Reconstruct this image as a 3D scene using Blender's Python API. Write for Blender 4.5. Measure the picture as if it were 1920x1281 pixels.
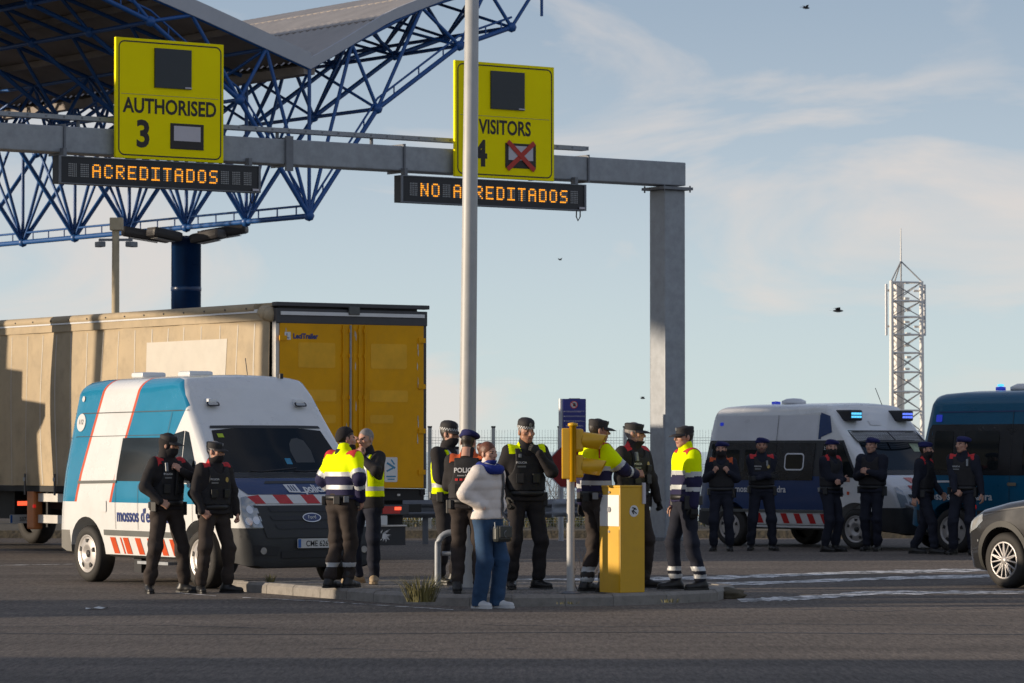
import bpy, bmesh, math, random
import numpy as np
from mathutils import Vector, Matrix
from mathutils.bvhtree import BVHTree

for o in list(bpy.data.objects):
    bpy.data.objects.remove(o, do_unlink=True)
scn = bpy.context.scene
COL = scn.collection
R = math.radians
random.seed(7)
rng = np.random.default_rng(7)

# ------------------------------------------------------------------ camera
CAM_H = 1.6
FPX = 7000.0                       # focal length in photo pixels (1920 wide)
HOR = 846.0                        # row of the horizon in the photo
PITCH = math.atan((HOR - 640.5) / FPX)
cam_d = bpy.data.cameras.new('camera')
cam = bpy.data.objects.new('camera', cam_d)
COL.objects.link(cam)
cam.location = (0, 0, CAM_H)
cam.rotation_euler = (math.pi / 2 + PITCH, 0, 0)
cam_d.sensor_width = 36
cam_d.lens = FPX / 1920 * 36
cam_d.clip_start = 1
cam_d.clip_end = 20000
cam_d.dof.use_dof = True
cam_d.dof.focus_distance = 39.5
cam_d.dof.aperture_fstop = 10.0
scn.camera = cam

# ------------------------------------------------------------------ light
SUN_EL = R(8.5)
SUN_OFF = R(8.0)                   # light travels along +X, turned this much towards +Y
sun_to = Vector((-math.cos(SUN_OFF) * math.cos(SUN_EL), -math.sin(SUN_OFF) * math.cos(SUN_EL), math.sin(SUN_EL)))
sd = bpy.data.lights.new('sun', 'SUN')
sd.energy = 5.0
sd.angle = R(0.55)
sd.color = (1.0, 0.83, 0.63)
sun = bpy.data.objects.new('sun', sd)
COL.objects.link(sun)
sun.rotation_euler = sun_to.to_track_quat('Z', 'Y').to_euler()
sun.location = (-30, 0, 30)

w = bpy.data.worlds.new('World')
scn.world = w
w.use_nodes = True
wn, wl = w.node_tree.nodes, w.node_tree.links
wn.clear()
wo = wn.new('ShaderNodeOutputWorld')
bg = wn.new('ShaderNodeBackground')
bg.inputs['Strength'].default_value = 0.12
sky = wn.new('ShaderNodeTexSky')
sky.sky_type = 'NISHITA'
sky.sun_disc = False
sky.sun_elevation = SUN_EL
sky.sun_rotation = math.atan2(sun_to.x, sun_to.y)
sky.air_density = 1.0
sky.dust_density = 0.6
sky.ozone_density = 2.5
# high veil of haze: the clear sky is mixed with a pale gradient over elevation
tcg = wn.new('ShaderNodeTexCoord')
sep = wn.new('ShaderNodeSeparateXYZ')
wl.new(tcg.outputs['Generated'], sep.inputs['Vector'])
vr = wn.new('ShaderNodeValToRGB')
vr.color_ramp.interpolation = 'B_SPLINE'
SKYK = 1 / 0.12
els = vr.color_ramp.elements
for i, (p_, c_) in enumerate(((0.0, (.70, .82, .80)), (.035, (.62, .74, .80)), (.075, (.51, .60, .71)), (.125, (.33, .42, .54)), (.3, (.33, .44, .62)), (.6, (.17, .25, .42)), (1.0, (.065, .105, .21)))):
    e = els[i] if i < 2 else els.new(p_)
    e.position = p_
    e.color = (*c_, 1)
wl.new(sep.outputs['Z'], vr.inputs['Fac'])
vsc = wn.new('ShaderNodeVectorMath')
vsc.operation = 'SCALE'
vsc.inputs['Scale'].default_value = SKYK
wl.new(vr.outputs['Color'], vsc.inputs[0])
veil = wn.new('ShaderNodeMix')
veil.data_type = 'RGBA'
veil.inputs['Factor'].default_value = .85
wl.new(sky.outputs['Color'], veil.inputs['A'])
wl.new(vsc.outputs['Vector'], veil.inputs['B'])
# thin high clouds: a stretched noise over the direction vector
tc = wn.new('ShaderNodeTexCoord')
mp = wn.new('ShaderNodeMapping')
mp.inputs['Scale'].default_value = (9.0, 9.0, 30.0)
mp.inputs['Location'].default_value = (7.7, 0.4, 2.6)
mp.inputs['Rotation'].default_value = (0, R(-7), 0)
wl.new(tc.outputs['Generated'], mp.inputs['Vector'])
nz = wn.new('ShaderNodeTexNoise')
nz.inputs['Scale'].default_value = 1.0
nz.inputs['Detail'].default_value = 8.0
nz.inputs['Roughness'].default_value = 0.55
nz.inputs['Distortion'].default_value = 0.7
wl.new(mp.outputs['Vector'], nz.inputs['Vector'])
cr = wn.new('ShaderNodeValToRGB')
cr.color_ramp.elements[0].position = 0.47
cr.color_ramp.elements[0].color = (0, 0, 0, 1)
cr.color_ramp.elements[1].position = 0.64
cr.color_ramp.elements[1].color = (0.7, 0.7, 0.7, 1)
wl.new(nz.outputs['Fac'], cr.inputs['Fac'])
mixc = wn.new('ShaderNodeMix')
mixc.data_type = 'RGBA'
wl.new(cr.outputs['Color'], mixc.inputs['Factor'])
wl.new(veil.outputs['Result'], mixc.inputs['A'])
mixc.inputs['B'].default_value = (6.5, 5.85, 5.4, 1)
wl.new(mixc.outputs['Result'], bg.inputs['Color'])
wl.new(bg.outputs['Background'], wo.inputs['Surface'])

vs = scn.view_settings
vs.view_transform = 'Standard'
vs.look = 'None'
vs.exposure = 0.0
vs.gamma = 1.0
vs.use_curve_mapping = False
scn.render.resolution_x = 1024
scn.render.resolution_y = 683

# ------------------------------------------------------------------ pixel -> place
_f = Vector((0, math.cos(PITCH), math.sin(PITCH)))
_u = Vector((0, -math.sin(PITCH), math.cos(PITCH)))
_r = Vector((1, 0, 0))
CAMP = Vector((0, 0, CAM_H))
def ray(x, y):
    return (_f * FPX + _r * (x - 960) + _u * (640.5 - y)).normalized()
def G(x, y, z=0.0):                # where the pixel meets the level z
    d = ray(x, y)
    return CAMP + d * ((z - CAM_H) / d.z)
def D(x, y, Y):                    # the pixel at depth Y
    d = ray(x, y)
    return CAMP + d * (Y / d.y)
def PL(x, y, o, n):                # the pixel on the plane through o with normal n
    d = ray(x, y)
    return CAMP + d * ((o - CAMP).dot(n) / d.dot(n))
def XP(x, Y):
    return (x - 960) / FPX * Y

# ------------------------------------------------------------------ materials
MATS = {}
def M(name, col=(.5, .5, .5), rough=.6, metal=0.0, var=.12, vscale=3.0, bump=0.0, bscale=60.0,
      emit=None, estr=0.0, coat=0.0, spec=.5, dirt=0.0):
    if name in MATS:
        return MATS[name]
    m = bpy.data.materials.new(name)
    m.use_nodes = True
    n, l = m.node_tree.nodes, m.node_tree.links
    b = n['Principled BSDF']
    b.inputs['Roughness'].default_value = rough
    b.inputs['Metallic'].default_value = metal
    b.inputs['Specular IOR Level'].default_value = spec
    if coat:
        b.inputs['Coat Weight'].default_value = coat
        b.inputs['Coat Roughness'].default_value = .06
    t = n.new('ShaderNodeTexCoord')
    c = (*col, 1)
    if var > 0:
        nz = n.new('ShaderNodeTexNoise')
        nz.inputs['Scale'].default_value = vscale
        nz.inputs['Detail'].default_value = 6
        nz.inputs['Roughness'].default_value = .65
        l.new(t.outputs['Object'], nz.inputs['Vector'])
        rp = n.new('ShaderNodeMapRange')
        rp.inputs['From Min'].default_value = .3
        rp.inputs['From Max'].default_value = .7
        rp.inputs['To Min'].default_value = 1 - var
        rp.inputs['To Max'].default_value = 1 + var
        l.new(nz.outputs['Fac'], rp.inputs['Value'])
        mx = n.new('ShaderNodeVectorMath')
        mx.operation = 'SCALE'
        mx.inputs[0].default_value = col
        l.new(rp.outputs['Result'], mx.inputs['Scale'])
        last = mx.outputs['Vector']
        if dirt > 0:
            n2 = n.new('ShaderNodeTexNoise')
            n2.inputs['Scale'].default_value = vscale * 2.3
            n2.inputs['Detail'].default_value = 9
            n2.inputs['Roughness'].default_value = .7
            l.new(t.outputs['Object'], n2.inputs['Vector'])
            r2 = n.new('ShaderNodeMapRange')
            r2.inputs['From Min'].default_value = .5
            r2.inputs['From Max'].default_value = .75
            r2.inputs['To Max'].default_value = dirt
            l.new(n2.outputs['Fac'], r2.inputs['Value'])
            m2 = n.new('ShaderNodeMix')
            m2.data_type = 'RGBA'
            l.new(r2.outputs['Result'], m2.inputs['Factor'])
            l.new(last, m2.inputs['A'])
            m2.inputs['B'].default_value = (.10, .085, .065, 1)
            last = m2.outputs['Result']
        l.new(last, b.inputs['Base Color'])
        r3 = n.new('ShaderNodeMapRange')
        r3.inputs['To Min'].default_value = max(0.02, rough - .08)
        r3.inputs['To Max'].default_value = min(1, rough + .08)
        l.new(nz.outputs['Fac'], r3.inputs['Value'])
        l.new(r3.outputs['Result'], b.inputs['Roughness'])
    else:
        b.inputs['Base Color'].default_value = c
    if bump > 0:
        nb = n.new('ShaderNodeTexNoise')
        nb.inputs['Scale'].default_value = bscale
        nb.inputs['Detail'].default_value = 4
        l.new(t.outputs['Object'], nb.inputs['Vector'])
        bp = n.new('ShaderNodeBump')
        bp.inputs['Strength'].default_value = 1.0
        bp.inputs['Distance'].default_value = bump
        l.new(nb.outputs['Fac'], bp.inputs['Height'])
        l.new(bp.outputs['Normal'], b.inputs['Normal'])
    if emit:
        b.inputs['Emission Color'].default_value = (*emit, 1)
        b.inputs['Emission Strength'].default_value = estr
    MATS[name] = m
    return m

# ------------------------------------------------------------------ objects
def tag(o, label=None, cat=None, group=None, kind=None):
    if label: o['label'] = label
    if cat: o['category'] = cat
    if group: o['group'] = group
    if kind: o['kind'] = kind
    return o
def thing(name, label, cat, loc=(0, 0, 0), rz=0.0, group=None):
    o = bpy.data.objects.new(name, None)
    o.empty_display_size = .2
    COL.objects.link(o)
    o.location = loc
    o.rotation_euler = (0, 0, rz)
    return tag(o, label, cat, group)
def mk(name, verts, faces, mat, parent=None, smooth=False, midx=None, edges=()):
    me = bpy.data.meshes.new(name)
    me.from_pydata([tuple(v) for v in verts], list(edges), [tuple(f) for f in faces])
    for m in (mat if isinstance(mat, (list, tuple)) else [mat]):
        me.materials.append(m)
    if midx is not None:
        me.polygons.foreach_set('material_index', np.asarray(midx, dtype=np.int32))
    if smooth:
        me.polygons.foreach_set('use_smooth', np.ones(len(me.polygons), dtype=bool))
    me.update()
    o = bpy.data.objects.new(name, me)
    COL.objects.link(o)
    if parent: o.parent = parent
    return o
def inst(name, me, parent, mat4):
    o = bpy.data.objects.new(name, me)
    COL.objects.link(o)
    o.parent = parent
    o.matrix_basis = mat4
    return o
def copy_tree(o, parent=None):
    c = o.copy()
    COL.objects.link(c)
    if parent: c.parent = parent
    for ch in list(o.children):
        copy_tree(ch, c)
    return c

class MB:
    """collects shapes for one mesh"""
    def __init__(s):
        s.v, s.f, s.m, s.sm = [], [], [], []
    def add(s, v, f, mi=0, sm=False):
        b = len(s.v)
        s.v += [tuple(p) for p in v]
        s.f += [tuple(i + b for i in q) for q in f]
        s.m += [mi] * len(f)
        s.sm += [sm] * len(f)
        return s
    def box(s, c, d, mi=0, rot=None, bev=0.0):
        hx, hy, hz = d[0] / 2, d[1] / 2, d[2] / 2
        if bev > 0:
            bm = bmesh.new()
            bmesh.ops.create_cube(bm, size=1, matrix=Matrix.Diagonal((d[0], d[1], d[2], 1)))
            bmesh.ops.bevel(bm, geom=bm.edges[:], offset=bev, segments=2, profile=.6, affect='EDGES')
            v = [x.co.copy() for x in bm.verts]
            bm.verts.index_update()
            f = [[x.index for x in q.verts] for q in bm.faces]
            bm.free()
        else:
            v = [Vector((sx * hx, sy * hy, sz * hz)) for sx in (-1, 1) for sy in (-1, 1) for sz in (-1, 1)]
            f = [(0, 1, 3, 2), (4, 6, 7, 5), (0, 4, 5, 1), (2, 3, 7, 6), (0, 2, 6, 4), (1, 5, 7, 3)]
        if rot is not None:
            v = [rot @ p for p in v]
        c = Vector(c)
        return s.add([p + c for p in v], f, mi)
    def tube(s, a, b, r, n=10, mi=0, r2=None, cap=True):
        a, b = Vector(a), Vector(b)
        r2 = r if r2 is None else r2
        d = (b - a).normalized()
        q = d.to_track_quat('Z', 'Y').to_matrix()
        v = []
        for p, rr in ((a, r), (b, r2)):
            for i in range(n):
                t = 2 * math.pi * i / n
                v.append(p + q @ Vector((math.cos(t) * rr, math.sin(t) * rr, 0)))
        f = [(i, (i + 1) % n, n + (i + 1) % n, n + i) for i in range(n)]
        s.add(v, f, mi, True)
        if cap:
            s.add(v, [tuple(range(n))[::-1], tuple(range(n, 2 * n))], mi)
        return s
    def path(s, pts, r, n=8, mi=0):
        pts = [Vector(p) for p in pts]
        rings = []
        up = Vector((0, 0, 1))
        for i, p in enumerate(pts):
            d = (pts[min(i + 1, len(pts) - 1)] - pts[max(i - 1, 0)]).normalized()
            if abs(d.dot(up)) > .95: x = d.cross(Vector((0, 1, 0))).normalized()
            else: x = d.cross(up).normalized()
            if rings and x.dot(lastx) < 0: x = -x
            y = d.cross(x).normalized()
            lastx = x
            rr = r[i] if isinstance(r, (list, tuple)) else r
            rings.append([p + x * math.cos(2 * math.pi * k / n) * rr + y * math.sin(2 * math.pi * k / n) * rr for k in range(n)])
        v = [q for g in rings for q in g]
        f = []
        for i in range(len(rings) - 1):
            for k in range(n):
                f.append((i * n + k, i * n + (k + 1) % n, (i + 1) * n + (k + 1) % n, (i + 1) * n + k))
        s.add(v, f, mi, True)
        s.add(v, [tuple(range(n))[::-1], tuple(range(len(v) - n, len(v)))], mi)
        return s
    def lathe(s, prof, n=24, mi=0, mat=None, sm=True, ang=2 * math.pi):
        """prof: (r, z) pairs around local z"""
        v = []
        for r, z in prof:
            for i in range(n):
                t = 2 * math.pi * i / n
                p = Vector((r * math.cos(t), r * math.sin(t), z))
                v.append(mat @ p if mat is not None else p)
        f = []
        for j in range(len(prof) - 1):
            for i in range(n):
                f.append((j * n + i, j * n + (i + 1) % n, (j + 1) * n + (i + 1) % n, (j + 1) * n + i))
        return s.add(v, f, mi, sm)
    def prism(s, poly, h, mi=0, mat=None):
        """poly in local xy, from z=0 to z=h"""
        n = len(poly)
        v = [Vector((p[0], p[1], 0)) for p in poly] + [Vector((p[0], p[1], h)) for p in poly]
        if mat is not None: v = [mat @ p for p in v]
        f = [tuple(range(n))[::-1], tuple(range(n, 2 * n))] + [(i, (i + 1) % n, n + (i + 1) % n, n + i) for i in range(n)]
        return s.add(v, f, mi)
    def build(s, name, mat, parent=None):
        o = mk(name, s.v, s.f, mat, parent, midx=s.m)
        o.data.polygons.foreach_set('use_smooth', np.array(s.sm, dtype=bool))
        return o

def frame(o, x, y):                # matrix with columns x, y, x cross y and origin o
    x, y = Vector(x).normalized(), Vector(y).normalized()
    z = x.cross(y)
    return Matrix(((x.x, y.x, z.x, o[0]), (x.y, y.y, z.y, o[1]), (x.z, y.z, z.z, o[2]), (0, 0, 0, 1)))

_tcache = {}
def text2d(s, size=1.0, bold=0.0, align='CENTER', wide=1.0):
    """verts (x, y) and faces of a line of lettering, cap height = size"""
    k = (s, round(bold, 4), align)
    if k not in _tcache:
        cu = bpy.data.curves.new('t', 'FONT')
        cu.body = s
        cu.size = 1.0
        cu.offset = bold
        cu.resolution_u = 3
        cu.align_x = align
        ob = bpy.data.objects.new('t', cu)
        COL.objects.link(ob)
        dg = bpy.context.evaluated_depsgraph_get()
        dg.update()
        me = bpy.data.meshes.new_from_object(ob.evaluated_get(dg))
        v = [(p.co.x, p.co.y) for p in me.vertices]
        f = [tuple(p.vertices) for p in me.polygons]
        bpy.data.objects.remove(ob, do_unlink=True)
        bpy.data.curves.remove(cu)
        bpy.data.meshes.remove(me)
        _tcache[k] = (v, f)
    v, f = _tcache[k]
    c = size / 0.729                # cap height of the built-in face
    return [(x * c * wide, y * c) for x, y in v], f
def text_obj(name, s, size, mat4, mat, parent, bold=0.0, align='CENTER', wide=1.0):
    """flat lettering: mat4 maps (x, y, 0)"""
    v, f = text2d(s, size, bold, align, wide)
    return mk(name, [mat4 @ Vector((x, y, 0)) for x, y in v], f, mat, parent)

def bvh_of(o):
    me = o.data
    return BVHTree.FromPolygons([v.co.copy() for v in me.vertices], [tuple(p.vertices) for p in me.polygons])
AX = {  # projecting axes in a vehicle's own frame (x forward, y left, z up): 2-D point -> (origin, direction)
    'R': lambda a, b: (Vector((a, -4, b)), Vector((0, 1, 0))),
    'L': lambda a, b: (Vector((a, 4, b)), Vector((0, -1, 0))),
    'F': lambda a, b: (Vector((9, a, b)), Vector((-1, 0, 0))),
    'B': lambda a, b: (Vector((-4, a, b)), Vector((1, 0, 0))),
    'T': lambda a, b: (Vector((a, b, 6)), Vector((0, 0, -1))),
    'f': lambda a, b: (Vector((a, 3, b)), Vector((0, -1, 0))),      # people face +y
    'b': lambda a, b: (Vector((a, -3, b)), Vector((0, 1, 0))),
}
def project(bvh, axis, pts, off):
    out = []
    last = None
    for a, b in pts:
        o, d = AX[axis](a, b)
        h, n, i, t = bvh.ray_cast(o, d)
        if h is None:
            h, n, i, t = bvh.find_nearest(o + d * ((last - o).dot(d) if last is not None else 3))
        if n.dot(d) > 0: n = -n
        last = h
        out.append(h + n * off)
    return out
def decal(name, poly, axis, bvh, mat, parent, off=.004, step=.12, thick=0.0):
    """a patch cut to the outline poly and laid on the body"""
    bm = bmesh.new()
    vs_ = [bm.verts.new((p[0], p[1], 0)) for p in poly]
    bm.faces.new(vs_)
    xs = [p[0] for p in poly]; ys = [p[1] for p in poly]
    for lo, hi, no in ((min(xs), max(xs), (1, 0, 0)), (min(ys), max(ys), (0, 1, 0))):
        n = int((hi - lo) / step)
        for i in range(1, n + 1):
            c = lo + (hi - lo) * i / (n + 1)
            g = bm.verts[:] + bm.edges[:] + bm.faces[:]
            bmesh.ops.bisect_plane(bm, geom=g, plane_co=(Vector(no) * c), plane_no=no, dist=1e-5)
    bm.verts.index_update()
    pts = [(v.co.x, v.co.y) for v in bm.verts]
    fs = [tuple(v.index for v in f.verts) for f in bm.faces]
    bm.free()
    P = project(bvh, axis, pts, off)
    o = mk(name, P, fs, mat, parent, smooth=True)
    return o
def decal_text(name, s, size, pos, axis, bvh, mat, parent, off=.006, bold=0.0, wide=1.0, flip=False, align='CENTER', ang=0):
    v, f = text2d(s, size, bold, align, wide)
    sg = -1 if flip else 1
    ca, sa = math.cos(ang), math.sin(ang)
    P = project(bvh, axis, [(pos[0] + sg * (x * ca - y * sa), pos[1] + x * sa + y * ca) for x, y in v], off)
    return mk(name, P, f, mat, parent)
def rrect(x0, x1, y0, y1, r, n=5):
    out = []
    for cx, cy, a in ((x1 - r, y1 - r, 0), (x0 + r, y1 - r, 90), (x0 + r, y0 + r, 180), (x1 - r, y0 + r, 270)):
        for i in range(n + 1):
            t = R(a + 90 * i / n)
            out.append((cx + r * math.cos(t), cy + r * math.sin(t)))
    return out
def circ(cx, cy, rx, ry=None, n=20):
    ry = ry or rx
    return [(cx + rx * math.cos(2 * math.pi * i / n), cy + ry * math.sin(2 * math.pi * i / n)) for i in range(n)]

def decal_strip(name, A, B, axis, bvh, mat, parent, off=.004):
    """a ribbon between two rows of points laid on the body"""
    n = len(A)
    P = project(bvh, axis, list(A) + list(B), off)
    return mk(name, P, [(i, i + 1, n + i + 1, n + i) for i in range(n - 1)], mat, parent, smooth=True)
# ================================================================== the setting
def asphalt_mat(name, base, warm):
    m = bpy.data.materials.new(name)
    m.use_nodes = True
    n, l = m.node_tree.nodes, m.node_tree.links
    b = n['Principled BSDF']
    t = n.new('ShaderNodeTexCoord')
    def noise(scale, det=5, rough=.6, vec=None):
        q = n.new('ShaderNodeTexNoise')
        q.inputs['Scale'].default_value = scale
        q.inputs['Detail'].default_value = det
        q.inputs['Roughness'].default_value = rough
        l.new(vec or t.outputs['Object'], q.inputs['Vector'])
        return q.outputs['Fac']
    def rng_(v, a, b_, c, d):
        q = n.new('ShaderNodeMapRange')
        for k, x in zip(('From Min', 'From Max', 'To Min', 'To Max'), (a, b_, c, d)):
            q.inputs[k].default_value = x
        l.new(v, q.inputs['Value'])
        return q.outputs['Result']
    def mul(a, b_):
        q = n.new('ShaderNodeMath'); q.operation = 'MULTIPLY'
        l.new(a, q.inputs[0]); l.new(b_, q.inputs[1])
        return q.outputs[0]
    mpn = n.new('ShaderNodeMapping')
    mpn.inputs['Scale'].default_value = (.06, .9, 1)
    l.new(t.outputs['Object'], mpn.inputs['Vector'])
    big = rng_(noise(.35, 6), .3, .7, .78, 1.2)
    streak = rng_(noise(1.0, 6, .6, mpn.outputs['Vector']), .3, .7, .75, 1.22)
    grain = rng_(noise(38, 3, .75), .3, .7, .6, 1.45)
    mpg = n.new('ShaderNodeMapping')
    mpg.inputs['Scale'].default_value = (24, 2.4, 1)
    l.new(t.outputs['Object'], mpg.inputs['Vector'])
    coarse = rng_(noise(1.0, 3, .8, mpg.outputs['Vector']), .28, .72, .5, 1.55)
    stain = rng_(noise(.9, 7, .7), .60, .72, 1.0, .55)
    v = mul(mul(mul(mul(big, streak), grain), coarse), stain)
    sc = n.new('ShaderNodeVectorMath'); sc.operation = 'SCALE'
    sc.inputs[0].default_value = base
    l.new(v, sc.inputs['Scale'])
    # pale chips of aggregate
    vo = n.new('ShaderNodeTexVoronoi'); vo.inputs['Scale'].default_value = 26
    l.new(t.outputs['Object'], vo.inputs['Vector'])
    chip = rng_(vo.outputs['Distance'], .12, .2, .55, 0)
    sel = rng_(noise(11, 2), .58, .62, 0, 1)
    mx = n.new('ShaderNodeMix'); mx.data_type = 'RGBA'
    l.new(mul(chip, sel), mx.inputs['Factor'])
    l.new(sc.outputs['Vector'], mx.inputs['A'])
    mx.inputs['B'].default_value = (.33, .30, .26, 1)
    l.new(mx.outputs['Result'], b.inputs['Base Color'])
    b.inputs['Roughness'].default_value = .82
    b.inputs['Diffuse Roughness'].default_value = 1.0
    b.inputs['Specular IOR Level'].default_value = .35
    bp = n.new('ShaderNodeBump')
    bp.inputs['Distance'].default_value = .02
    bp.inputs['Strength'].default_value = .9
    l.new(noise(30, 4, .7), bp.inputs['Height'])
    l.new(bp.outputs['Normal'], b.inputs['Normal'])
    return m
m_asph = asphalt_mat('asphalt', (.138, .114, .094), 0)
m_walk = asphalt_mat('walkway_concrete', (.19, .175, .16), 0)
m_kerb = M('kerb_stone', (.25, .23, .205), .85, var=.22, vscale=5, bump=.004, bscale=40, dirt=.5)
m_paint = None
def paint_mat():
    m = bpy.data.materials.new('worn_road_paint')
    m.use_nodes = True
    n, l = m.node_tree.nodes, m.node_tree.links
    b = n['Principled BSDF']
    t = n.new('ShaderNodeTexCoord')
    mp_ = n.new('ShaderNodeMapping'); mp_.inputs['Scale'].default_value = (2.0, 1.6, 1)
    l.new(t.outputs['Object'], mp_.inputs['Vector'])
    q = n.new('ShaderNodeTexNoise'); q.inputs['Scale'].default_value = 2.2; q.inputs['Detail'].default_value = 9; q.inputs['Roughness'].default_value = .75
    l.new(mp_.outputs['Vector'], q.inputs['Vector'])
    r_ = n.new('ShaderNodeMapRange'); r_.inputs['From Min'].default_value = .46; r_.inputs['From Max'].default_value = .54
    l.new(q.outputs['Fac'], r_.inputs['Value'])
    mx = n.new('ShaderNodeMix'); mx.data_type = 'RGBA'
    l.new(r_.outputs['Result'], mx.inputs['Factor'])
    mx.inputs['A'].default_value = (.10, .095, .09, 1)
    mx.inputs['B'].default_value = (.78, .76, .73, 1)
    l.new(mx.outputs['Result'], b.inputs['Base Color'])
    b.inputs['Roughness'].default_value = .7
    return m
m_paint = paint_mat()

# land: quay with a bay of water behind the fence
land = mk('ground', [(-400, -60, 0), (400, -60, 0), (400, 77, 0), (-400, 77, 0),
                     (-400, 77.0, 0), (-8, 77, 0), (-26, 900, 0), (-400, 900, 0),
                     (5.6, 77, 0), (400, 77, 0), (400, 900, 0), (63, 900, 0)],
          [(0, 1, 9, 8, 5, 3), (3, 5, 6, 7), (8, 9, 10, 11)], m_asph)
tag(land, kind='structure')
# quay wall down to the water
qw = mk('quay_wall', [(-8, 77, 0), (5.6, 77, 0), (5.6, 77, -3), (-8, 77, -3), (-26, 900, 0), (-26, 900, -3), (63, 900, 0), (63, 900, -3)],
        [(0, 1, 2, 3), (4, 0, 3, 5), (1, 6, 7, 2)], m_kerb)
tag(qw, kind='structure')
m_water = M('sea_water', (.02, .045, .06), .12, var=0, bump=.05, bscale=1.2)
wat = mk('water', [(-30, 70, -1.2), (80, 70, -1.2), (9000, 12000, -1.2), (-9000, 12000, -1.2)], [(0, 1, 2, 3)], m_water)
tag(wat, kind='structure')

# traffic island with kerb stones
zi = .12
front_px = [(418, 1107), (500, 1113), (600, 1121), (700, 1129), (800, 1135), (880, 1137), (960, 1138), (1060, 1137), (1150, 1136), (1250, 1133), (1345, 1127)]
fr = [G(x, y, 0) for x, y in front_px]
tip = [G(1378, 1117, 0)]
back = [Vector((XP(1340, 42.2), 42.2, 0)), Vector((XP(1000, 43.0), 43.0, 0)), Vector((XP(700, 43.2), 43.0, 0)), Vector((XP(470, 43.0), 42.75, 0))]
out = fr + tip + back
def inset(poly, d):
    c = []
    n = len(poly)
    for i in range(n):
        a, b_, e = poly[i - 1], poly[i], poly[(i + 1) % n]
        n1 = Vector((-(b_ - a).y, (b_ - a).x)).normalized()
        n2 = Vector((-(e - b_).y, (e - b_).x)).normalized()
        k = (n1 + n2).normalized()
        k = k * (d / max(.45, k.dot(n1)))
        c.append(Vector((b_.x + k.x, b_.y + k.y, 0)))
    return c
inn = inset(out, .17)
nI = len(out)
isl = mk('traffic_island', [(p.x, p.y, zi - .008) for p in inn], [tuple(range(nI))], m_walk)
tag(isl, kind='structure')
# kerb stones, one by one, round the edge
kr = random.Random(3)
for i in range(nI):
    a0, a1 = out[i], out[(i + 1) % nI]
    b0, b1 = inn[i], inn[(i + 1) % nI]
    L = (a1 - a0).length
    k = max(1, round(L / .8))
    for j in range(k):
        t0, t1 = j / k + .004, (j + 1) / k - .004
        dz = kr.uniform(-.006, .006)
        o0, o1 = a0.lerp(a1, t0), a0.lerp(a1, t1)
        i0, i1 = b0.lerp(b1, t0), b0.lerp(b1, t1)
        ch = .03
        p0 = o0.lerp(i0, .17); p1 = o1.lerp(i1, .17)
        z = zi + dz
        v = [(o0.x, o0.y, -.05), (o1.x, o1.y, -.05), (o1.x, o1.y, z - ch), (o0.x, o0.y, z - ch),
             (p0.x, p0.y, z), (p1.x, p1.y, z), (i0.x, i0.y, z), (i1.x, i1.y, z), (i0.x, i0.y, -.05), (i1.x, i1.y, -.05)]
        f = [(0, 1, 2, 3), (3, 2, 5, 4), (4, 5, 7, 6), (6, 7, 9, 8), (0, 3, 4, 6, 8), (1, 9, 7, 5, 2)]
        mk('kerb_stone', v, f, m_kerb, isl)

# painted lines: worn bands that drift a little, as strips 4 mm above the asphalt
def band(name, pts, wid, seed):
    r_ = random.Random(seed)
    v, f = [], []
    P = []
    for (x0, y0), (x1, y1) in zip(pts[:-1], pts[1:]):
        for j in range(16):
            t = j / 16
            P.append(G(x0 + (x1 - x0) * t, y0 + (y1 - y0) * t, 0))
    P.append(G(*pts[-1], 0))
    for i, p in enumerate(P):
        h = wid * (1 + r_.uniform(-.35, .35)) / 2
        v += [(p.x, p.y - h, .004), (p.x, p.y + h, .004)]
    f = [(2 * i, 2 * i + 2, 2 * i + 3, 2 * i + 1) for i in range(len(P) - 1)]
    o = mk(name, v, f, m_paint, land)
    return o
band('road_marking', [(935, 1090), (1340, 1084), (1600, 1074), (1960, 1067)], 1.15, 1)
band('road_marking', [(1215, 1097), (1420, 1094), (1660, 1085), (1960, 1078)], .95, 2)
band('road_marking', [(1385, 1126), (1500, 1122), (1640, 1112), (1960, 1111)], .95, 3)
band('road_marking', [(-30, 1061), (160, 1058)], .2, 4)
band('road_marking', [(330, 1112), (405, 1118)], .16, 5)
band('road_marking', [(455, 1121), (600, 1128), (720, 1136), (850, 1144)], .13, 6)
band('road_marking', [(690, 1007), (1000, 1009), (1230, 1007)], .3, 7)
m_tar = M('tar_joint', (.02, .02, .022), .5, var=.2)
tj = mk('tar_joint', [p for x in range(-100, 2101, 100) for p in ((G(x, 1188 + 2.2 * math.sin(x * .004), 0) + Vector((0, -.035, .003))), (G(x, 1188 + 2.2 * math.sin(x * .004), 0) + Vector((0, .035, .003))))],
        [(2 * i, 2 * i + 2, 2 * i + 3, 2 * i + 1) for i in range(22)], m_tar, land)
# cracks and a mended patch in the asphalt
def crack(pts, wid, seed):
    q = random.Random(seed)
    P = []
    for (x0, y0), (x1, y1) in zip(pts[:-1], pts[1:]):
        for j in range(14):
            t = j / 14
            p = G(x0 + (x1 - x0) * t, y0 + (y1 - y0) * t, 0)
            P.append(Vector((p.x, p.y + q.uniform(-.09, .09), .0025)))
    v = []
    for p in P:
        h = wid * q.uniform(.3, 1.2)
        v += [(p.x, p.y - h, p.z), (p.x, p.y + h, p.z)]
    mk('crack', v, [(2 * i, 2 * i + 2, 2 * i + 3, 2 * i + 1) for i in range(len(P) - 1)], m_tar, land)
crack([(-20, 1176), (260, 1172), (520, 1178)], .03, 1)
crack([(900, 1172), (1150, 1176), (1500, 1170), (1900, 1174)], .025, 2)
crack([(60, 1130), (200, 1134), (360, 1128)], .03, 3)
crack([(1420, 1142), (1660, 1146), (1940, 1140)], .03, 4)
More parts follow.
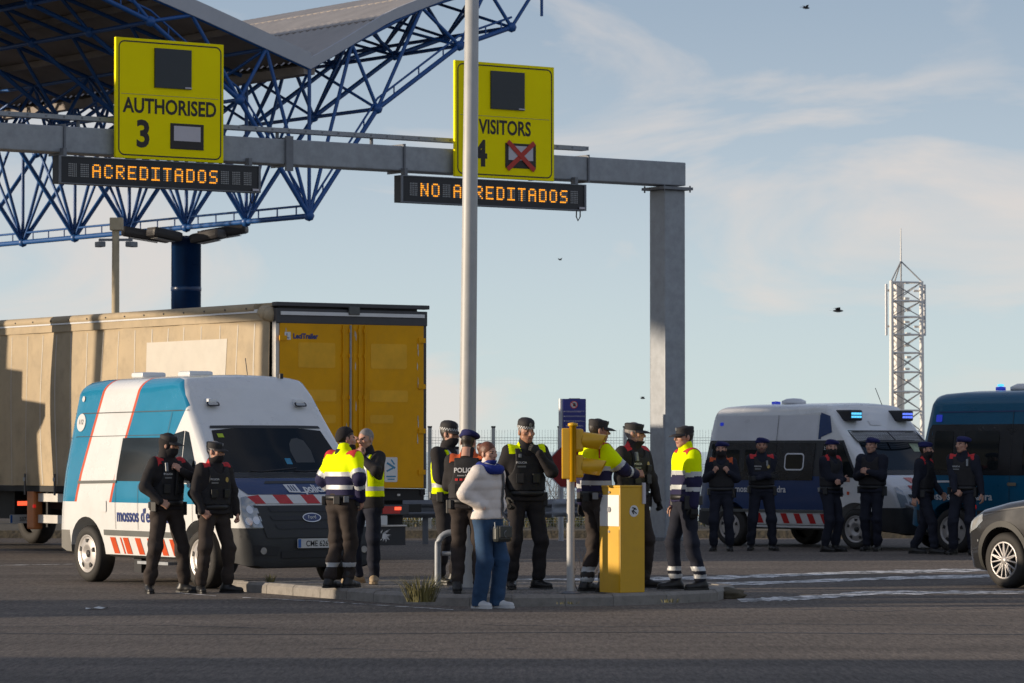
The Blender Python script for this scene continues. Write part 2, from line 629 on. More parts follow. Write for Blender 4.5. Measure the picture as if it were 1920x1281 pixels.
crack([(600, 1216), (820, 1222), (1010, 1214)], .02, 5)
# verge behind the roadway: raised soil strip where fence and shrubs stand
m_soil = M('verge_soil', (.085, .07, .045), .95, var=.35, vscale=2, bump=.03, bscale=9)
vg = mk('verge', [(-30, 68.6, 0), (60, 68.6, 0), (60, 68.75, .14), (-30, 68.75, .14), (60, 76.9, .16), (-30, 76.9, .16)],
        [(0, 1, 2, 3), (3, 2, 4, 5)], m_soil)
tag(vg, kind='structure')
# ================================================================== sign gantry with lane signs
TH = R(36.3)
VV = Vector((math.cos(TH), math.sin(TH), 0))      # along the gantry, to the right and away
UU = Vector((-math.sin(TH), math.cos(TH), 0))     # along the lanes, away
m_galv = M('galvanised_steel', (.30, .32, .345), .5, .15, var=.16, vscale=6, bump=.0008, bscale=30)
m_galvd = M('galvanised_dark', (.17, .18, .20), .5, .3, var=.15, vscale=5)
m_yel = M('sign_yellow', (1.0, .84, .0), .5, var=.04, vscale=1.5, spec=.08)
m_blk = M('sign_black', (.018, .012, .010), .5, var=0)
m_scr = M('sign_screen', (.012, .018, .026), .35, var=.15)
m_wht = M('sign_white', (.55, .52, .56), .5, var=.05)
m_red = M('sign_red_tape', (.50, .03, .015), .5, var=.1)
m_case = M('led_case', (.012, .013, .018), .45, var=.1)
m_ledoff = M('led_unlit', (.34, .34, .34), .4, var=0)
m_ledon = M('led_lit', (.9, .35, .02), .4, var=0, emit=(1.0, .36, .02), estr=1.25)

gb = G(1252, 1013, 0)
gan = thing('sign_gantry', 'grey galvanised steel portal gantry spanning the lanes and carrying the yellow signs', 'gantry', gb, TH)
GI = Matrix.Translation(-gb)
def gl(x, y, yl):                 # pixel on the gantry plane at local depth yl -> local (t, z)
    p = PL(x, y, gb + UU * yl, UU)
    q = p - gb
    return q.dot(VV), p.z
zbt = gl(1250, 347, -.22)[1]; ztp = gl(1250, 303, -.22)[1]
hb = ztp - zbt
T_L = -14.44
cw, cd = .47, .45
colm = MB().box((0, 0, zbt / 2 - .03), (cw, cd, zbt - .1), bev=.03).build('column', m_galv, gan)
MB().box((0, 0, .03), (cw + .3, cd + .3, .06)).build('base_plate', m_galvd, gan)
MB().box((0, 0, zbt - .055), (cw + .2, cd + .2, .05)).build('flange', m_galvd, gan)
MB().box((T_L, 0, zbt / 2 - .03), (cw, cd, zbt - .1), bev=.03).build('column', m_galv, gan)
MB().box((T_L, 0, .03), (cw + .3, cd + .3, .06)).build('base_plate', m_galvd, gan)
joints = [T_L - .4, gl(120, 255, -.22)[0], gl(538, 280, -.22)[0], gl(757, 290, -.22)[0], gl(1102, 310, -.22)[0], cw / 2 + .02]
for a, b_ in zip(joints[:-1], joints[1:]):
    MB().box(((a + b_) / 2, 0, (zbt + ztp) / 2), (b_ - a - .012, cd, hb), bev=.02).build('beam', m_galv, gan)
for j in joints[1:-1]:
    MB().box((j, 0, (zbt + ztp) / 2), (.03, cd + .07, hb + .07)).build('flange', m_galvd, gan)
# heavier bracket at the second joint
MB().box((joints[2] + .02, -cd / 2 - .03, (zbt + ztp) / 2 - .03), (.14, .05, hb + .16)).build('bracket', m_galvd, gan)
# bolts on the column flange
for sx in (-1, 1):
    for sy in (-1, 1):
        MB().tube((sx * (cw / 2 + .06), sy * (cd / 2 + .06), zbt - .12), (sx * (cw / 2 + .06), sy * (cd / 2 + .06), zbt - .0), .016, 6).build('bolt', m_galvd, gan)
# cable tray on posts above the beam
tr = MB()
t_end = gl(1097, 288, 0)[0]
zt_ = ztp + .16
for sy in (-.1, .1):
    tr.box(((T_L + t_end) / 2, sy, zt_), (t_end - T_L, .012, .07))
tr.box(((T_L + t_end) / 2, 0, zt_ - .03), (t_end - T_L, .19, .008))
tray = tr.build('cable_tray', m_galv, gan)
x = T_L
while x < t_end:
    MB().box((x, -.108, zt_), (.035, .006, .03)).build('tray_slot', m_galvd, tray); x += .33
x = T_L + .4
while x < t_end:
    MB().box((x, 0, ztp + .07), (.04, .05, .14)).build('tray_post', m_galvd, gan); x += 1.9

FONT57 = {'A': '01110 10001 10001 11111 10001 10001 10001', 'C': '01110 10001 10000 10000 10000 10001 01110', 'R': '11110 10001 10001 11110 10100 10010 10001',
          'E': '11111 10000 10000 11110 10000 10000 11111', 'D': '11110 10001 10001 10001 10001 10001 11110', 'I': '11111 00100 00100 00100 00100 00100 11111',
          'T': '11111 00100 00100 00100 00100 00100 00100', 'O': '01110 10001 10001 10001 10001 10001 01110', 'S': '01111 10000 10000 01110 00001 00001 11110',
          'N': '10001 11001 11001 10101 10011 10011 10001', ' ': '00000 ' * 7}
def lane_sign(px, word, digit, crossed, label, group):
    """px: the four corners on the photo, bottom-left, bottom-right, top-right, top-left"""
    yl = -.33
    c = [gl(x, y, yl) for x, y in px]
    x0, x1 = (c[0][0] + c[3][0]) / 2, (c[1][0] + c[2][0]) / 2
    z0, z1 = (c[0][1] + c[1][1]) / 2, (c[2][1] + c[3][1]) / 2
    W, H = x1 - x0, z1 - z0
    o = gb + VV * ((x0 + x1) / 2) + UU * yl
    s = thing('lane_sign', label, 'sign', (o.x, o.y, z0), TH, group)
    F = Matrix(((1, 0, 0, 0), (0, 0, -1, 0), (0, 1, 0, 0), (0, 0, 0, 1)))   # (a, b, c) -> (a, -c, b)
    MB().box((0, 0, H / 2), (W, .06, H), bev=.006).build('panel', m_yel, s)
    def ring(w0, w1, h0, h1, th, r, y, name, mat):
        a = rrect(w0, w1, h0, h1, r); b = rrect(w0 + th, w1 - th, h0 + th, h1 - th, r - th)
        n = len(a)
        v = [(p[0], y, p[1]) for p in a] + [(p[0], y, p[1]) for p in b]
        return mk(name, v, [(i, (i + 1) % n, n + (i + 1) % n, n + i) for i in range(n)], mat, s)
    m_ = .045
    ring(-W / 2 + m_, W / 2 - m_, m_, H - m_, .022, .11, -.033, 'border', m_blk)
    MB().box((0, -.031, H * .535), (W * .9, .004, .006)).build('seam', m_galvd, s)
    sc = MB().box((0.02 * W, -.045, H * .765), (W * .34, .03, H * .33), bev=.004).build('screen', m_scr, s)
    MB().box((.16 * W, -.062, H * .612), (W * .06, .004, .022)).build('maker_plate', m_wht, sc)
    text_obj('lettering', word, H * .125, Matrix.Translation((0, -.034, H * .385)) @ F, m_blk, s, bold=.026, wide=(.80 if crossed else .865))
    text_obj('number', digit, H * .225, Matrix.Translation((-.25 * W, -.034, H * .105)) @ F, m_blk, s, bold=.03, wide=.95)
    fx, fz, fw, fh = .155 * W, H * .205, W * .31, H * .215
    fr_ = MB().box((fx, -.036, fz), (fw, .012, fh), bev=.004).build('barrier_symbol', m_blk, s)
    MB().box((fx, -.044, fz + fh * .11), (fw * .80, .006, fh * .58)).build('white_field', m_wht, fr_)
    if crossed:
        for a in (R(40), -R(40)):
            MB().box((fx, -.052 - (.006 if a > 0 else 0), fz), (fw * 1.14, .004, .085), rot=Matrix.Rotation(a, 3, 'Y')).build('red_tape', m_red, s)
    for sx in (-.3, .3):
        MB().box((sx * W, .075, H * .25), (.05, .1, H * .5)).build('mount', m_galvd, s)
    return s
lane_sign([(213, 296), (415, 306), (420, 84), (218, 70)], 'AUTHORISED', '3', False,
          'yellow sign reading AUTHORISED 3 on the gantry', 'yellow lane signs on the gantry')
lane_sign([(849, 331), (1034, 340), (1040, 126), (854, 114)], 'VISITORS', '4', True,
          'yellow sign reading VISITORS 4 with a red X', 'yellow lane signs on the gantry')
def led_sign(px, words, label):
    yl = -.30
    c = [gl(x, y, yl) for x, y in px]
    x0, x1 = (c[0][0] + c[3][0]) / 2, (c[1][0] + c[2][0]) / 2
    z0, z1 = (c[0][1] + c[1][1]) / 2, (c[2][1] + c[3][1]) / 2
    W, H = x1 - x0, z1 - z0
    o = gb + VV * ((x0 + x1) / 2) + UU * yl
    s = thing('message_sign', label, 'display', (o.x, o.y, z0), TH, 'light-up message signs under the gantry')
    case = MB().box((0, 0, H / 2), (W, .2, H), bev=.008).build('case', m_case, s)
    lip = MB()
    lip.box((0, -.108, H - .008), (W, .02, .016)); lip.box((0, -.108, .008), (W, .02, .016))
    lip.box((-W / 2 + .02, -.108, H / 2), (.04, .02, H - .034)); lip.box((W / 2 - .02, -.108, H / 2), (.04, .02, H - .034))
    lip.build('rim', m_galvd, s)
    n = 16
    p = W * .925 / n
    dp = p * .68 / 5
    for i in range(n):
        cx = -W * .925 / 2 + p * (i + .5)
        rows = FONT57[words[i]].split()
        on, off = MB(), MB()
        for r_ in range(7):
            for q in range(5):
                x = cx + (q - 2) * dp * 1.06
                z = H / 2 + (3 - r_) * dp * 1.06
                lit = rows[r_][q] == '1'
                (on if lit else off).box((x, -.104, z), (dp * (.74 if lit else .62), .008, dp * (.74 if lit else .62)))
        md = off.build('led_module', m_ledoff, s); md['kind'] = 'stuff'
        if on.v: on.build('lit_dots', m_ledon, md)['kind'] = 'stuff'
    for sx in (-.46, .46):
        MB().box((sx * W, .02, H + .06), (.06, .12, .14)).build('hanger', m_galvd, s)
    MB().box((W / 2 - .1, -.12, .045), (.12, .01, .035)).build('maker_plate', m_wht, s)
    MB().path([(W / 2 - .13, 0, 0), (W / 2 - .135, 0, -.1), (W / 2 - .10, 0, -.17), (W / 2 - .05, 0, -.1), (W / 2 - .05, 0, 0)], .012, 6).build('cable', m_blk, s)
    return s
led_sign([(104, 345), (482, 362), (482, 312), (104, 292)], '  ACREDITADOS   ', 'dark light-up sign reading ACREDITADOS below the AUTHORISED sign')
led_sign([(745, 379), (1092, 397), (1092, 346), (745, 330)], ' NO ACREDITADOS ', 'dark light-up sign lit NO ACREDITADOS, cut by the lamp post')

# ================================================================== toll canopy
m_blue = M('truss_blue', (.013, .085, .29), .42, var=.12, vscale=2)
m_blued = M('column_blue', (.006, .035, .12), .3, var=.15, vscale=2)
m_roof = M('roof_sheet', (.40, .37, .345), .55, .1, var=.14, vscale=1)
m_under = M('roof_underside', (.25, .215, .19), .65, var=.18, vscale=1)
m_fasc = M('fascia_grey', (.42, .43, .47), .5, .1, var=.06, vscale=2)
A0 = D(580, 130, 95.0)
cb = Vector((A0.x, A0.y, 0)) + UU * 6.0
can = thing('toll_canopy', 'blue steel truss canopy with folded grey roof over the toll lanes', 'canopy', cb, TH)
zA = A0.z
def zroof(t):
    if t < 0:
        return zA + float(np.interp(-t, [0, 3.2, 6.0, 8.7], [.12, 1.15, 2.0, 2.55]))
    return zA + float(np.interp(t, [0, 1.0, 2.45, 4.15, 6.0, 8.7], [.12, .66, 1.50, 2.18, 2.72, 3.2]))
zB0 = D(574, 405, 95.0).z
def zbot(t):
    return float(np.interp(abs(t), [0, 2.1, 4.7, 6.4, 9], [zB0, zB0 + 2.85, zB0 + 4.65, zB0 + 5.25, zB0 + 5.6]))
Q0, Q1 = -6.0, 13.5                # local y runs along the lanes, column at 0
def sheet(t0, t1, name, mat, dz, wave=.06):
    n = 64
    q = np.linspace(Q0, Q1, 118)
    ts = np.linspace(t0, t1, 15)
    v, f = [], []
    for i, a in enumerate(q):
        wv = wave * (1 if i % 2 else -1) * .5
        for t in ts:
            v.append((t, a, zroof(t) + dz + wv))
    m = len(ts)
    for i in range(len(q) - 1):
        for j in range(m - 1):
            f.append((i * m + j, i * m + j + 1, (i + 1) * m + j + 1, (i + 1) * m + j))
    return mk(name, v, f, mat, can)
sheet(.02, 8.6, 'roof_sheet', m_roof, .10)
sheet(-8.6, -.02, 'roof_sheet', m_roof, .25)
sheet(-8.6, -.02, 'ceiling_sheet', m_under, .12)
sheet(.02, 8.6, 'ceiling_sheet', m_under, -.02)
for sgn in (-1, 1):
    ts = np.linspace(0, 8.7, 24)
    for qa, nm in ((Q0 - .03, 'fascia'), (Q1 + .03, 'fascia')):
        v, f = [], []
        for t in ts:
            z = zroof(sgn * t)
            hf = .17 if sgn > 0 else .30
            v += [(sgn * t, qa - .05, z - .12), (sgn * t, qa - .05, z + hf), (sgn * t, qa + .05, z + hf), (sgn * t, qa + .05, z - .12)]
        for i in range(len(ts) - 1):
            a = 4 * i; b_ = a + 4
            f += [(a, a + 1, b_ + 1, b_), (a + 1, a + 2, b_ + 2, b_ + 1), (a + 3, a, b_, b_ + 3), (a + 2, a + 3, b_ + 3, b_ + 2)]
        mk(nm, v, f, m_fasc, can)
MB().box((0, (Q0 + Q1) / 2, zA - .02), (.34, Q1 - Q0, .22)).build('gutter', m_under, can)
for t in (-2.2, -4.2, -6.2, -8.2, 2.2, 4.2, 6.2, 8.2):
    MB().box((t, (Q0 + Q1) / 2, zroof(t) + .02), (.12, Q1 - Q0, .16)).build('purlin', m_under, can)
# unit tube shared by every member
_ut = MB().tube((0, 0, 0), (0, 0, 1), 1.0, 8)
ut = bpy.data.meshes.new('truss_tube')
ut.from_pydata(_ut.v, [], _ut.f)
ut.materials.append(m_blue)
ut.polygons.foreach_set('use_smooth', np.array(_ut.sm, dtype=bool))
NT = [0]
def member(a, b_, r, name='truss_tube'):
    a, b_ = Vector(a), Vector(b_)
    d = b_ - a
    mt = Matrix.Translation(a) @ d.to_track_quat('Z', 'Y').to_matrix().to_4x4() @ Matrix.Diagonal((r, r, d.length, 1))
    NT[0] += 1
    return inst(name, ut, can, mt)
qs = [-6.0 + 3.0 * i for i in range(7)]
tb = [-6.4, -4.7, -2.1, 0, 2.1, 4.7, 6.4]
tt = [-7.4, -5.6, -3.5, -1.3, 0, 1.3, 3.5, 5.6, 7.4]
def Bn(i, j): return Vector((tb[j], qs[i], zbot(tb[j])))
def Tn(i, j): return Vector((tt[j], qs[i] + (1.5 if j not in (0, 4, 8) and i < 6 else 0), zroof(tt[j]) - .1))
def Te(i, j): return Vector((tt[j], qs[i], zroof(tt[j]) - .1))
for i in range(7):
    for j in range(6):
        member(Bn(i, j), Bn(i, j + 1), .065)
    if i < 6:
        for j in range(7):
            member(Bn(i, j), Bn(i + 1, j), .07 if j == 3 else .05)
        for j in (1, 3, 4, 5, 7):
            member(Te(i, j), Te(i + 1, j), .05)
    for j in range(8):
        member(Te(i, j), Te(i, j + 1), .055)
    # web members: lower node to the two upper nodes of its own frame
    for j, tops in enumerate(((0, 1), (1, 2), (2, 3), (3, 4, 5), (5, 6), (6, 7), (7, 8))):
        for q in tops:
            member(Bn(i, j), Te(i, q), .05)
    # and across to the next frame
    if i < 6:
        for j, q in ((0, 1), (1, 2), (2, 3), (3, 4), (4, 5), (5, 6), (6, 7)):
            member(Bn(i, j), Te(i + 1, q), .04)
            member(Bn(i + 1, j), Te(i, q), .04)
# walk rail beside the lower chord of the front frame and of the valley
def railside(a, b_):
    a, b_ = Vector(a), Vector(b_)
    up = Vector((0, 0, .27))
    member(a + up, b_ + up, .03, 'rail_tube')
    for t in (.2, .5, .8):
        p = a.lerp(b_, t)
        member(p, p + up, .02, 'rail_tube')
for i in range(6): railside(Bn(i, 3), Bn(i + 1, 3))
for j in range(6): railside(Bn(0, j), Bn(0, j + 1))
nd = MB().lathe([(0, -.14), (.1, -.1), (.14, 0), (.1, .1), (0, .14)], 10)
ndm = bpy.data.meshes.new('node_ball'); ndm.from_pydata(nd.v, [], nd.f); ndm.materials.append(m_blue)
ndm.polygons.foreach_set('use_smooth', np.array(nd.sm, dtype=bool))
for i in range(7):
    for j in range(7):
        inst('node_ball', ndm, can, Matrix.Translation(Bn(i, j)))
member(Te(0, 8), Te(0, 8) + Vector((0, 0, -1.0)), .04)
# further bays of the same roof run on to the left, out of the picture
ex_t, ex_r, ex_c = MB(), MB(), MB()
for kb in (1, 2, 3):
    dt = -17.4 * kb
    ts_ = np.linspace(-8.7, 8.7, 30)
    for dz, tgt in ((.25, ex_r), (.12, ex_c)):
        v_ = [(t + dt, q, zroof(t) + dz) for q in (Q0, Q1) for t in ts_]
        tgt.add(v_, [(i, i + 1, 31 + i, 30 + i) for i in range(29)])
    for i in range(7):
        for j in range(6): ex_t.tube(Bn(i, j) + Vector((dt, 0, 0)), Bn(i, j + 1) + Vector((dt, 0, 0)), .065, 5, cap=False)
        for j in range(8): ex_t.tube(Te(i, j) + Vector((dt, 0, 0)), Te(i, j + 1) + Vector((dt, 0, 0)), .055, 5, cap=False)
        for j, tops in enumerate(((0, 1), (1, 2), (2, 3), (3, 4, 5), (5, 6), (6, 7), (7, 8))):
            for q in tops: ex_t.tube(Bn(i, j) + Vector((dt, 0, 0)), Te(i, q) + Vector((dt, 0, 0)), .05, 5, cap=False)
        if i < 6:
            for j in range(7): ex_t.tube(Bn(i, j) + Vector((dt, 0, 0)), Bn(i + 1, j) + Vector((dt, 0, 0)), .05, 5, cap=False)
    MB().lathe([(.40, 0), (.40, zB0 - .3)], 20, mat=Matrix.Translation((dt, 0, 0))).build('column', m_blued, can)
MB().box((-60.4, Q0 - .15, 13.7), (12.8, .12, 3.0)).build('shade_fascia', m_fasc, can)  # unseen board, added to shade the upper part of the gantry column
for mb_, nm, mt in ((ex_t, 'far_bay_tubes', m_blue), (ex_r, 'far_bay_roof', m_roof), (ex_c, 'far_bay_ceiling', m_under)):
    o = mb_.build(nm, mt, can); o['kind'] = 'stuff'
# blue column under the valley
cz = zB0 - .25
cl = MB().lathe([(.40, 0), (.40, cz - .1), (.44, cz - .1), (.44, cz), (.0, cz)], 28).build('column', m_blued, can)
for z in (cz * .55, cz * .8):
    MB().lathe([(.402, z), (.412, z + .02), (.412, z + .1), (.402, z + .12)], 28).build('collar', m_blued, cl)
# floodlights on the column head
m_fl = M('floodlight_housing', (.055, .05, .05), .5, var=.1)
m_fg = M('floodlight_glass', (.25, .25, .25), .2, var=0)
cw_ = cb + Vector((0, 0, cz))
for i, (dx, dy, dz, ln, lab) in enumerate(((-.95, -.3, .05, 1.3, 'dark flat floodlight left of the blue column head'), (-.35, -.62, .03, .9, 'dark floodlight in front of the blue column head, left side'),
                                           (.9, -.3, .12, 1.3, 'dark flat floodlight reaching right from the blue column head'), (.55, -.62, -.02, .9, 'dark floodlight in front of the blue column head, right side'))):
    a = math.atan2(dy * .4, dx)
    s = thing('floodlight', lab, 'floodlight', cw_ + Vector((dx * .5, dy, dz - .02)), a, 'floodlights round the blue column head')
    tilt = Matrix.Rotation(R(-9), 3, 'Y')
    MB().box((ln * .45, 0, 0), (ln, .5, .26), rot=tilt, bev=.09).build('housing', m_fl, s)
    MB().box((ln * .5, 0, -.15), (ln * .6, .34, .012), rot=tilt).build('glass', m_fg, s)
    MB().box((-.02, 0, 0), (.2, .08, .06)).build('arm', m_fl, s)
# slim camera mast behind the lorry
m_mast = M('mast_concrete', (.50, .41, .27), .8, var=.12, vscale=4)
mp0 = Vector((XP(216, 88), 88, 0))
s = thing('camera_mast', 'pale mast with cameras behind the lorry, left of the blue column', 'mast', mp0, 0)
zt_ = D(216, 430, 88).z
MB().tube((0, 0, 0), (0, 0, zt_), .11, 10, r2=.085).build('mast', m_mast, s)
MB().box((0, 0, zt_ - .25), (.8, .06, .06)).build('cross_arm', m_galvd, s)
MB().box((.02, 0, zt_ + .12), (.3, .3, .3), bev=.02).build('cabinet', m_mast, s)
for sx, rz in ((-.36, .5), (.38, -.5)):
    MB().box((sx, -.05, zt_ - .36), (.16, .3, .13), rot=Matrix.Rotation(rz, 3, 'Z'), bev=.02).build('camera_head', m_galvd, s)
# ================================================================== street furniture
zi_top = zi
# tall lamp post on the island
lp = Vector((XP(874, 40.35), 40.35, zi - .01))
s = thing('lamp_post', 'tall grey steel lamp post standing on the island between the officers', 'lamp post', lp, 0)
s.rotation_euler = (0, R(.55), 0)
m_post = M('lamp_post_steel', (.42, .42, .41), .5, .05, var=.08, vscale=5)
MB().lathe([(.094, 0), (.094, .8), (.085, 3.5), (.062, 10.0), (0, 10.0)], 16).build('post', m_post, s)
MB().box((0, 0, .012), (.36, .36, .024)).build('base_plate', m_galvd, s)
MB().path([(0, 0, 9.9), (.3, -.2, 10.25), (1.4, -.9, 10.45)], .045, 8).build('arm', m_post, s)
MB().box((1.75, -1.1, 10.47), (.75, .32, .12), rot=Matrix.Rotation(-.57, 3, 'Z'), bev=.04).build('lantern', m_galvd, s)
# hoop guard beside the lamp post
hx, hy = XP(821, 40.9), 40.9
s = thing('hoop_barrier', 'low grey tubular hoop barrier beside the lamp post', 'barrier', (hx, hy, zi - .01), 0)
pts = [(0, 0, 0), (0, 0, .38)] + [(.15 - .15 * math.cos(R(a)), 0, .45 + .15 * math.sin(R(a))) for a in range(0, 91, 15)] + [(.42, 0, .60)] + \
      [(.45 + .10 * math.sin(R(a)), 0, .5 + .1 * math.cos(R(a))) for a in range(0, 91, 18)] + [(.55, 0, 0)]
MB().path(pts, .036, 10).build('hoop', m_galv, s)
MB().tube((.045, 0, .37), (.20, 0, .37), .026, 10).build('cross_bar', m_galv, s)
MB().tube((.225, -.02, 0), (.225, -.02, .57), .028, 10).build('upright', m_galv, s)
for x in (0, .225, .55): MB().box((x, 0 if x != .225 else -.02, .008), (.13, .13, .016)).build('foot_plate', m_galvd, s)

# yellow barrier cabinet
bx = G(1163, 1113, zi)
s = thing('barrier_cabinet', 'tall yellow metal barrier cabinet with a round sticker on the island', 'cabinet', (bx.x, bx.y, zi), TH)
m_ybx = M('cabinet_yellow', (.66, .37, .008), .42, var=.07, vscale=2.5, coat=.2, dirt=.12)
m_ybl = M('cabinet_panel_white', (.78, .77, .74), .45, var=.04)
m_stk = M('sticker_white', (.7, .7, .68), .5, var=.1)
m_dk = M('dark_print', (.02, .02, .02), .5, var=0)
b_, a_, Hc = .325, .355, 1.10
MB().box((b_ / 2, a_ / 2, Hc / 2 + .005), (b_, a_, Hc), bev=.008).build('case', m_ybx, s)
MB().box((b_ / 2, a_ / 2, Hc + .012), (b_ + .012, a_ + .012, .022), bev=.006).build('lid', m_ybx, s)
MB().box((-.003, a_ / 2, .335), (.006, a_ - .03, .66)).build('lower_door', m_ybx, s)
MB().box((-.003, a_ / 2, .86), (.006, a_ - .03, .325)).build('upper_door', m_ybl, s)
for z in (1.05, .64): MB().tube((-.012, a_ / 2, z), (0, a_ / 2, z), .014, 8).build('lock', m_galvd, s)
MB().tube((-.014, a_ / 2, .87), (0, a_ / 2, .87), .03, 10).build('lock', m_galvd, s)
st = mk('sticker', [(.18 + .062 * math.cos(R(a)) * (1 + .06 * math.sin(a)), -.003, .855 + .062 * math.sin(R(a))) for a in range(0, 360, 30)], [tuple(range(12))], m_stk, s)
pr = MB()
for (u, v_, w_, h_, an) in ((0, .015, .014, .05, .7), (.012, -.012, .055, .011, .6), (-.015, -.012, .014, .045, -.6), (-.01, .033, .028, .012, .2), (.02, .022, .012, .03, -.9)):
    pr.box((.18 + u, -.005, .855 + v_), (w_, .002, h_), rot=Matrix.Rotation(an, 3, 'Y'))
pr.build('sticker_print', m_dk, st)
MB().box((b_ - .02, -.012, Hc - .06), (.035, .022, .22)).build('hinge_bracket', m_wht, s)

# two-lamp signal on a short pole
tl = G(1070, 1112, zi)
s = thing('traffic_signal', 'yellow two-lamp traffic signal with long visors on a grey pole', 'traffic light', (tl.x, tl.y, zi - .01), 0)
m_yts = M('signal_yellow', (.74, .40, .006), .38, var=.06, vscale=4, coat=.2)
m_grn = M('signal_green_lens', (.05, .30, .08), .15, var=0)
m_org = M('signal_amber_lens', (.5, .18, .02), .15, var=0)
MB().tube((0, 0, 0), (0, 0, 1.25), .042, 14).build('pole', m_post, s)
MB().lathe([(.0, 0), (.10, 0), (.10, .02), (.06, .03)], 12).build('foot', m_galvd, s)
zl = 1.20; hl = .53
MB().box((-.05, .0, zl + hl / 2), (.085, .20, hl), bev=.012).build('back_case', m_yts, s)
MB().lathe([(.0, zl - .03), (.036, zl - .03), (.036, zl + hl + .02), (.052, zl + hl + .02), (.052, zl + hl + .05), (0, zl + hl + .06)], 14, mat=Matrix.Translation((.022, -.085, 0))).build('spindle', m_yts, s)
vd = Vector((.95, -.12, -.13)).normalized()
for k_, (z, ml) in enumerate(((zl + hl * .76, m_org), (zl + hl * .25, m_grn))):
    hb_ = MB().box((.065, .02, z), (.14, .20, hl * .46), bev=.03).build('lamp_box', m_yts, s)
    o_ = Vector((.13, .0, z))
    fm = frame(o_, Vector((0, 0, 1)).cross(vd), vd.cross(Vector((0, 0, 1)).cross(vd)))
    n = 24
    v, f = [], []
    for i in range(n + 1):
        t = R(-55 + 290 * i / n)
        ln = .235 - .06 * (1 - math.sin(t)) / 2 - .07 * (math.cos(t) ** 2) * 0
        for rr, l_ in ((.090, 0), (.090, ln), (.084, ln), (.084, 0)):
            v.append(fm @ Vector((rr * math.cos(t), rr * math.sin(t), l_)))
    for i in range(n):
        a = 4 * i
        f += [(a, a + 1, a + 5, a + 4), (a + 1, a + 2, a + 6, a + 5), (a + 2, a + 3, a + 7, a + 6)]
    mk('visor', v, f, m_yts, s, smooth=True)
    MB().lathe([(0, .03), (.06, .024), (.088, .006), (.088, 0)], 18, mat=fm).build('lens', ml, hb_)
# ================================================================== guard rail, fence, signs, tower
def wprof():                       # W-beam section (depth, height)
    return [(0, -.155), (.03, -.15), (.07, -.105), (.08, -.08), (.07, -.055), (.015, -.02), (.015, .02), (.07, .055), (.08, .08), (.07, .105), (.03, .15), (0, .155)]
def wbeam(name, a, b_, parent, mat, end=False):
    a, b_ = Vector(a), Vector(b_)
    d = (b_ - a).normalized()
    n = Vector((d.y, -d.x, 0))     # towards the camera side
    v = []
    for p in (a, b_):
        for q, h in wprof():
            v.append(p + n * q + Vector((0, 0, h)))
        for q, h in wprof():
            v.append(p + n * (q - .006) + Vector((0, 0, h)))
    k = len(wprof())
    f = [(i, i + 1, 2 * k + i + 1, 2 * k + i) for i in range(k - 1)] + [(k + i, 3 * k + i, 3 * k + i + 1, k + i + 1) for i in range(k - 1)]
    return mk(name, v, f, mat, parent)
def guard_rail(px0, px1, Y, zc, label, fishtail=False):
    x0, x1 = XP(px0, Y), XP(px1, Y)
    s = thing('guard_rail', label, 'guard rail', (x0, Y, 0), 0, 'guard rails along the verge')
    L = x1 - x0
    n = max(1, int(L / 3.8))
    for i in range(n):
        wbeam('rail_section', (L * i / n, 0, zc), (L * (i + 1) / n - .003, -.0, zc), s, m_galvd if not fishtail else m_galvd)
        MB().box((L * (i + .5) / n, .09, zc / 2 + .07), (.1, .06, zc + .14)).build('post', m_galvd, s)
        MB().box((L * (i + .5) / n, .03, zc), (.08, .06, .2)).build('spacer', m_galvd, s)
    if fishtail:                   # flared end turned to the traffic
        d = Vector((.20, .0, 0))
        w0 = MB()
        pr_ = wprof()
        rows = []
        for t in np.linspace(0, 1, 8):
            ang = t * R(100)
            off = Vector((L + .16 * math.sin(ang), -.16 + .16 * math.cos(ang), zc))
            nn = Vector((math.sin(ang) * -1, -math.cos(ang), 0)) * -1
            nn = Vector((math.sin(ang), -math.cos(ang), 0))
            rows.append([off + nn * q + Vector((0, 0, h * (1 + .12 * t))) for q, h in pr_])
        k = len(pr_)
        v = [p for r_ in rows for p in r_]
        f = [(i * k + j, (i + 1) * k + j, (i + 1) * k + j + 1, i * k + j + 1) for i in range(7) for j in range(k - 1)]
        mk('end_shoe', v, f, m_galv, s, smooth=True)
    return s
guard_rail(560, 1035, 64.2, .61, 'long grey guard rail running behind the lorry to the blue sign')
s = guard_rail(1062, 1218, 65.2, .61, 'short grey guard rail beyond the yellow traffic signal')
# sunlit fishtail on the short rail
L0 = XP(1062, 65.2)
v = []
pr_ = wprof()
for t in np.linspace(0, 1, 8):
    ang = t * R(78)
    c = Vector((-.30 * math.sin(ang), -.30 + .30 * math.cos(ang), .61))
    nn = Vector((-math.sin(ang), -math.cos(ang), 0))
    v.append([c + nn * q + Vector((0, 0, h)) for q, h in pr_])
k = len(pr_)
mk('end_shoe', [p for r_ in v for p in r_], [(i * k + j, i * k + j + 1, (i + 1) * k + j + 1, (i + 1) * k + j) for i in range(7) for j in range(k - 1)], m_galv, s, smooth=True)

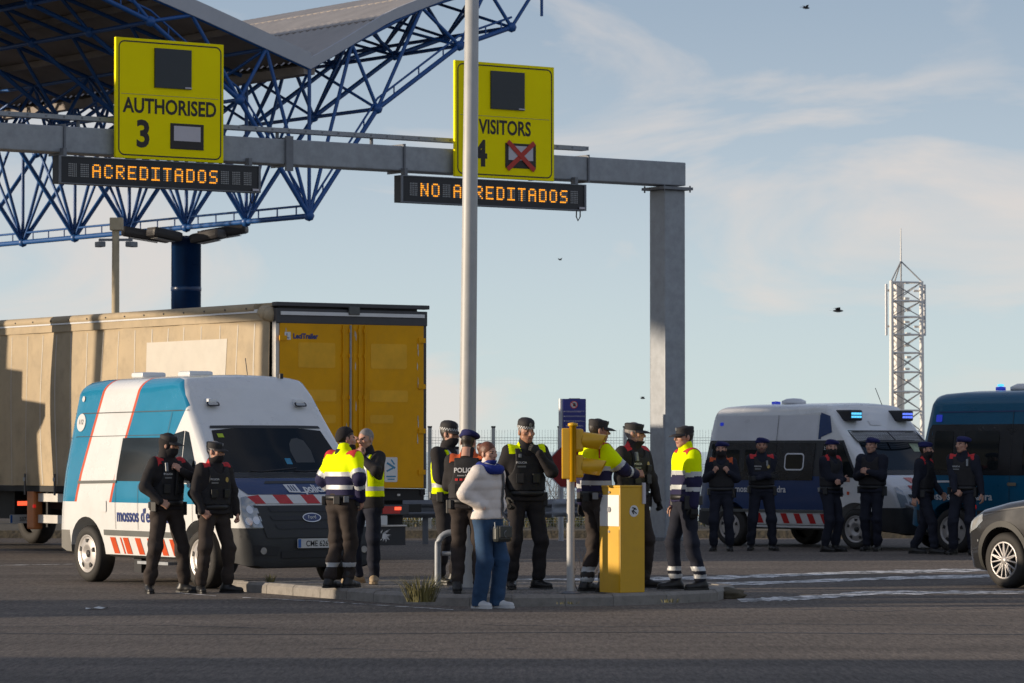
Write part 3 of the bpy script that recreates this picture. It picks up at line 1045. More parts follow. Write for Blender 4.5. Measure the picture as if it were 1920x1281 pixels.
m_fence = M('fence_steel', (.30, .34, .37), .5, .4, var=.08)
FY = 70.2
ftop = D(900, 809, FY).z
posts = [684, 806, 925, 1049, 1172, 1296, 1420]
flab = ['mesh fence panel half behind the lorry rear', 'mesh fence panel behind the lamp post', 'mesh fence panel left of the blue notice sign', 'mesh fence panel behind the yellow signal', 'mesh fence panel behind the gantry column', 'mesh fence panel behind the riot van tail']
for i, px in enumerate(posts[:-1]):
    x0, x1 = XP(px, FY), XP(posts[i + 1], FY)
    s = thing('fence_panel', flab[i], 'fence', (x0, FY, .13), 0, 'wire mesh fence panels on the verge')
    MB().box((0, 0, ftop / 2 - .06), (.07, .06, ftop - .0), bev=.006).build('post', m_fence, s)
    MB().box((0, 0, ftop - .045), (.085, .075, .03)).build('post_cap', m_case, s)
    wv = MB()
    n = int((x1 - x0) / .052)
    for j in range(1, n):
        x = (x1 - x0) * j / n
        wv.add([(x - .0022, -.03, .02), (x + .0022, -.03, .02), (x + .0022, -.03, ftop - .1), (x - .0022, -.03, ftop - .1)], [(0, 1, 2, 3)])
        wv.add([(x, -.0322, .02), (x, -.0278, .02), (x, -.0278, ftop - .1), (x, -.0322, ftop - .1)], [(0, 1, 2, 3)])
    o = wv.build('upright_wires', m_fence, s)
    o['kind'] = 'stuff'
    for zc in (.12, .62, 1.12, 1.62):
        for dz in (0, .05, .1):
            y = -.06 if dz == .05 else -.036
            MB().tube((.03, y, zc + dz), (x1 - x0 - .03, y, zc + dz), .0035, 4).build('cross_wire', m_fence, s)

# blue notice on a post by the rail
m_bsg = M('notice_blue', (.018, .022, .20), .4, var=.05)
sy = 66.6
p0 = Vector((XP(1052, sy), sy, 0))
s = thing('notice_sign', 'blue notice board with a no-entry hand symbol on a pale post', 'sign', p0, R(4))
zt_ = D(1050, 748, sy).z; zb_ = D(1050, 868, sy).z
m_ppale = M('post_pale', (.55, .56, .58), .5, .3, var=.06)
MB().tube((0, 0, 0), (0, 0, zt_), .045, 12).build('post', m_ppale, s)
wS = .41
MB().box((.235, -.055, (zt_ + zb_) / 2), (wS, .025, zt_ - zb_), bev=.006).build('board', m_bsg, s)
MB().box((.235, -.045, zt_ + .0), (.2, .02, .02)).build('clip', m_galvd, s)
F2 = lambda x, y, z: Matrix(((1, 0, 0, x), (0, 0, -1, y), (0, 1, 0, z), (0, 0, 0, 1)))
cz_ = zt_ - .105
d_ = MB().prism(circ(0, 0, .068), .004, mat=F2(.225, -.068, cz_)).build('symbol_disc', m_wht, s)
rg = MB(); a = circ(0, 0, .068); b2 = circ(0, 0, .056)
rg.add([F2(.225, -.0735, cz_) @ Vector((*q, 0)) for q in a + b2], [(i, (i + 1) % 20, 20 + (i + 1) % 20, 20 + i) for i in range(20)])
rg.box((.225, -.0735, cz_), (.125, .002, .012), rot=Matrix.Rotation(R(45), 3, 'Y'))
rg.build('red_ring', m_red, d_)
hd = MB().prism([(-.02, -.03), (.022, -.03), (.03, .0), (.02, .004), (.02, .035), (.011, .035), (.008, .008), (.004, .04), (-.005, .04), (-.006, .008), (-.012, .03), (-.02, .028)], .002, mat=F2(.228, -.0725, cz_ - .002)).build('hand_symbol', m_dk, d_)
for k_, (z, x0, x1) in enumerate(((cz_ - .115, .08, .39), (cz_ - .128, .08, .33), (cz_ - .20, .08, .42), (cz_ - .213, .08, .42), (cz_ - .285, .08, .36), (cz_ - .298, .08, .40), (cz_ - .37, .08, .36), (cz_ - .383, .08, .40))):
    tx = MB(); x = x0; r_ = random.Random(k_)
    while x < x1:
        wd = r_.uniform(.012, .04)
        tx.box((x + wd / 2, -.0695, z), (wd, .003, .006)); x += wd + .007
    tx.build('text_line', m_wht, s)
for z in (cz_ - .12, cz_ - .207, cz_ - .29):
    MB().box((.055, -.0695, z), (.03, .003, .016)).build('flag_mark', m_wht, s)
# stop sign, seen half behind the signal
sy = 66.0
m_stop = M('stop_red', (.28, .02, .02), .5, var=.08)
p0 = Vector((XP(1066, sy), sy, 0))
s = thing('stop_sign', 'red octagonal road sign with white edge behind the yellow traffic signal', 'sign', p0, R(-24))
zc_ = D(1066, 876, sy).z
MB().tube((0, .03, 0), (0, .03, zc_ + .3), .03, 10).build('post', m_ppale, s)
oc = [(.40 * math.cos(R(22.5 + 45 * i)), .40 * math.sin(R(22.5 + 45 * i))) for i in range(8)]
MB().prism(oc, .012, mat=F2(0, -.0, zc_)).build('plate', m_wht, s)
MB().prism([(x * .94, y * .94) for x, y in oc], .004, mat=F2(0, -.013, zc_)).build('red_field', m_stop, s)

# lattice mast far right
TY = 150.0
tx_ = XP(1690, TY)
m_tw = M('mast_white_steel', (.80, .78, .74), .5, 0, var=.05)
m_tg = M('mast_grey_steel', (.34, .34, .34), .5, .1, var=.1)
s = thing('lattice_mast', 'white lattice telecom mast with a top spike rising behind the police vans', 'mast', (tx_, TY, 0), R(20))
Z = lambda y: D(1690, y, TY).z
ztop = Z(528); hw = .66
legs = [(hw, -.75 * hw), (-hw, -.75 * hw), (0, .9 * hw)]
zbase = 0.0
lv = [Z(y) for y in (548, 570, 600, 633, 665, 700, 735, 770)] + [max(0.05, Z(770) - .85 * i) for i in range(1, 4)]
for x, y in legs:
    MB().tube((x * 1.04, y * 1.04, zbase), (x, y, ztop), .095, 8, r2=.085).build('leg', m_tw, s)
rails = sorted(set([ztop - .05] + [round(Z(y), 2) for y in (565, 595, 628, 662, 698, 735, 770)] + [2.4, 1.2]))
for z in rails:
    for i in range(3):
        a, b2 = legs[i], legs[(i + 1) % 3]
        MB().tube((*a, z), (*b2, z), .042, 6).build('cross_member', m_tw, s)
for z0, z1 in zip(rails[:-1], rails[1:]):
    for i in range(3):
        a, b2 = legs[i], legs[(i + 1) % 3]
        MB().tube((*a, z0), (*b2, z1), .02, 6).build('diagonal', m_tg, s)
        MB().tube((*b2, z0), (*a, z1), .02, 6).build('diagonal', m_tg, s)
ld = MB()
for x in (-.12, .12): ld.box((x, .1, ztop / 2), (.09, .07, ztop))
z = .3
while z < ztop: ld.box((0, .1, z), (.24, .03, .03)); z += .3
ld.build('ladder', m_tw, s)
MB().box((.0, .3, ztop / 2), (.34, .34, ztop - .2)).build('cable_tray', m_tw, s)
za = Z(490)
for x, y in legs: MB().tube((x, y, ztop), (0, 0, za), .03, 6).build('peak_strut', m_tg, s)
MB().tube((0, 0, ztop), (0, 0, za), .035, 6).build('peak_strut', m_tg, s)
MB().tube((0, 0, za), (0, 0, Z(428)), .035, 8, r2=.018).build('spike', m_tw, s)
for sx in (-1, 1):
    MB().tube((sx * .85, -.4, Z(630)), (sx * .85, -.4, Z(534)), .055, 8).build('antenna', m_ppale, s)
    for yy in (546, 613):
        MB().tube((sx * .4, -.35, Z(yy)), (sx * .85, -.4, Z(yy)), .05, 6).build('antenna_arm', m_tw, s)
for i in range(9):
    MB().box((.2 + .07 * (i % 2), -.1, Z(560 + i * 22)), (.2, .12, .09)).build('cable_clamp', m_tw, s)

# birds
m_bird = M('bird_dark', (.03, .03, .035), .8, var=0)
for x, y, Y, a, sc, lab in ((1511, 15, 140, .4, 1.0, 'small dark bird at the top of the sky'), (1571, 583, 120, .1, 1.1, 'dark bird in flight left of the lattice mast'),
                            (1050, 487, 160, .8, .7, 'tiny dark bird in the sky below the NO ACREDITADOS sign'), (1205, 747, 150, .3, .7, 'tiny dark bird left of the gantry column')):
    p = D(x, y, Y)
    s = thing('bird', lab, 'bird', p, a, 'birds in the sky')
    s.scale = (sc, sc, sc)
    b_ = MB().lathe([(0, -.16), (.03, -.1), (.045, 0), (.035, .08), (.022, .13), (0, .17)], 8, mat=Matrix.Rotation(R(90), 4, 'Y')).build('body', m_bird, s)
    for sg in (-1, 1):
        mk('wing', [(.07, sg * .03, .02), (-.06, sg * .03, .02), (-.05, sg * .16, .09), (-.13, sg * .30, .06), (.04, sg * .17, .1)], [(0, 1, 2, 4), (2, 3, 4)], m_bird, s)
    mk('tail', [(-.13, -.02, 0), (-.13, .02, 0), (-.24, .045, 0), (-.24, -.045, 0)], [(0, 1, 2, 3)], m_bird, s)

# ================================================================== plants
m_leaf = M('verge_leaf', (.075, .085, .03), .7, var=.4, vscale=2)
m_leaf2 = M('dry_leaf', (.22, .17, .06), .75, var=.4, vscale=2)
m_twig = M('dry_twig', (.12, .085, .055), .85, var=.3)
# low rough scrub along the verge, too dense to count
r_ = np.random.default_rng(11)
v, f, mi = [], [], []
for k_ in range(15000):
    x = r_.uniform(-7, 13); y = r_.uniform(71.0, 76.5)
    cl_ = .5 + .5 * math.sin(x * 2.1 + 1.3 * math.sin(y * 1.7)) * math.cos(x * .9)
    if r_.random() > .25 + .75 * cl_: continue
    h = r_.uniform(.12, .55) * (.35 + .75 * cl_)
    a = r_.uniform(0, 6.28); lean = r_.uniform(-.15, .15)
    w2 = r_.uniform(.006, .02)
    b0 = len(v)
    z0 = .13 + h * r_.uniform(0, .55)
    v += [(x - w2 * math.cos(a), y - w2 * math.sin(a), z0), (x + w2 * math.cos(a), y + w2 * math.sin(a), z0), (x + lean, y + lean * .4, z0 + h * .6)]
    f.append((b0, b0 + 1, b0 + 2)); mi.append(1 if r_.random() < .35 else 0)
o = mk('scrub', v, f, [m_leaf, m_leaf2], None, midx=mi)
tag(o, 'low rough scrub growing along the verge behind the fence', 'scrub', kind='stuff')
def twig_shrub(px, Y, h, seed, lab, z0=.13, spread=.5, n=9, mat=m_twig, rad=.008, flat=0):
    q = random.Random(seed)
    s = thing('bare_shrub', lab, 'shrub', (XP(px, Y), Y, z0), 0, 'leafless shrubs')
    for i in range(n):
        t = MB()
        a = q.uniform(0, 6.28)
        p = Vector((0, 0, 0)); d = Vector((math.cos(a) * spread, math.sin(a) * spread * .5, 1)).normalized()
        if flat: d = Vector((math.cos(a), math.sin(a) * .4, .35 + q.random() * .7)).normalized()
        pts = [p.copy()]
        for j in range(6):
            d = (d + Vector((q.uniform(-.35, .35), q.uniform(-.35, .35), q.uniform(-.15, .25)))).normalized()
            p = p + d * h / 5.5
            pts.append(p.copy())
        t.path(pts, [rad * (1 - .13 * j) for j in range(7)], 5)
        for j in (2, 3, 4, 5):
            e = (pts[j] - pts[j - 1]).normalized() + Vector((q.uniform(-.9, .9), q.uniform(-.9, .9), q.uniform(-.1, .6)))
            e.normalize()
            m1 = pts[j] + e * h * .14; m2 = m1 + (e + Vector((q.uniform(-.3, .3), 0, .25))).normalized() * h * .12
            t.path([pts[j], m1, m2], [rad * .5, rad * .35, rad * .2], 4)
        t.build('twig', mat, s)
    return s
twig_shrub(1018, 71.5, 1.5, 1, 'bare shrub behind the fence right of the checkered-cap officer')
twig_shrub(1062, 72.2, 1.3, 2, 'bare shrub behind the fence under the stop sign')
twig_shrub(1225, 71.2, 1.0, 3, 'bare shrub at the foot of the gantry column')
twig_shrub(870, 72.0, 1.0, 4, 'bare shrub behind the fence by the lamp post')
g_ = G(1083, 1108, zi)
twig_shrub(1083, g_.y, .42, 5, 'dry leafless weed at the foot of the yellow signal pole', z0=zi, n=6, rad=.004, flat=1)
g_ = G(1262, 1118, zi)
# grass tufts
m_gr = M('grass_blade', (.13, .12, .04), .7, var=.35, vscale=5)
def tuft(px, py, z, h, n, w_, seed, lab):
    q = random.Random(seed)
    p = G(px, py, z)
    s = thing('grass_tuft', lab, 'grass', (p.x, p.y, z), 0, 'grass tufts on the island')
    m_ = MB()
    for i in range(n):
        a = q.uniform(0, 6.28); r0 = w_ * math.sqrt(q.random())
        b_ = Vector((r0 * math.cos(a), r0 * math.sin(a) * .7, -.01))
        o_ = Vector((math.cos(a), math.sin(a), 0)) * q.uniform(.05, .9) + Vector((q.uniform(-.2, .2), q.uniform(-.2, .2), 0))
        hh = h * q.uniform(.45, 1)
        sd_ = Vector((-math.sin(a + q.uniform(-1, 1)), math.cos(a), 0)).normalized() * .0035
        m1 = b_ + o_ * hh * .35 + Vector((0, 0, hh * .6)); m2 = b_ + o_ * hh + Vector((0, 0, hh))
        m_.add([b_ - sd_, b_ + sd_, m1 + sd_, m1 - sd_, m2], [(0, 1, 2, 3), (3, 2, 4)])
    o = m_.build('blades', m_gr, s)
    o['kind'] = 'stuff'
tuft(790, 1127, zi - .01, .30, 240, .14, 1, 'bushy grass tuft on the kerb left of the woman')
tuft(507, 1092, zi - .01, .12, 40, .05, 2, 'small green weed on the island in front of the big van')
tuft(1255, 1128, zi - .02, .05, 30, .10, 3, 'low weeds on the kerb right of the yellow cabinet')
tuft(1065, 1131, zi - .02, .035, 22, .12, 4, 'low dry weeds on the kerb below the signal pole')
# broken kerb lump at the right end of the island
lp_ = G(1362, 1122, 0)
bm = bmesh.new()
bmesh.ops.create_icosphere(bm, subdivisions=3, radius=1)
for v_ in bm.verts:
    c = v_.co
    k_ = 1 + .16 * math.sin(c.x * 5 + 1) * math.cos(c.y * 6) + .1 * math.sin(c.z * 9 + c.x * 3)
    v_.co = Vector((c.x * .17 * k_, c.y * .24 * k_, max(c.z, -.55) * .075 * k_ + .038))
vv = [x.co.copy() for x in bm.verts]; bm.verts.index_update()
ff = [[x.index for x in q.verts] for q in bm.faces]; bm.free()
o = mk('kerb_rubble', vv, ff, m_soil, None, smooth=True)
o.location = lp_; o.rotation_euler = (0, 0, .5)
tag(o, 'dark lump of broken kerb at the right end of the island', 'rubble')
# flattened litter on the road
m_lit = M('litter_white', (.6, .6, .58), .6, var=.15)
p = G(180, 1143, 0)
s = thing('litter', 'flattened white carton lying on the road at lower left', 'litter', (p.x, p.y, 0), .2)
mk('sheet', [(-.11, -.05, .006), (-.03, -.07, .02), (.05, -.05, .008), (.13, -.03, .03), (.12, .06, .012), (.03, .05, .03), (-.04, .07, .01), (-.1, .05, .02)],
   [(0, 1, 6, 7), (1, 2, 5, 6), (2, 3, 4, 5)], m_lit, s)
# ================================================================== vehicles
def loft(stations, wt, nside=9, narc=7):
    """stations: dicts x, zb, zt, f (width factor), r (top corner radius), k (shear of x with z), c (crown)"""
    V, F = [], []
    rows = []
    for s in stations:
        zb, zt, f, r, k, c = s['zb'], s['zt'], s.get('f', 1), s['r'], s.get('k', 0), s.get('c', .03)
        r = min(r, (zt - zb) * .6)
        half = []
        half.append((0, zb)); half.append((wt(zb) * f - .10, zb))
        for i in range(nside):
            z = zb + .03 + (zt - r - zb - .03) * i / (nside - 1)
            half.append((wt(z) * f, z))
        W = wt(zt - r) * f
        ry = min(r * s.get('rr', 1.25), W * .8)
        for i in range(1, narc + 1):
            a = R(90 * i / narc)
            half.append((W - ry + ry * math.cos(a), zt - r + r * math.sin(a)))
        half.append(((W - ry) * .55, zt + c * .7))
        half.append((0, zt + c))
        n = len(half)
        full = [(y, z) for y, z in half] + [(-y, z) for y, z in half[-2:0:-1]]
        rows.append([(s['x'] + k * (z - 1.0), y, z) for y, z in full])
    m = len(rows[0])
    V = [p for r_ in rows for p in r_]
    for i in range(len(rows) - 1):
        for j in range(m):
            F.append((i * m + j, i * m + (j + 1) % m, (i + 1) * m + (j + 1) % m, (i + 1) * m + j))
    F.append(tuple(range(m)))
    F.append(tuple(range((len(rows) - 1) * m, len(rows) * m))[::-1])
    return V, F
def interp_stations(keys, xs):
    """cubic-free dense interpolation of station keys"""
    out = []
    kx = [k['x'] for k in keys]
    for x in xs:
        d = {'x': x}
        for q in ('zb', 'zt', 'f', 'r', 'k', 'c', 'rr'):
            d[q] = float(np.interp(x, kx, [k.get(q, {'f': 1, 'k': 0, 'c': .03, 'rr': 1.25}.get(q, 0)) for k in keys]))
        out.append(d)
    return out
def cut_arches(ob, arches):
    """boolean the wheel arches out of the body"""
    tools = []
    par = ob.parent
    ob.parent = None
    for x, z, r, y0, y1 in arches:
        mb = MB().tube((x, y0, z), (x, y1, z), r, 28)
        t = mb.build('arch_tool', None if False else ob.data.materials[0])
        bm = bmesh.new(); bm.from_mesh(t.data)
        bmesh.ops.remove_doubles(bm, verts=bm.verts, dist=1e-5)
        bmesh.ops.recalc_face_normals(bm, faces=bm.faces)
        bm.to_mesh(t.data); bm.free()
        md = ob.modifiers.new('b', 'BOOLEAN')
        md.operation = 'DIFFERENCE'; md.solver = 'EXACT'; md.use_self = False; md.object = t
        tools.append(t)
    dg = bpy.context.evaluated_depsgraph_get(); dg.update()
    me = bpy.data.meshes.new_from_object(ob.evaluated_get(dg))
    ob.modifiers.clear()
    ob.parent = par
    old = ob.data
    ob.data = me
    bpy.data.meshes.remove(old)
    for t in tools: bpy.data.objects.remove(t, do_unlink=True)
def make_body(name, V, F, mat, parent, arches, sharp=38, cuts=(), paint=None):
    o = mk(name, V, F, mat, parent)
    bm = bmesh.new(); bm.from_mesh(o.data)
    bmesh.ops.remove_doubles(bm, verts=bm.verts, dist=1e-4)
    bmesh.ops.recalc_face_normals(bm, faces=bm.faces)
    bm.to_mesh(o.data); bm.free()
    bv = bvh_of(o)
    cut_arches(o, arches)
    if paint:
        bm = bmesh.new(); bm.from_mesh(o.data)
        for co, no in cuts:
            bmesh.ops.bisect_plane(bm, geom=bm.verts[:] + bm.edges[:] + bm.faces[:], plane_co=co, plane_no=no, dist=1e-5)
        bm.to_mesh(o.data); bm.free()
        o.data.materials.clear()
        for m in paint[0]: o.data.materials.append(m)
        for q in o.data.polygons: q.material_index = paint[1](q.center, q.normal)
    o.data.polygons.foreach_set('use_smooth', np.ones(len(o.data.polygons), dtype=bool))
    o.data.set_sharp_from_angle(angle=R(sharp))
    return o, bv
m_tyre = M('tyre_rubber', (.022, .02, .018), .75, var=.2, vscale=6, bump=.002, bscale=80)
m_rimw = M('rim_silver', (.42, .40, .39), .4, .35, var=.08)
m_rimd = M('rim_dark', (.02, .02, .02), .6, var=0)
def wheel(parent, x, y, r, wid, style, side, steer=0.0):
    """axis along y; side = -1 outer face to -y"""
    fm = Matrix.Translation((x, y, r)) @ Matrix.Rotation(steer, 4, 'Z') @ Matrix.Rotation(R(90) * (1 if side < 0 else -1), 4, 'X')
    h = wid / 2
    ri = r * .655
    t = MB().lathe([(ri * .96, -h * .8), (ri * 1.06, -h), (r * .93, -h * .96), (r, -h * .66), (r, h * .66), (r * .93, h * .96), (ri * 1.10, h), (ri, h * .86)], 36, mat=fm).build('wheel', m_tyre, parent)
    for j in range(4):
        pass
    rim = MB()
    if style == 'steel':
        rim.lathe([(ri * 1.03, h * .93), (ri * .98, h * .98), (ri * .92, h * .80), (ri * .86, h * .83), (ri * .55, h * .98), (ri * .42, h * .98), (ri * .3, h * .72), (ri * .0, h * .72)], 30, mat=fm)
        ob = rim.build('rim', m_rimw, t)
        for i in range(5):
            a = 2 * math.pi * i / 5 + .3
            hl = MB().prism([(ri * .62 * math.cos(a - .13), ri * .62 * math.sin(a - .13)), (ri * .82 * math.cos(a - .17), ri * .82 * math.sin(a - .17)),
                             (ri * .82 * math.cos(a + .17), ri * .82 * math.sin(a + .17)), (ri * .62 * math.cos(a + .13), ri * .62 * math.sin(a + .13))], .012, mat=fm @ Matrix.Translation((0, 0, h * .9)))
            hl.build('rim_opening', m_rimd, t)
        MB().lathe([(ri * .2, h * .70), (ri * .2, h * .84), (0, h * .84)], 14, mat=fm).build('hub', m_rimd, t)
    else:                           # many-spoked alloy
        MB().lathe([(ri * 1.03, h * .93), (ri * .99, h * .99), (ri * .93, h * .9), (ri * .93, h * .5), (ri * .9, h * .3), (0, h * .3)], 30, mat=fm).build('rim_barrel', m_rimd, t)
        n = 10
        for i in range(n):
            a = 2 * math.pi * i / n
            for da in (-.20, .20):
                if da > 0 and i % 2: continue
                if da < 0 and not i % 2: continue
                pass
            c, s_ = math.cos(a), math.sin(a)
            a2 = a + (.30 if i % 2 else -.30)
            rim.tube(fm @ Vector((ri * .2 * c, ri * .2 * s_, h * .86)), fm @ Vector((ri * .97 * math.cos(a2), ri * .97 * math.sin(a2), h * .92)), .012, 6)
            a3 = a + (-.12 if i % 2 else .12)
            rim.tube(fm @ Vector((ri * .25 * c, ri * .25 * s_, h * .86)), fm @ Vector((ri * .97 * math.cos(a3), ri * .97 * math.sin(a3), h * .92)), .011, 6)
        rim.lathe([(ri * 1.04, h * .94), (ri * .99, h * 1.02), (ri * .94, h * .95)], 30, mat=fm)
        rim.lathe([(ri * .26, h * .8), (ri * .24, h * .96), (0, h * .97)], 16, mat=fm)
        rim.build('rim', m_rimw, t)
    # dark inner disc so that one cannot look through
    MB().lathe([(ri * .98, -h * .3), (0, -h * .3)], 18, mat=fm).build('brake_disc', m_rimd, t)
    return t
m_van_w = M('van_white', (.72, .725, .72), .28, var=.04, vscale=1.2, coat=.5, dirt=.10)
m_teal = M('van_teal', (.004, .20, .36), .25, var=.05, coat=.5)
m_navy = M('van_navy', (.006, .035, .13), .4, var=.06, coat=.12)
m_vred = M('van_red', (.50, .015, .015), .3, var=.05, coat=.4)
m_vor = M('van_orange_red', (.60, .075, .012), .35, var=.08, coat=.2)
m_vwhs = M('van_stripe_white', (.66, .66, .66), .35, var=.05, coat=.3)
m_glass = M('dark_glass', (.007, .011, .015), .06, var=0, spec=.22)
m_glass2 = M('side_glass', (.012, .015, .016), .06, var=0, spec=.6)
m_plas = M('black_plastic', (.030, .032, .035), .6, var=.15, bump=.001, bscale=90)
m_plasg = M('grey_plastic', (.10, .105, .10), .6, var=.12)
m_hl = M('headlight_glass', (.42, .44, .45), .08, .4, var=.1, vscale=14)
m_chr = M('chrome', (.6, .6, .6), .15, 1.0, var=0)
m_pl = M('plate_white', (.62, .63, .62), .4, var=.03)
m_plb = M('plate_blue', (.02, .12, .42), .4, var=0)
m_lblue = M('van_lettering_blue', (.01, .03, .17), .4, var=0)
m_ford = M('badge_blue', (.01, .03, .14), .25, var=0, coat=.5)
m_grn_st = M('sticker_green', (.42, .55, .02), .5, var=.05)
m_red_l = M('tail_light_red', (.35, .01, .01), .2, var=0, emit=(1, .03, .02), estr=.35)
m_blue_l = M('blue_beacon', (.02, .03, .35), .15, var=0, emit=(.05, .1, 1), estr=.25)
m_cyan_l = M('beacon_lit', (.2, .6, .9), .2, var=0, emit=(.10, .62, 1.0), estr=1.1)
m_viol_l = M('beacon_lit_violet', (.2, .3, .9), .2, var=0, emit=(.10, .18, 1.0), estr=1.1)

def number_plate(parent, txt, pos, ax, w_=.52, h_=.11, parts=None):
    """flat plate; ax = (right, up) directions in the parent frame"""
    fm = frame(Vector(pos), ax[0], ax[1])
    p = MB().prism(rrect(-w_ / 2, w_ / 2, -h_ / 2, h_ / 2, .012, 2), .008, mat=fm).build('number_plate', m_pl, parent)
    MB().prism([(-w_ / 2 + .006, -h_ / 2 + .006), (-w_ / 2 + .045, -h_ / 2 + .006), (-w_ / 2 + .045, h_ / 2 - .006), (-w_ / 2 + .006, h_ / 2 - .006)], .002, mat=fm @ Matrix.Translation((0, 0, .0085))).build('plate_band', m_plb, p)
    text_obj('plate_characters', txt, .068, fm @ Matrix.Translation((.022, -.034, .0095)), m_dk, p, bold=.012, wide=.86)
    return p

# ---- Transit-like high-roof van; own frame x forward from the tail, y left, z up
VL, AXR, AXF = 4.40, .70, 3.49
def vw(z): return float(np.interp(z, [.2, .45, .8, 1.1, 1.35, 1.9, 2.3, 2.55], [.93, .985, 1.01, 1.01, 1.0, .935, .885, .85]))
van_keys = [dict(x=0.0, zb=.40, zt=2.40, f=.93, r=.16, k=.17, c=.01), dict(x=.06, zb=.38, zt=2.44, f=.975, r=.18, k=.16), dict(x=.2, zb=.34, zt=2.46, f=1, r=.2, k=.12),
            dict(x=.7, zb=.32, zt=2.48, r=.2), dict(x=2.0, zb=.32, zt=2.49, r=.2), dict(x=2.62, zb=.32, zt=2.485, r=.15), dict(x=2.76, zb=.32, zt=2.46, r=.13),
            dict(x=2.92, zb=.32, zt=2.31, r=.12), dict(x=3.10, zb=.32, zt=2.08, r=.12, c=.02), dict(x=3.28, zb=.32, zt=1.88, r=.13, c=.02), dict(x=3.60, zb=.32, zt=1.52, r=.11, c=.02),
            dict(x=3.80, zb=.31, zt=1.30, f=.985, r=.10, c=.03), dict(x=4.0, zb=.30, zt=1.20, f=.965, r=.11, c=.04), dict(x=4.18, zb=.28, zt=1.07, f=.945, r=.10, c=.05),
            dict(x=4.27, zb=.26, zt=.96, f=.92, r=.1, c=.04), dict(x=4.34, zb=.25, zt=.78, f=.87, r=.09, c=.03), dict(x=4.385, zb=.26, zt=.62, f=.80, r=.08, c=.02), dict(x=4.40, zb=.29, zt=.53, f=.73, r=.06, c=.01)]
van_xs = sorted(set([round(v, 3) for v in list(np.linspace(.2, 2.6, 14)) + [k['x'] for k in van_keys] + list(np.linspace(2.62, 4.3, 26))]))
def build_van(name, label, loc, rz, body_mat, cuts=(), paint=None):
    s = thing(name, label, 'van', loc, rz, 'police vans')
    V, F = loft(interp_stations(van_keys, van_xs), vw)
    arch = [(AXR, .36, .44, -1.3, -.70), (AXF, .36, .44, -1.3, -.70), (AXR, .36, .44, .70, 1.3), (AXF, .36, .44, .70, 1.3)]
    body, bv = make_body('body', V, F, body_mat, s, arch, cuts=cuts, paint=paint)
    for sd, x in ((-1, AXR), (-1, AXF), (1, AXR), (1, AXF)):
        wheel(s, x, sd * .88, .345, .235, 'steel', sd)
    return s, body, bv
SC = lambda pts: pts
hd_v = Vector((.566, -.824, 0))
pf = G(378, 1104, 0)               # contact of the right front wheel
van_rz = math.atan2(hd_v.y, hd_v.x)
right_v = Vector((hd_v.y, -hd_v.x, 0))
v0 = pf - hd_v * AXF - right_v * .97
SL = .36
def slant(xb): return ((xb, 0, .92), (1, 0, -SL))
cuts1 = [slant(.39), slant(.445), slant(1.28), slant(1.335), ((0, 0, .98), (0, 0, 1)), ((0, 0, 1.215), (0, 0, 1)), ((0, 0, 1.79), (0, 0, 1)), ((3.93, 0, 0), (1, 0, 0)), ((0, 0, .715), (0, 0, 1)),
         ((.27, 0, 0), (1, 0, 0)), ((0, 0, .63), (0, 0, 1)), ((3.40, 0, 0), (1, 0, 0)), ((2.80, 0, 1.79), (.36, 0, -.24)), ((3.02, 0, 2.15), (.25, 0, .22))]
def paint1(c, n):
    x, z = c.x, c.z
    e = x - SL * (z - .92)
    if x > 3.93 and z < .715: return 3
    if x < .27 and z < .63: return 4
    if z > .98 and abs(n.y) > .12 and x < 3.4:
        if .39 < e < .445 or 1.28 < e < 1.335: return 2
        if e < .39: return 1
        if e > 1.335:
            if z < 1.215: return 1
            if z < 1.79: return 1 if x < 2.72 else 0
            if x < 2.80 + (z - 1.79) * .66 and x < 3.02 - (z - 2.15) * .88 and abs(n.y) > .3: return 1
    return 0
m_plasl = M('bumper_grey', (.17, .165, .15), .6, var=.12)
van1, vbody, vb = build_van('police_van', 'white and teal high-roof police van lettered mossos d at left', v0, van_rz, m_van_w, cuts1, ([m_van_w, m_teal, m_vor, m_plas, m_plasl], paint1))
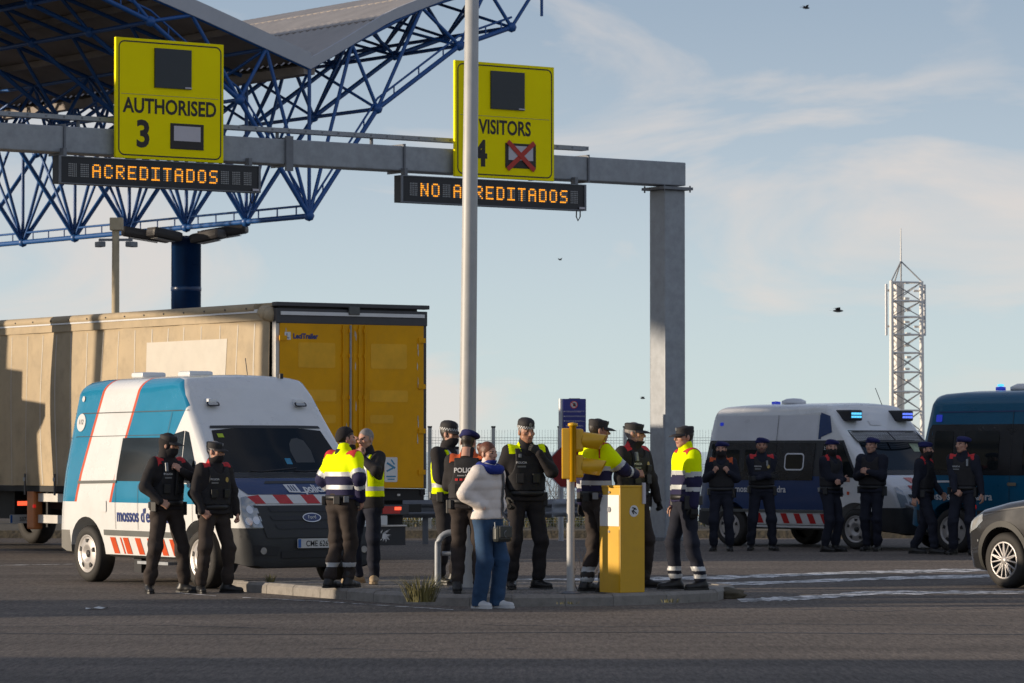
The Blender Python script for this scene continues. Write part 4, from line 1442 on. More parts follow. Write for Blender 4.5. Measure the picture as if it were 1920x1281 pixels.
# teal bands on the right side, slanted, with orange-red edging
def side_band(x_bot0, x_bot1, z0, z1, sl, mat, nm, par=vbody, bv=vb, off=.004, ax='R', step=.12):
    return decal(nm, [(x_bot0 + sl * (z0 - .92), z0), (x_bot1 + sl * (z0 - .92), z0), (x_bot1 + sl * (z1 - .92), z1), (x_bot0 + sl * (z1 - .92), z1)], ax, bv, mat, par, off, step)
SL = .36
for ax in ('R', 'L'):
    # upper seam, drip rail and door seams
    decal('seam', [(.22, 2.055), (3.05, 2.075), (3.05, 2.085), (.22, 2.065)], ax, vb, m_plas, vbody, .009, .3)
    decal('seam', [(.12, 1.77), (2.66, 1.79), (2.66, 1.797), (.12, 1.777)], ax, vb, m_plas, vbody, .009, .3)
    decal('seam', [(2.63, 1.79), (2.638, 1.79), (2.70, 2.06), (2.692, 2.06)], ax, vb, m_plas, vbody, .009, .3)
    decal('seam', [(2.60, .62), (2.607, .62), (2.66, 1.79), (2.652, 1.79)], ax, vb, m_plas, vbody, .009, .3)
    decal('door_rail', [(.50, 1.20), (1.48, 1.215), (1.48, 1.25), (.50, 1.235)], ax, vb, m_plasg, vbody, .014, .3)
    decal('side_window', [(1.48, 1.24), (2.60, 1.24), (2.655, 1.76), (1.64, 1.76), (1.52, 1.75)], ax, vb, m_glass2, vbody, .008)
    decal('window_frame', [(1.43, 1.22), (1.48, 1.22), (1.56, 1.76), (1.51, 1.76)], ax, vb, m_vwhs, vbody, .010)
    decal('door_window', [(2.76, 1.25), (3.03, 1.23), (3.03, 1.84), (2.79, 1.80)], ax, vb, m_glass2, vbody, .008)
    decal('door_window', [(3.06, 1.23), (3.50, 1.22), (3.14, 1.82), (3.06, 1.84)], ax, vb, m_glass2, vbody, .008)
    for xs_a, z_a, z_b in ((1.46, .66, 1.20), (2.02, .66, 1.20), (3.34, .72, 1.20)):
        decal('seam', [(xs_a, z_a), (xs_a + .007, z_a), (xs_a + .007, z_b), (xs_a, z_b)], ax, vb, m_plas, vbody, .009, .3)
    for xh in (2.40, 2.66):
        decal('door_handle', rrect(xh, xh + .16, 1.05, 1.09, .012), ax, vb, m_plas, vbody, .022, .3)
    decal('fuel_flap', rrect(1.08, 1.24, .86, 1.00, .02), ax, vb, m_van_w, vbody, .010, .3)
    decal('side_moulding', [(1.18, .585), (2.98, .58), (2.98, .645), (1.18, .65)], ax, vb, m_plasg, vbody, .02, .3)
    for i, x in enumerate((1.30, 1.62, 1.92, 2.22, 2.50, 2.76)):
        decal('red_bar', [(x, .56), (x + .13, .56), (x + .21, .365), (x + .08, .365)], ax, vb, m_vor, vbody, .006, .2)
    decal('red_bar', [(1.545, .56), (1.575, .56), (1.655, .365), (1.625, .365)], ax, vb, m_vor, vbody, .006, .2)
    decal('sill', [(1.2, .325), (3.0, .325), (3.0, .352), (1.2, .352)], ax, vb, m_plasg, vbody, .008, .3)
decal_text('lettering', "mossos d'esquadra", .165, (1.50, .755), 'R', vb, m_lblue, vbody, off=.008, bold=.02, wide=.80, align='LEFT')
bd = decal('round_badge', circ(.44, 1.95, .11), 'R', vb, m_vwhs, vbody, .008, .08)
decal_text('badge_number', '112', .06, (.44, 1.93), 'R', vb, m_dk, bd, off=.011, bold=.01)
decal('lamp', circ(.44, 2.24, .035), 'R', vb, m_vwhs, vbody, .012, .1)
decal('tail_light', [(.045, 1.42), (.11, 1.42), (.15, 1.66), (.08, 1.68)], 'R', vb, m_vwhs, vbody, .010, .1)
# front: windscreen, bonnet livery, grille, lights
decal('windscreen', [(-.86, 1.35), (.86, 1.35), (.80, 1.62), (.745, 1.84), (.4, 1.87), (-.4, 1.87), (-.745, 1.84), (-.80, 1.62)], 'F', vb, m_glass, vbody, .006)
decal('cab_roof_edge', [(-.76, 1.865), (.76, 1.865), (.74, 1.895), (.4, 1.90), (-.4, 1.90), (-.74, 1.895)], 'F', vb, m_plas, vbody, .008)
decal('scuttle', [(-.88, 1.285), (.88, 1.285), (.87, 1.345), (-.87, 1.345)], 'F', vb, m_plas, vbody, .01, .1)
decal('bonnet_band', [(-.74, 1.095), (.74, 1.095), (.83, 1.20), (.86, 1.28), (-.86, 1.28), (-.83, 1.20)], 'F', vb, m_navy, vbody, .006, .08)
decal('hood_line', [(-.45, 1.215), (.45, 1.215), (.40, 1.245), (-.40, 1.245)], 'F', vb, m_plas, vbody, .009, .1)
xs_ = [-.78, -.60, -.42, -.235, -.05, .13, .31, .49, .67, .79]
for i in range(len(xs_) - 1):
    sl_ = .035
    decal('bonnet_bar', [(xs_[i] + sl_, .99), (xs_[i + 1] + sl_, .99), (xs_[i + 1] - sl_ * .6, 1.09), (xs_[i] - sl_ * .6, 1.09)] if i not in (0,) else [(-.70, .99), (xs_[1] + sl_, .99), (xs_[1] - sl_ * .6, 1.09), (-.79, 1.07)],
          'F', vb, m_vred if i % 2 == 0 else m_vwhs, vbody, .008, .08)
decal_text('bonnet_lettering', 'policia', .085, (.02, 1.118), 'F', vb, m_vwhs, vbody, off=.010, bold=.035, wide=1.05, align='LEFT')
em = decal('emblem', [(-.20, 1.115), (-.04, 1.115), (-.05, 1.205), (-.21, 1.205)], 'F', vb, m_vwhs, vbody, .010, .1)
for x in (-.165, -.13, -.095): decal('emblem_bar', [(x, 1.128), (x + .016, 1.128), (x + .012, 1.192), (x - .004, 1.192)], 'F', vb, m_navy, em, .013, .1)
decal('grille_surround', [(-.62, .60), (.62, .60), (.74, .97), (-.74, .97)], 'F', vb, m_plas, vbody, .010, .1)
for z0, z1, hw_ in ((.895, .95, .56), (.80, .85, .55), (.70, .755, .50)):
    decal('grille_slot', [(-hw_ + .03, z0), (hw_ - .03, z0), (hw_, z1), (-hw_, z1)], 'F', vb, m_case, vbody, .016, .1)
bdg = decal('badge', circ(0, .825, .125, .052), 'F', vb, m_chr, vbody, .024, .1)
decal('badge_field', circ(0, .825, .112, .042), 'F', vb, m_ford, bdg, .027, .1)
decal_text('badge_script', 'Ford', .042, (0, .808), 'F', vb, m_vwhs, bdg, off=.030, bold=.005, ang=.05)
for sg in (-1, 1):
    decal('headlight', [(sg * .645, .72), (sg * .875, .72), (sg * .90, .90), (sg * .86, 1.06), (sg * .78, 1.075), (sg * .71, 1.0)], 'F', vb, m_hl, vbody, .010, .08)
    for y_, z_ in ((.80, .92), (.74, .80), (.83, .79)):
        decal('lamp_reflector', circ(sg * y_, z_, .045), 'F', vb, m_chr, vbody, .014, .05)
    decal('fog_recess', [(sg * .50, .40), (sg * .78, .40), (sg * .80, .52), (sg * .46, .50)], 'F', vb, m_case, vbody, .012, .08)
    decal('fog_lamp', circ(sg * .68, .455, .04), 'F', vb, m_hl, vbody, .016, .06)
    # strobe on the roof cap
    bz = decal('strobe_rim', rrect(sg * .60 - .085, sg * .60 + .085, 2.10, 2.155, .026), 'F', vb, m_case, vbody, .05, .1)
    decal('strobe_lens', rrect(sg * .60 - .065, sg * .60 + .065, 2.112, 2.143, .014), 'F', vb, m_hl, bz, .054, .1)
    hs = MB().box((2.99, sg * .60 + .0, 2.18), (.22, .13, .09), bev=.035).build('strobe_pod', m_van_w, vbody)
    # mirrors
    mr = MB().box((3.20, sg * 1.17, 1.36), (.11, .20, .34), bev=.04).build('mirror', m_plas, s if False else van1)
    MB().box((3.20, sg * 1.04, 1.28), (.06, .12, .05)).build('mirror_arm', m_plas, mr)
decal('bumper_slot', [(-.44, .37), (.44, .37), (.44, .45), (-.44, .45)], 'F', vb, m_case, vbody, .014, .1)
number_plate(van1, 'CME 6263', (4.43, 0.02, .535), ((0, 1, 0), (0, 0, 1)))
for y0 in (-.5, .1):
    MB().path([(3.80, y0, 1.37), (3.84, y0 + .12, 1.36), (3.80, y0 + .62, 1.40)], .011, 6).build('wiper', m_case, van1)
decal('windscreen_sticker', [(-.70, 1.755), (-.62, 1.755), (-.62, 1.80), (-.70, 1.80)], 'F', vb, m_grn_st, vbody, .010, .1)
decal('pass_card', [(.06, 1.44), (.14, 1.44), (.14, 1.51), (.06, 1.51)], 'F', vb, m_teal, vbody, .009, .1)
# seat seen through the glass
m_seat = M('seat_grey', (.05, .055, .06), .7, var=.1)
decal('headrest', [(.20, 1.46), (.46, 1.46), (.48, 1.60), (.44, 1.72), (.36, 1.75), (.28, 1.74), (.22, 1.68), (.19, 1.6)], 'F', vb, m_seat, vbody, .008, .1)
for x, y_ in ((.45, .0), (1.45, .1)):
    MB().box((x, y_, 2.545), (.30, .34, .07), bev=.03).build('roof_vent', m_van_w, van1)
MB().tube((2.45, .25, 2.52), (2.40, .25, 2.72), .006, 5).build('aerial', m_case, van1)
MB().box((2.72, .55, 2.50), (.07, .05, .07), bev=.01).build('roof_marker', m_case, van1)
# side steps and exhaust under the body
MB().box((2.35, -.92, .27), (.75, .14, .035)).build('side_step', m_galv, van1)
MB().box((1.55, -.7, .24), (.18, .1, .22)).build('mud_flap', m_case, van1)

# added copy of the van, unseen at the left, placed to shade the near road
shade_van = copy_tree(van1)
shade_van['label'] = 'added white and teal van, unseen beyond the left edge, shading the near road'
shade_van.location = Vector((-13.6, 38.9, 0))
shade_van.rotation_euler = (0, 0, R(-90))

# ---- dark police van at right (van 2)
m_grey_v = M('van_grey', (.66, .67, .70), .3, 0, var=.06, coat=.5)
m_dkwin = M('armoured_glass', (.016, .018, .022), .25, var=.2, vscale=3)
def stage(px, py, phi):
    h = Vector((math.sin(phi), -math.cos(phi), 0))
    r_ = Vector((h.y, -h.x, 0))
    p = G(px, py, 0)
    return h, r_, p
h2, r2, p2 = stage(1586, 1030, R(40))
v2o = p2 - h2 * (AXF * 1.0) - r2 * .97
def paint2(c, n):
    if c.x > 3.93 and c.z < .715: return 1
    if c.x < .27 and c.z < .63: return 1
    if abs(n.y) > .3 and .66 < c.z < 1.24 and c.x < 3.08: return 2
    if abs(n.y) > .3 and 1.24 < c.z < 1.86 and c.x < 3.55 - (c.z - 1.24) * .565: return 1
    return 0
cuts2 = [((3.08, 0, 0), (1, 0, 0)), ((3.55, 0, 1.24), (.62, 0, .35)), ((0, 0, 1.24), (0, 0, 1)), ((0, 0, 1.86), (0, 0, 1)), ((0, 0, .66), (0, 0, 1)), ((3.93, 0, 0), (1, 0, 0)), ((0, 0, .715), (0, 0, 1)), ((.27, 0, 0), (1, 0, 0)), ((0, 0, .63), (0, 0, 1))]
van2, b2o, bv2 = build_van('riot_van', 'dark blue and white riot van with lit blue strobes at right', v2o, math.atan2(h2.y, h2.x), m_van_w, cuts2, ([m_van_w, m_plas, m_navy], paint2))
van2.scale = (1.07, 1, .955)
for ax in ('R', 'L'):
    decal('navy_side', [(2.70, 1.88), (2.70, 2.30), (2.64, 2.30), (2.64, 1.88)], ax, bv2, m_navy, b2o, .004)
    decal('grey_upper', [(.12, 1.86), (2.62, 1.86), (2.62, 2.30), (.36, 2.30), (.2, 2.2)], ax, bv2, m_grey_v, b2o, .006)
    decal('corner_navy', [(2.66, 1.9), (2.93, 2.0), (2.86, 2.28), (2.66, 2.34)], ax, bv2, m_navy, b2o, .008)
    decal('window_band', [(.16, 1.17), (2.58, 1.17), (2.60, 1.82), (.26, 1.82), (.20, 1.7)], ax, bv2, m_dkwin, b2o, .010)
    for x0, x1, z0, z1 in ((.50, .92, 1.32, 1.70), (1.05, 1.52, 1.32, 1.70)):
        decal('window_pane', rrect(x0, x1, z0, z1, .03), ax, bv2, m_glass2, b2o, .014)
    wf = decal('hatch_frame', rrect(1.95, 2.38, 1.34, 1.64, .07), ax, bv2, m_grey_v, b2o, .014)
    decal('hatch_pane', rrect(1.975, 2.355, 1.365, 1.615, .05), ax, bv2, m_glass2, wf, .017)
    decal('door_window', [(2.74, 1.24), (3.52, 1.22), (3.16, 1.82), (2.78, 1.80)], ax, bv2, m_glass2, b2o, .010)
    decal('door_grid', [(2.98, 1.24), (3.01, 1.24), (3.01, 1.82), (2.98, 1.82)], ax, bv2, m_plas, b2o, .014)
    decal('white_skirt', [(1.17, .42), (2.98, .42), (2.98, .60), (1.17, .60)], ax, bv2, m_vwhs, b2o, .006)
    decal('side_moulding', [(.05, .61), (2.98, .61), (2.98, .66), (.05, .66)], ax, bv2, m_plasg, b2o, .016, .3)
    for i in range(6):
        x = 1.28 + i * .29
        decal('red_bar', [(x, .595), (x + .13, .595), (x + .19, .425), (x + .06, .425)], ax, bv2, m_vred, b2o, .009, .2)
    decal('sill', [(1.15, .33), (3.0, .33), (3.0, .40), (1.15, .40)], ax, bv2, m_plasg, b2o, .012, .3)
    decal('rear_window', [(.17, 1.2), (.42, 1.2), (.46, 1.80), (.28, 1.80)], ax, bv2, m_glass2, b2o, .016)
    decal('seam', [(1.72, .66), (1.728, .66), (1.745, 2.3), (1.737, 2.3)], ax, bv2, m_case, b2o, .016, .3)
    decal('rear_lamp', rrect(.42, .50, 2.12, 2.18, .02), ax, bv2, m_blue_l, b2o, .016)
decal_text('lettering', "mossos d'esquadra", .115, (.86, .96), 'R', bv2, m_vwhs, b2o, off=.014, bold=.02, align='LEFT', wide=.95)
decal_text('wing_lettering', 'policia', .06, (3.05, .93), 'R', bv2, m_dk, b2o, off=.012, bold=.012, align='LEFT')
decal('wing_mark', [(3.33, .93), (3.38, .93), (3.38, .985), (3.33, .985)], 'R', bv2, m_vor, b2o, .010)
decal_text('door_code', '2.4.8', .05, (2.86, 1.70), 'R', bv2, m_vwhs, b2o, off=.016, bold=.01)
decal('windscreen', [(-.86, 1.35), (.86, 1.35), (.80, 1.62), (.745, 1.84), (.4, 1.87), (-.4, 1.87), (-.745, 1.84), (-.80, 1.62)], 'F', bv2, m_glass, b2o, .006)
decal('scuttle', [(-.88, 1.27), (.88, 1.27), (.87, 1.345), (-.87, 1.345)], 'F', bv2, m_plas, b2o, .01, .1)
decal('screen_card', [(.38, 1.66), (.70, 1.66), (.68, 1.80), (.38, 1.80)], 'F', bv2, M('card_pale', (.35, .42, .28), .6, var=.3, vscale=12), b2o, .010)
# wire screen above the windscreen
ws = MB()
m_wire = M('screen_wire', (.10, .10, .10), .5, .5, var=0)
P1 = lambda y: Vector((3.47 - .18 * abs(y) ** 2, y, 1.84)); P2 = lambda y: Vector((3.25 - .18 * abs(y) ** 2, y, 2.02))
ys_ = np.linspace(-.78, .78, 40)
for y in ys_: ws.tube(P1(y), P2(y), .004, 4, cap=False)
for t in np.linspace(0, 1, 8):
    ws.path([P1(y).lerp(P2(y), t) for y in np.linspace(-.78, .78, 9)], .004, 4)
o = ws.build('screen_mesh', m_wire, van2); o['kind'] = 'stuff'
for P_ in (P1, P2): MB().path([P_(y) for y in np.linspace(-.80, .80, 9)], .015, 6).build('screen_bar', m_wire, van2)
for y in (-.79, 0, .79): MB().tube(P1(y), P2(y), .014, 6).build('screen_bar', m_wire, van2)
for sg, ml in ((-1, m_cyan_l), (1, m_viol_l)):
    pd = MB().box((2.98, sg * .60, 2.29), (.34, .30, .19), bev=.03).build('strobe_pod', m_case, van2)
    for r__ in (0, 1):
        for q in range(4):
            MB().box((3.155, sg * .60 - .09 + q * .06, 2.265 + r__ * .055), (.012, .045, .035)).build('strobe_lamp', ml, pd)
decal('roof_plate', [(-.2, 2.12), (.05, 2.12), (.05, 2.2), (-.2, 2.2)], 'F', bv2, m_vwhs, b2o, .012)
for i, y in enumerate((.10, .44)):
    decal('bonnet_bar', [(y, 1.12 + .0), (y + .17, 1.12), (y + .12, 1.22), (y - .05, 1.22)] if i else [(-.42, 1.13), (-.23, 1.13), (-.29, 1.22), (-.47, 1.22)], 'F', bv2, m_vred, b2o, .008)
decal('bonnet_bar', [(-.50, .99), (-.28, .99), (-.34, 1.09), (-.56, 1.09)], 'F', bv2, m_vred, b2o, .008)
decal('bonnet_bar', [(.12, .99), (.34, .99), (.28, 1.09), (.06, 1.09)], 'F', bv2, m_vred, b2o, .008)
for z0, z1, hw_ in ((.885, .94, .66), (.79, .85, .60), (.70, .75, .56)):
    decal('grille_slot', [(-hw_ + .03, z0), (hw_ - .03, z0), (hw_, z1), (-hw_, z1)], 'F', bv2, m_case, b2o, .012, .1)
for sg in (-1, 1):
    decal('headlight', [(sg * .70, .72), (sg * .875, .72), (sg * .90, .90), (sg * .86, 1.06), (sg * .80, 1.065), (sg * .74, 1.0)], 'F', bv2, m_hl, b2o, .010, .08)
    mr = MB().box((3.20, sg * 1.17, 1.36), (.11, .20, .34), bev=.04).build('mirror', m_plas, van2)
    MB().box((3.20, sg * 1.04, 1.28), (.06, .12, .05)).build('mirror_arm', m_plas, mr)
decal('bumper', [(-.55, .30), (.55, .30), (.55, .42), (-.55, .42)], 'F', bv2, m_plas, b2o, .010, .1)
number_plate(van2, 'CMC 8414', (4.43, .05, .53), ((0, 1, 0), (0, 0, 1)))
bb = MB().path([(4.30, -.78, .78), (4.50, -.72, .72), (4.62, -.62, .60), (4.62, -.58, .34), (4.62, .58, .34), (4.62, .62, .60), (4.50, .72, .72), (4.30, .78, .78)], .03, 8)
bb.path([(4.40, -.74, .80), (4.60, -.5, .78), (4.60, .5, .78), (4.40, .74, .80)], .03, 8)
bb.build('bull_bar', m_galv, van2)
MB().path([(3.75, .1, 1.36), (4.05, .22, 1.24), (4.10, .28, 1.05)], .010, 6).build('wiper', m_case, van2)
MB().lathe([(0, 0), (.2, 0), (.2, .05), (.12, .09), (0, .1)], 18, mat=Matrix.Translation((1.4, -.2, 2.51))).build('roof_vent', m_grey_v, van2)
MB().lathe([(0, 0), (.075, 0), (.075, .04), (0, .05)], 14, mat=Matrix.Translation((1.0, -.2, 2.51))).build('beacon', m_blue_l, van2)
MB().tube((2.7, .5, 2.47), (2.55, .5, 2.78), .006, 5).build('aerial', m_case, van2)

# ---- blue police minibus at the right edge (van 3)
m_teal3 = M('minibus_blue', (.003, .095, .185), .3, var=.06, coat=.3, spec=.3)
h3, r3, p3 = stage(1792, 1037, R(42))
v3o = p3 - h3 * (AXR + .15) - r3 * .97
van3, b3o, bv3 = build_van('police_minibus', 'deep blue police minibus lettered mossos d at the right edge', v3o, math.atan2(h3.y, h3.x), m_teal3)
van3.scale = (1.15, 1, 1.02)
for ax in ('R', 'L'):
    decal('window_band', [(.14, 1.30), (.24, 1.20), (3.0, 1.20), (3.0, 1.98), (.30, 1.98), (.24, 1.90)], ax, bv3, m_dkwin, b3o, .006)
    for x0, x1, nm in ((.36, .70, 'window_pane'), (.90, 1.52, 'window_pane'), (1.95, 2.9, 'window_pane')):
        decal(nm, rrect(x0, x1, 1.28, 1.88, .05), ax, bv3, m_glass2, b3o, .012)
    wf = decal('hatch_frame', rrect(2.12, 2.6, 1.46, 1.72, .05), ax, bv3, m_grey_v, b3o, .016)
    decal('hatch_pane', rrect(2.14, 2.58, 1.48, 1.70, .04), ax, bv3, m_glass2, wf, .019)
    decal('lower_plastic', [(.05, .38), (.26, .38), (.26, .62), (.05, .66)], ax, bv3, m_plas, b3o, .012)
    decal('lower_plastic', [(1.15, .36), (3.02, .36), (3.02, .66), (1.15, .66)], ax, bv3, m_plas, b3o, .012)
    decal('door_rail', [(.30, 1.08), (.95, 1.09), (.95, 1.12), (.30, 1.11)], ax, bv3, m_grey_v, b3o, .014, .3)
    decal('door_handle', rrect(1.70, 1.86, 1.04, 1.09, .015), ax, bv3, m_chr, b3o, .02)
    decal('seam', [(1.72, .66), (1.728, .66), (1.745, 2.2), (1.737, 2.2)], ax, bv3, m_case, b3o, .010, .3)
    decal('rear_lamp', rrect(.36, .47, 2.02, 2.13, .015), ax, bv3, m_blue_l, b3o, .012)
    decal('roof_line', [(.4, 2.16), (2.7, 2.17), (2.7, 2.19), (.4, 2.18)], ax, bv3, m_navy, b3o, .010, .3)
    decal('side_marker', rrect(1.06, 1.14, .68, .75, .01), ax, bv3, m_red_l, b3o, .012)
decal_text('lettering', "mossos d'esquadra", .12, (.20, .82), 'R', bv3, m_vwhs, b3o, off=.012, bold=.02, align='LEFT', wide=.98)
decal('windscreen', [(-.86, 1.35), (.86, 1.35), (.80, 1.62), (.745, 1.84), (.4, 1.87), (-.4, 1.87), (-.745, 1.84), (-.80, 1.62)], 'F', bv3, m_glass, b3o, .006)
for sg in (-1, 1):
    decal('headlight', [(sg * .70, .72), (sg * .875, .72), (sg * .90, .90), (sg * .86, 1.06), (sg * .80, 1.065), (sg * .74, 1.0)], 'F', bv3, m_hl, b3o, .010, .08)
decal('grille', [(-.6, .65), (.6, .65), (.66, .95), (-.66, .95)], 'F', bv3, m_case, b3o, .01, .1)
MB().lathe([(0, 0), (.22, 0), (.22, .05), (.12, .1), (0, .1)], 18, mat=Matrix.Translation((1.35, -.1, 2.51))).build('roof_vent', m_vwhs, van3)
bc = MB().lathe([(0, 0), (.075, 0), (.075, .05), (0, .06)], 14, mat=Matrix.Translation((.98, -.2, 2.51))).build('beacon', m_blue_l, van3)
MB().lathe([(.0, 0), (.05, 0), (.045, .035), (0, .04)], 12, mat=Matrix.Translation((.98, -.2, 2.57))).build('beacon_lamp', m_cyan_l, bc)

# ---- grey car at right edge: own frame x forward
m_car = M('car_grey', (.036, .036, .037), .25, .4, var=.05, coat=.9)
m_carp = M('car_cladding', (.035, .035, .032), .6, var=.1)
def cw2(z): return float(np.interp(z, [.15, .4, .7, .95, 1.2, 1.55], [.80, .89, .91, .88, .78, .58]))
CL, CR, CF_ = 4.35, .80, 3.50
car_keys = [dict(x=0, zb=.32, zt=.98, f=.88, r=.12, k=.05), dict(x=.1, zb=.26, zt=1.15, f=.95, r=.14, k=.05), dict(x=.4, zb=.2, zt=1.42, r=.15), dict(x=.9, zb=.18, zt=1.53, r=.16), dict(x=1.8, zb=.18, zt=1.55, r=.16),
            dict(x=2.3, zb=.18, zt=1.46, r=.15), dict(x=2.9, zb=.18, zt=1.13, r=.10), dict(x=3.05, zb=.18, zt=1.06, r=.10), dict(x=3.5, zb=.18, zt=1.0, r=.11, c=.04), dict(x=3.9, zb=.18, zt=.92, f=.97, r=.12, c=.05),
            dict(x=4.10, zb=.19, zt=.84, f=.90, r=.12, c=.05), dict(x=4.22, zb=.20, zt=.74, f=.80, r=.10, c=.04), dict(x=4.31, zb=.22, zt=.62, f=.68, r=.09, c=.03), dict(x=4.35, zb=.27, zt=.52, f=.55, r=.06, c=.02)]
hc = Vector((-.60, .80, 0)); lc = Vector((-hc.y, hc.x, 0))
pc = G(1884, 1103, 0)
co = pc - hc * CF_ - lc * .86
car = thing('car', 'dark grey car with silver alloy wheel entering at the right edge', 'car', co, math.atan2(hc.y, hc.x))
V, F = loft(interp_stations(car_keys, sorted(set([k['x'] for k in car_keys] + [round(q, 3) for q in np.linspace(.1, 4.3, 40)]))), cw2)
cbody, bvc = make_body('body', V, F, m_car, car, [(CR, .33, .385, .58, 1.2), (CF_, .33, .385, .58, 1.2), (CR, .33, .385, -1.2, -.58), (CF_, .33, .385, -1.2, -.58)])
for sd in (-1, 1):
    for x in (CR, CF_):
        wheel(car, x, sd * .775, .325, .21, 'alloy', sd)
    ax = 'L' if sd > 0 else 'R'
    for x in (CR, CF_):
        a0 = [(x + .387 * math.cos(R(t)), .33 + .387 * math.sin(R(t))) for t in range(-18, 199, 9)]
        a1 = [(x + .455 * math.cos(R(t)), .33 + .455 * math.sin(R(t))) for t in range(-18, 199, 9)]
        decal_strip('arch_trim', a0, a1, ax, bvc, m_carp, cbody, .008)
    decal('sill_trim', [(1.2, .2), (3.1, .2), (3.1, .34), (1.2, .34)], ax, bvc, m_carp, cbody, .012, .3)
    decal('side_glass', [(.75, 1.06), (2.75, 1.02), (2.35, 1.34), (1.9, 1.42), (.9, 1.42)], ax, bvc, m_glass2, cbody, .006, .1)
    decal('headlight', [(3.95, .70), (4.19, .62), (4.20, .70), (4.05, .80), (3.86, .86), (3.84, .78)], ax, bvc, m_hl, cbody, .006, .06)
    decal('bonnet_gap', [(3.05, .955), (3.85, .865), (3.86, .875), (3.05, .975)], ax, bvc, m_case, cbody, .006, .1)
    decal('door_seam', [(2.96, .36), (2.966, .36), (2.966, .98), (2.96, .98)], ax, bvc, m_case, cbody, .006, .3)
    decal('indicator', circ(3.93, .55, .014), ax, bvc, m_hl, cbody, .012, .1)
    mr = MB().box((2.72, sd * .98, 1.05), (.1, .18, .14), bev=.04).build('mirror', m_car, car)
decal('windscreen', [(-.62, 1.10), (.62, 1.10), (.50, 1.45), (-.50, 1.45)], 'F', bvc, m_glass, cbody, .006, .1)
decal('rear_glass', [(-.55, 1.08), (.55, 1.08), (.46, 1.38), (-.46, 1.38)], 'B', bvc, m_glass, cbody, .006, .1)
decal('grille', [(-.36, .36), (.36, .36), (.42, .55), (-.42, .55)], 'F', bvc, m_case, cbody, .008, .1)
for sg in (-1, 1): decal('tail_light', [(sg * .45, .82), (sg * .74, .82), (sg * .72, .95), (sg * .45, .93)], 'B', bvc, m_red_l, cbody, .008, .1)
# ================================================================== curtain-side lorry trailer
TA = R(34)
ta = Vector((-math.sin(TA), math.cos(TA), 0))      # forwards, away to the left
tr_ = Vector((math.cos(TA), math.sin(TA), 0))      # to its right
TW = 2.54
m_cur = M('curtain_cream', (.44, .345, .22), .72, var=.12, vscale=1.2, bump=.006, bscale=3, dirt=.32)
m_cur2 = M('curtain_patch', (.56, .52, .45), .6, var=.06)
m_dor = M('door_ochre', (.76, .36, .002), .5, var=.10, vscale=1.5, dirt=.12, spec=.2)
m_dor2 = M('door_panel_faded', (.80, .42, .03), .5, var=.12, vscale=3, spec=.2)
m_frm = M('trailer_frame', (.05, .05, .055), .5, var=.15)
m_chas = M('chassis_black', (.014, .014, .014), .7, var=.2)
m_ls = M('side_guard_alloy', (.55, .53, .50), .45, .4, var=.1)
m_ors = M('marker_orange', (.55, .18, .05), .5, var=.15)
st_s = 131.0
tY = FPX / st_s
to = Vector((XP(516, tY), tY, 0))                  # rear left corner on the ground
z_top = CAM_H + (HOR - 566) / st_s
z_dt = CAM_H + (HOR - 602) / st_s
z_db = CAM_H - (918 - HOR) / st_s
TL = 13.6
trk = thing('lorry_trailer', 'cream curtain-side lorry trailer with ochre rear doors behind the police van', 'lorry', to, math.atan2(ta.y, ta.x))
# own frame: x forward, y left (towards camera-left side is y=0 .. -TW is right)
# left side plane at y = 0, right side at y = -TW
n = 40
import itertools
def curtain(y0, sg, name):
    v, f = [], []
    zs = np.linspace(z_db + .0, z_dt + .02, 14)
    xs = np.linspace(.10, TL - .1, 200)
    for x in xs:
        for z in zs:
            t = (z - z_db) / (z_dt - z_db)
            b = .018 * math.sin(x * 2 * math.pi / .62) * (1 - .55 * t) + .012 * math.sin(x * 3.1 + z * 2)
            v.append((x, y0 + sg * (.012 + abs(0) + b + .035 * math.sin(math.pi * t)), z))
    m = len(zs)
    for i in range(len(xs) - 1):
        for j in range(m - 1):
            f.append((i * m + j, (i + 1) * m + j, (i + 1) * m + j + 1, i * m + j + 1))
    return mk(name, v, f, m_cur, trk, smooth=True)
cu = curtain(0, 1, 'curtain')
curtain(-TW, -1, 'curtain')
MB().box((TL / 2, -TW / 2, (z_top + z_db) / 2), (TL - .1, TW - .2, z_top - z_db - .1)).build('load_space', m_frm, trk)
bvcur = bvh_of(cu)
# straps welded on the curtain and buckles below
x = .55
while x < TL - .3:
    P = [(x - .012, z_db + .02), (x + .012, z_db + .02), (x + .012, z_dt - .02), (x - .012, z_dt - .02)]
    decal('curtain_strap', P, 'L', bvcur, m_cur2, cu, .004, .3)
    x += .52
x = .5
while x < TL - .3:
    MB().box((x, .075, z_db + .02), (.045, .02, .34), bev=.006).build('strap_buckle', m_frm, trk)
    MB().box((x, .09, z_db + .10), (.05, .015, .06)).build('buckle_clip', m_galv, trk)
    x += 1.04
decal('curtain_patch', [(1.35, z_dt - 1.10), (3.80, z_dt - 1.10), (3.80, z_dt - .22), (1.35, z_dt - .22)], 'L', bvcur, m_cur2, cu, .005, .15)
# roof edge: valance, pale strip, rolled hem
MB().box((TL / 2, .015, z_dt + .10), (TL - .12, .06, .16)).build('curtain_rail', m_cur, trk)
MB().box((TL / 2, .055, z_dt + .155), (TL - .2, .014, .05)).build('pale_strip', m_vwhs, trk)
MB().tube((.5, .0, z_top - .08), (TL, .0, z_top - .08), .075, 10).build('roof_hem', m_cur, trk)
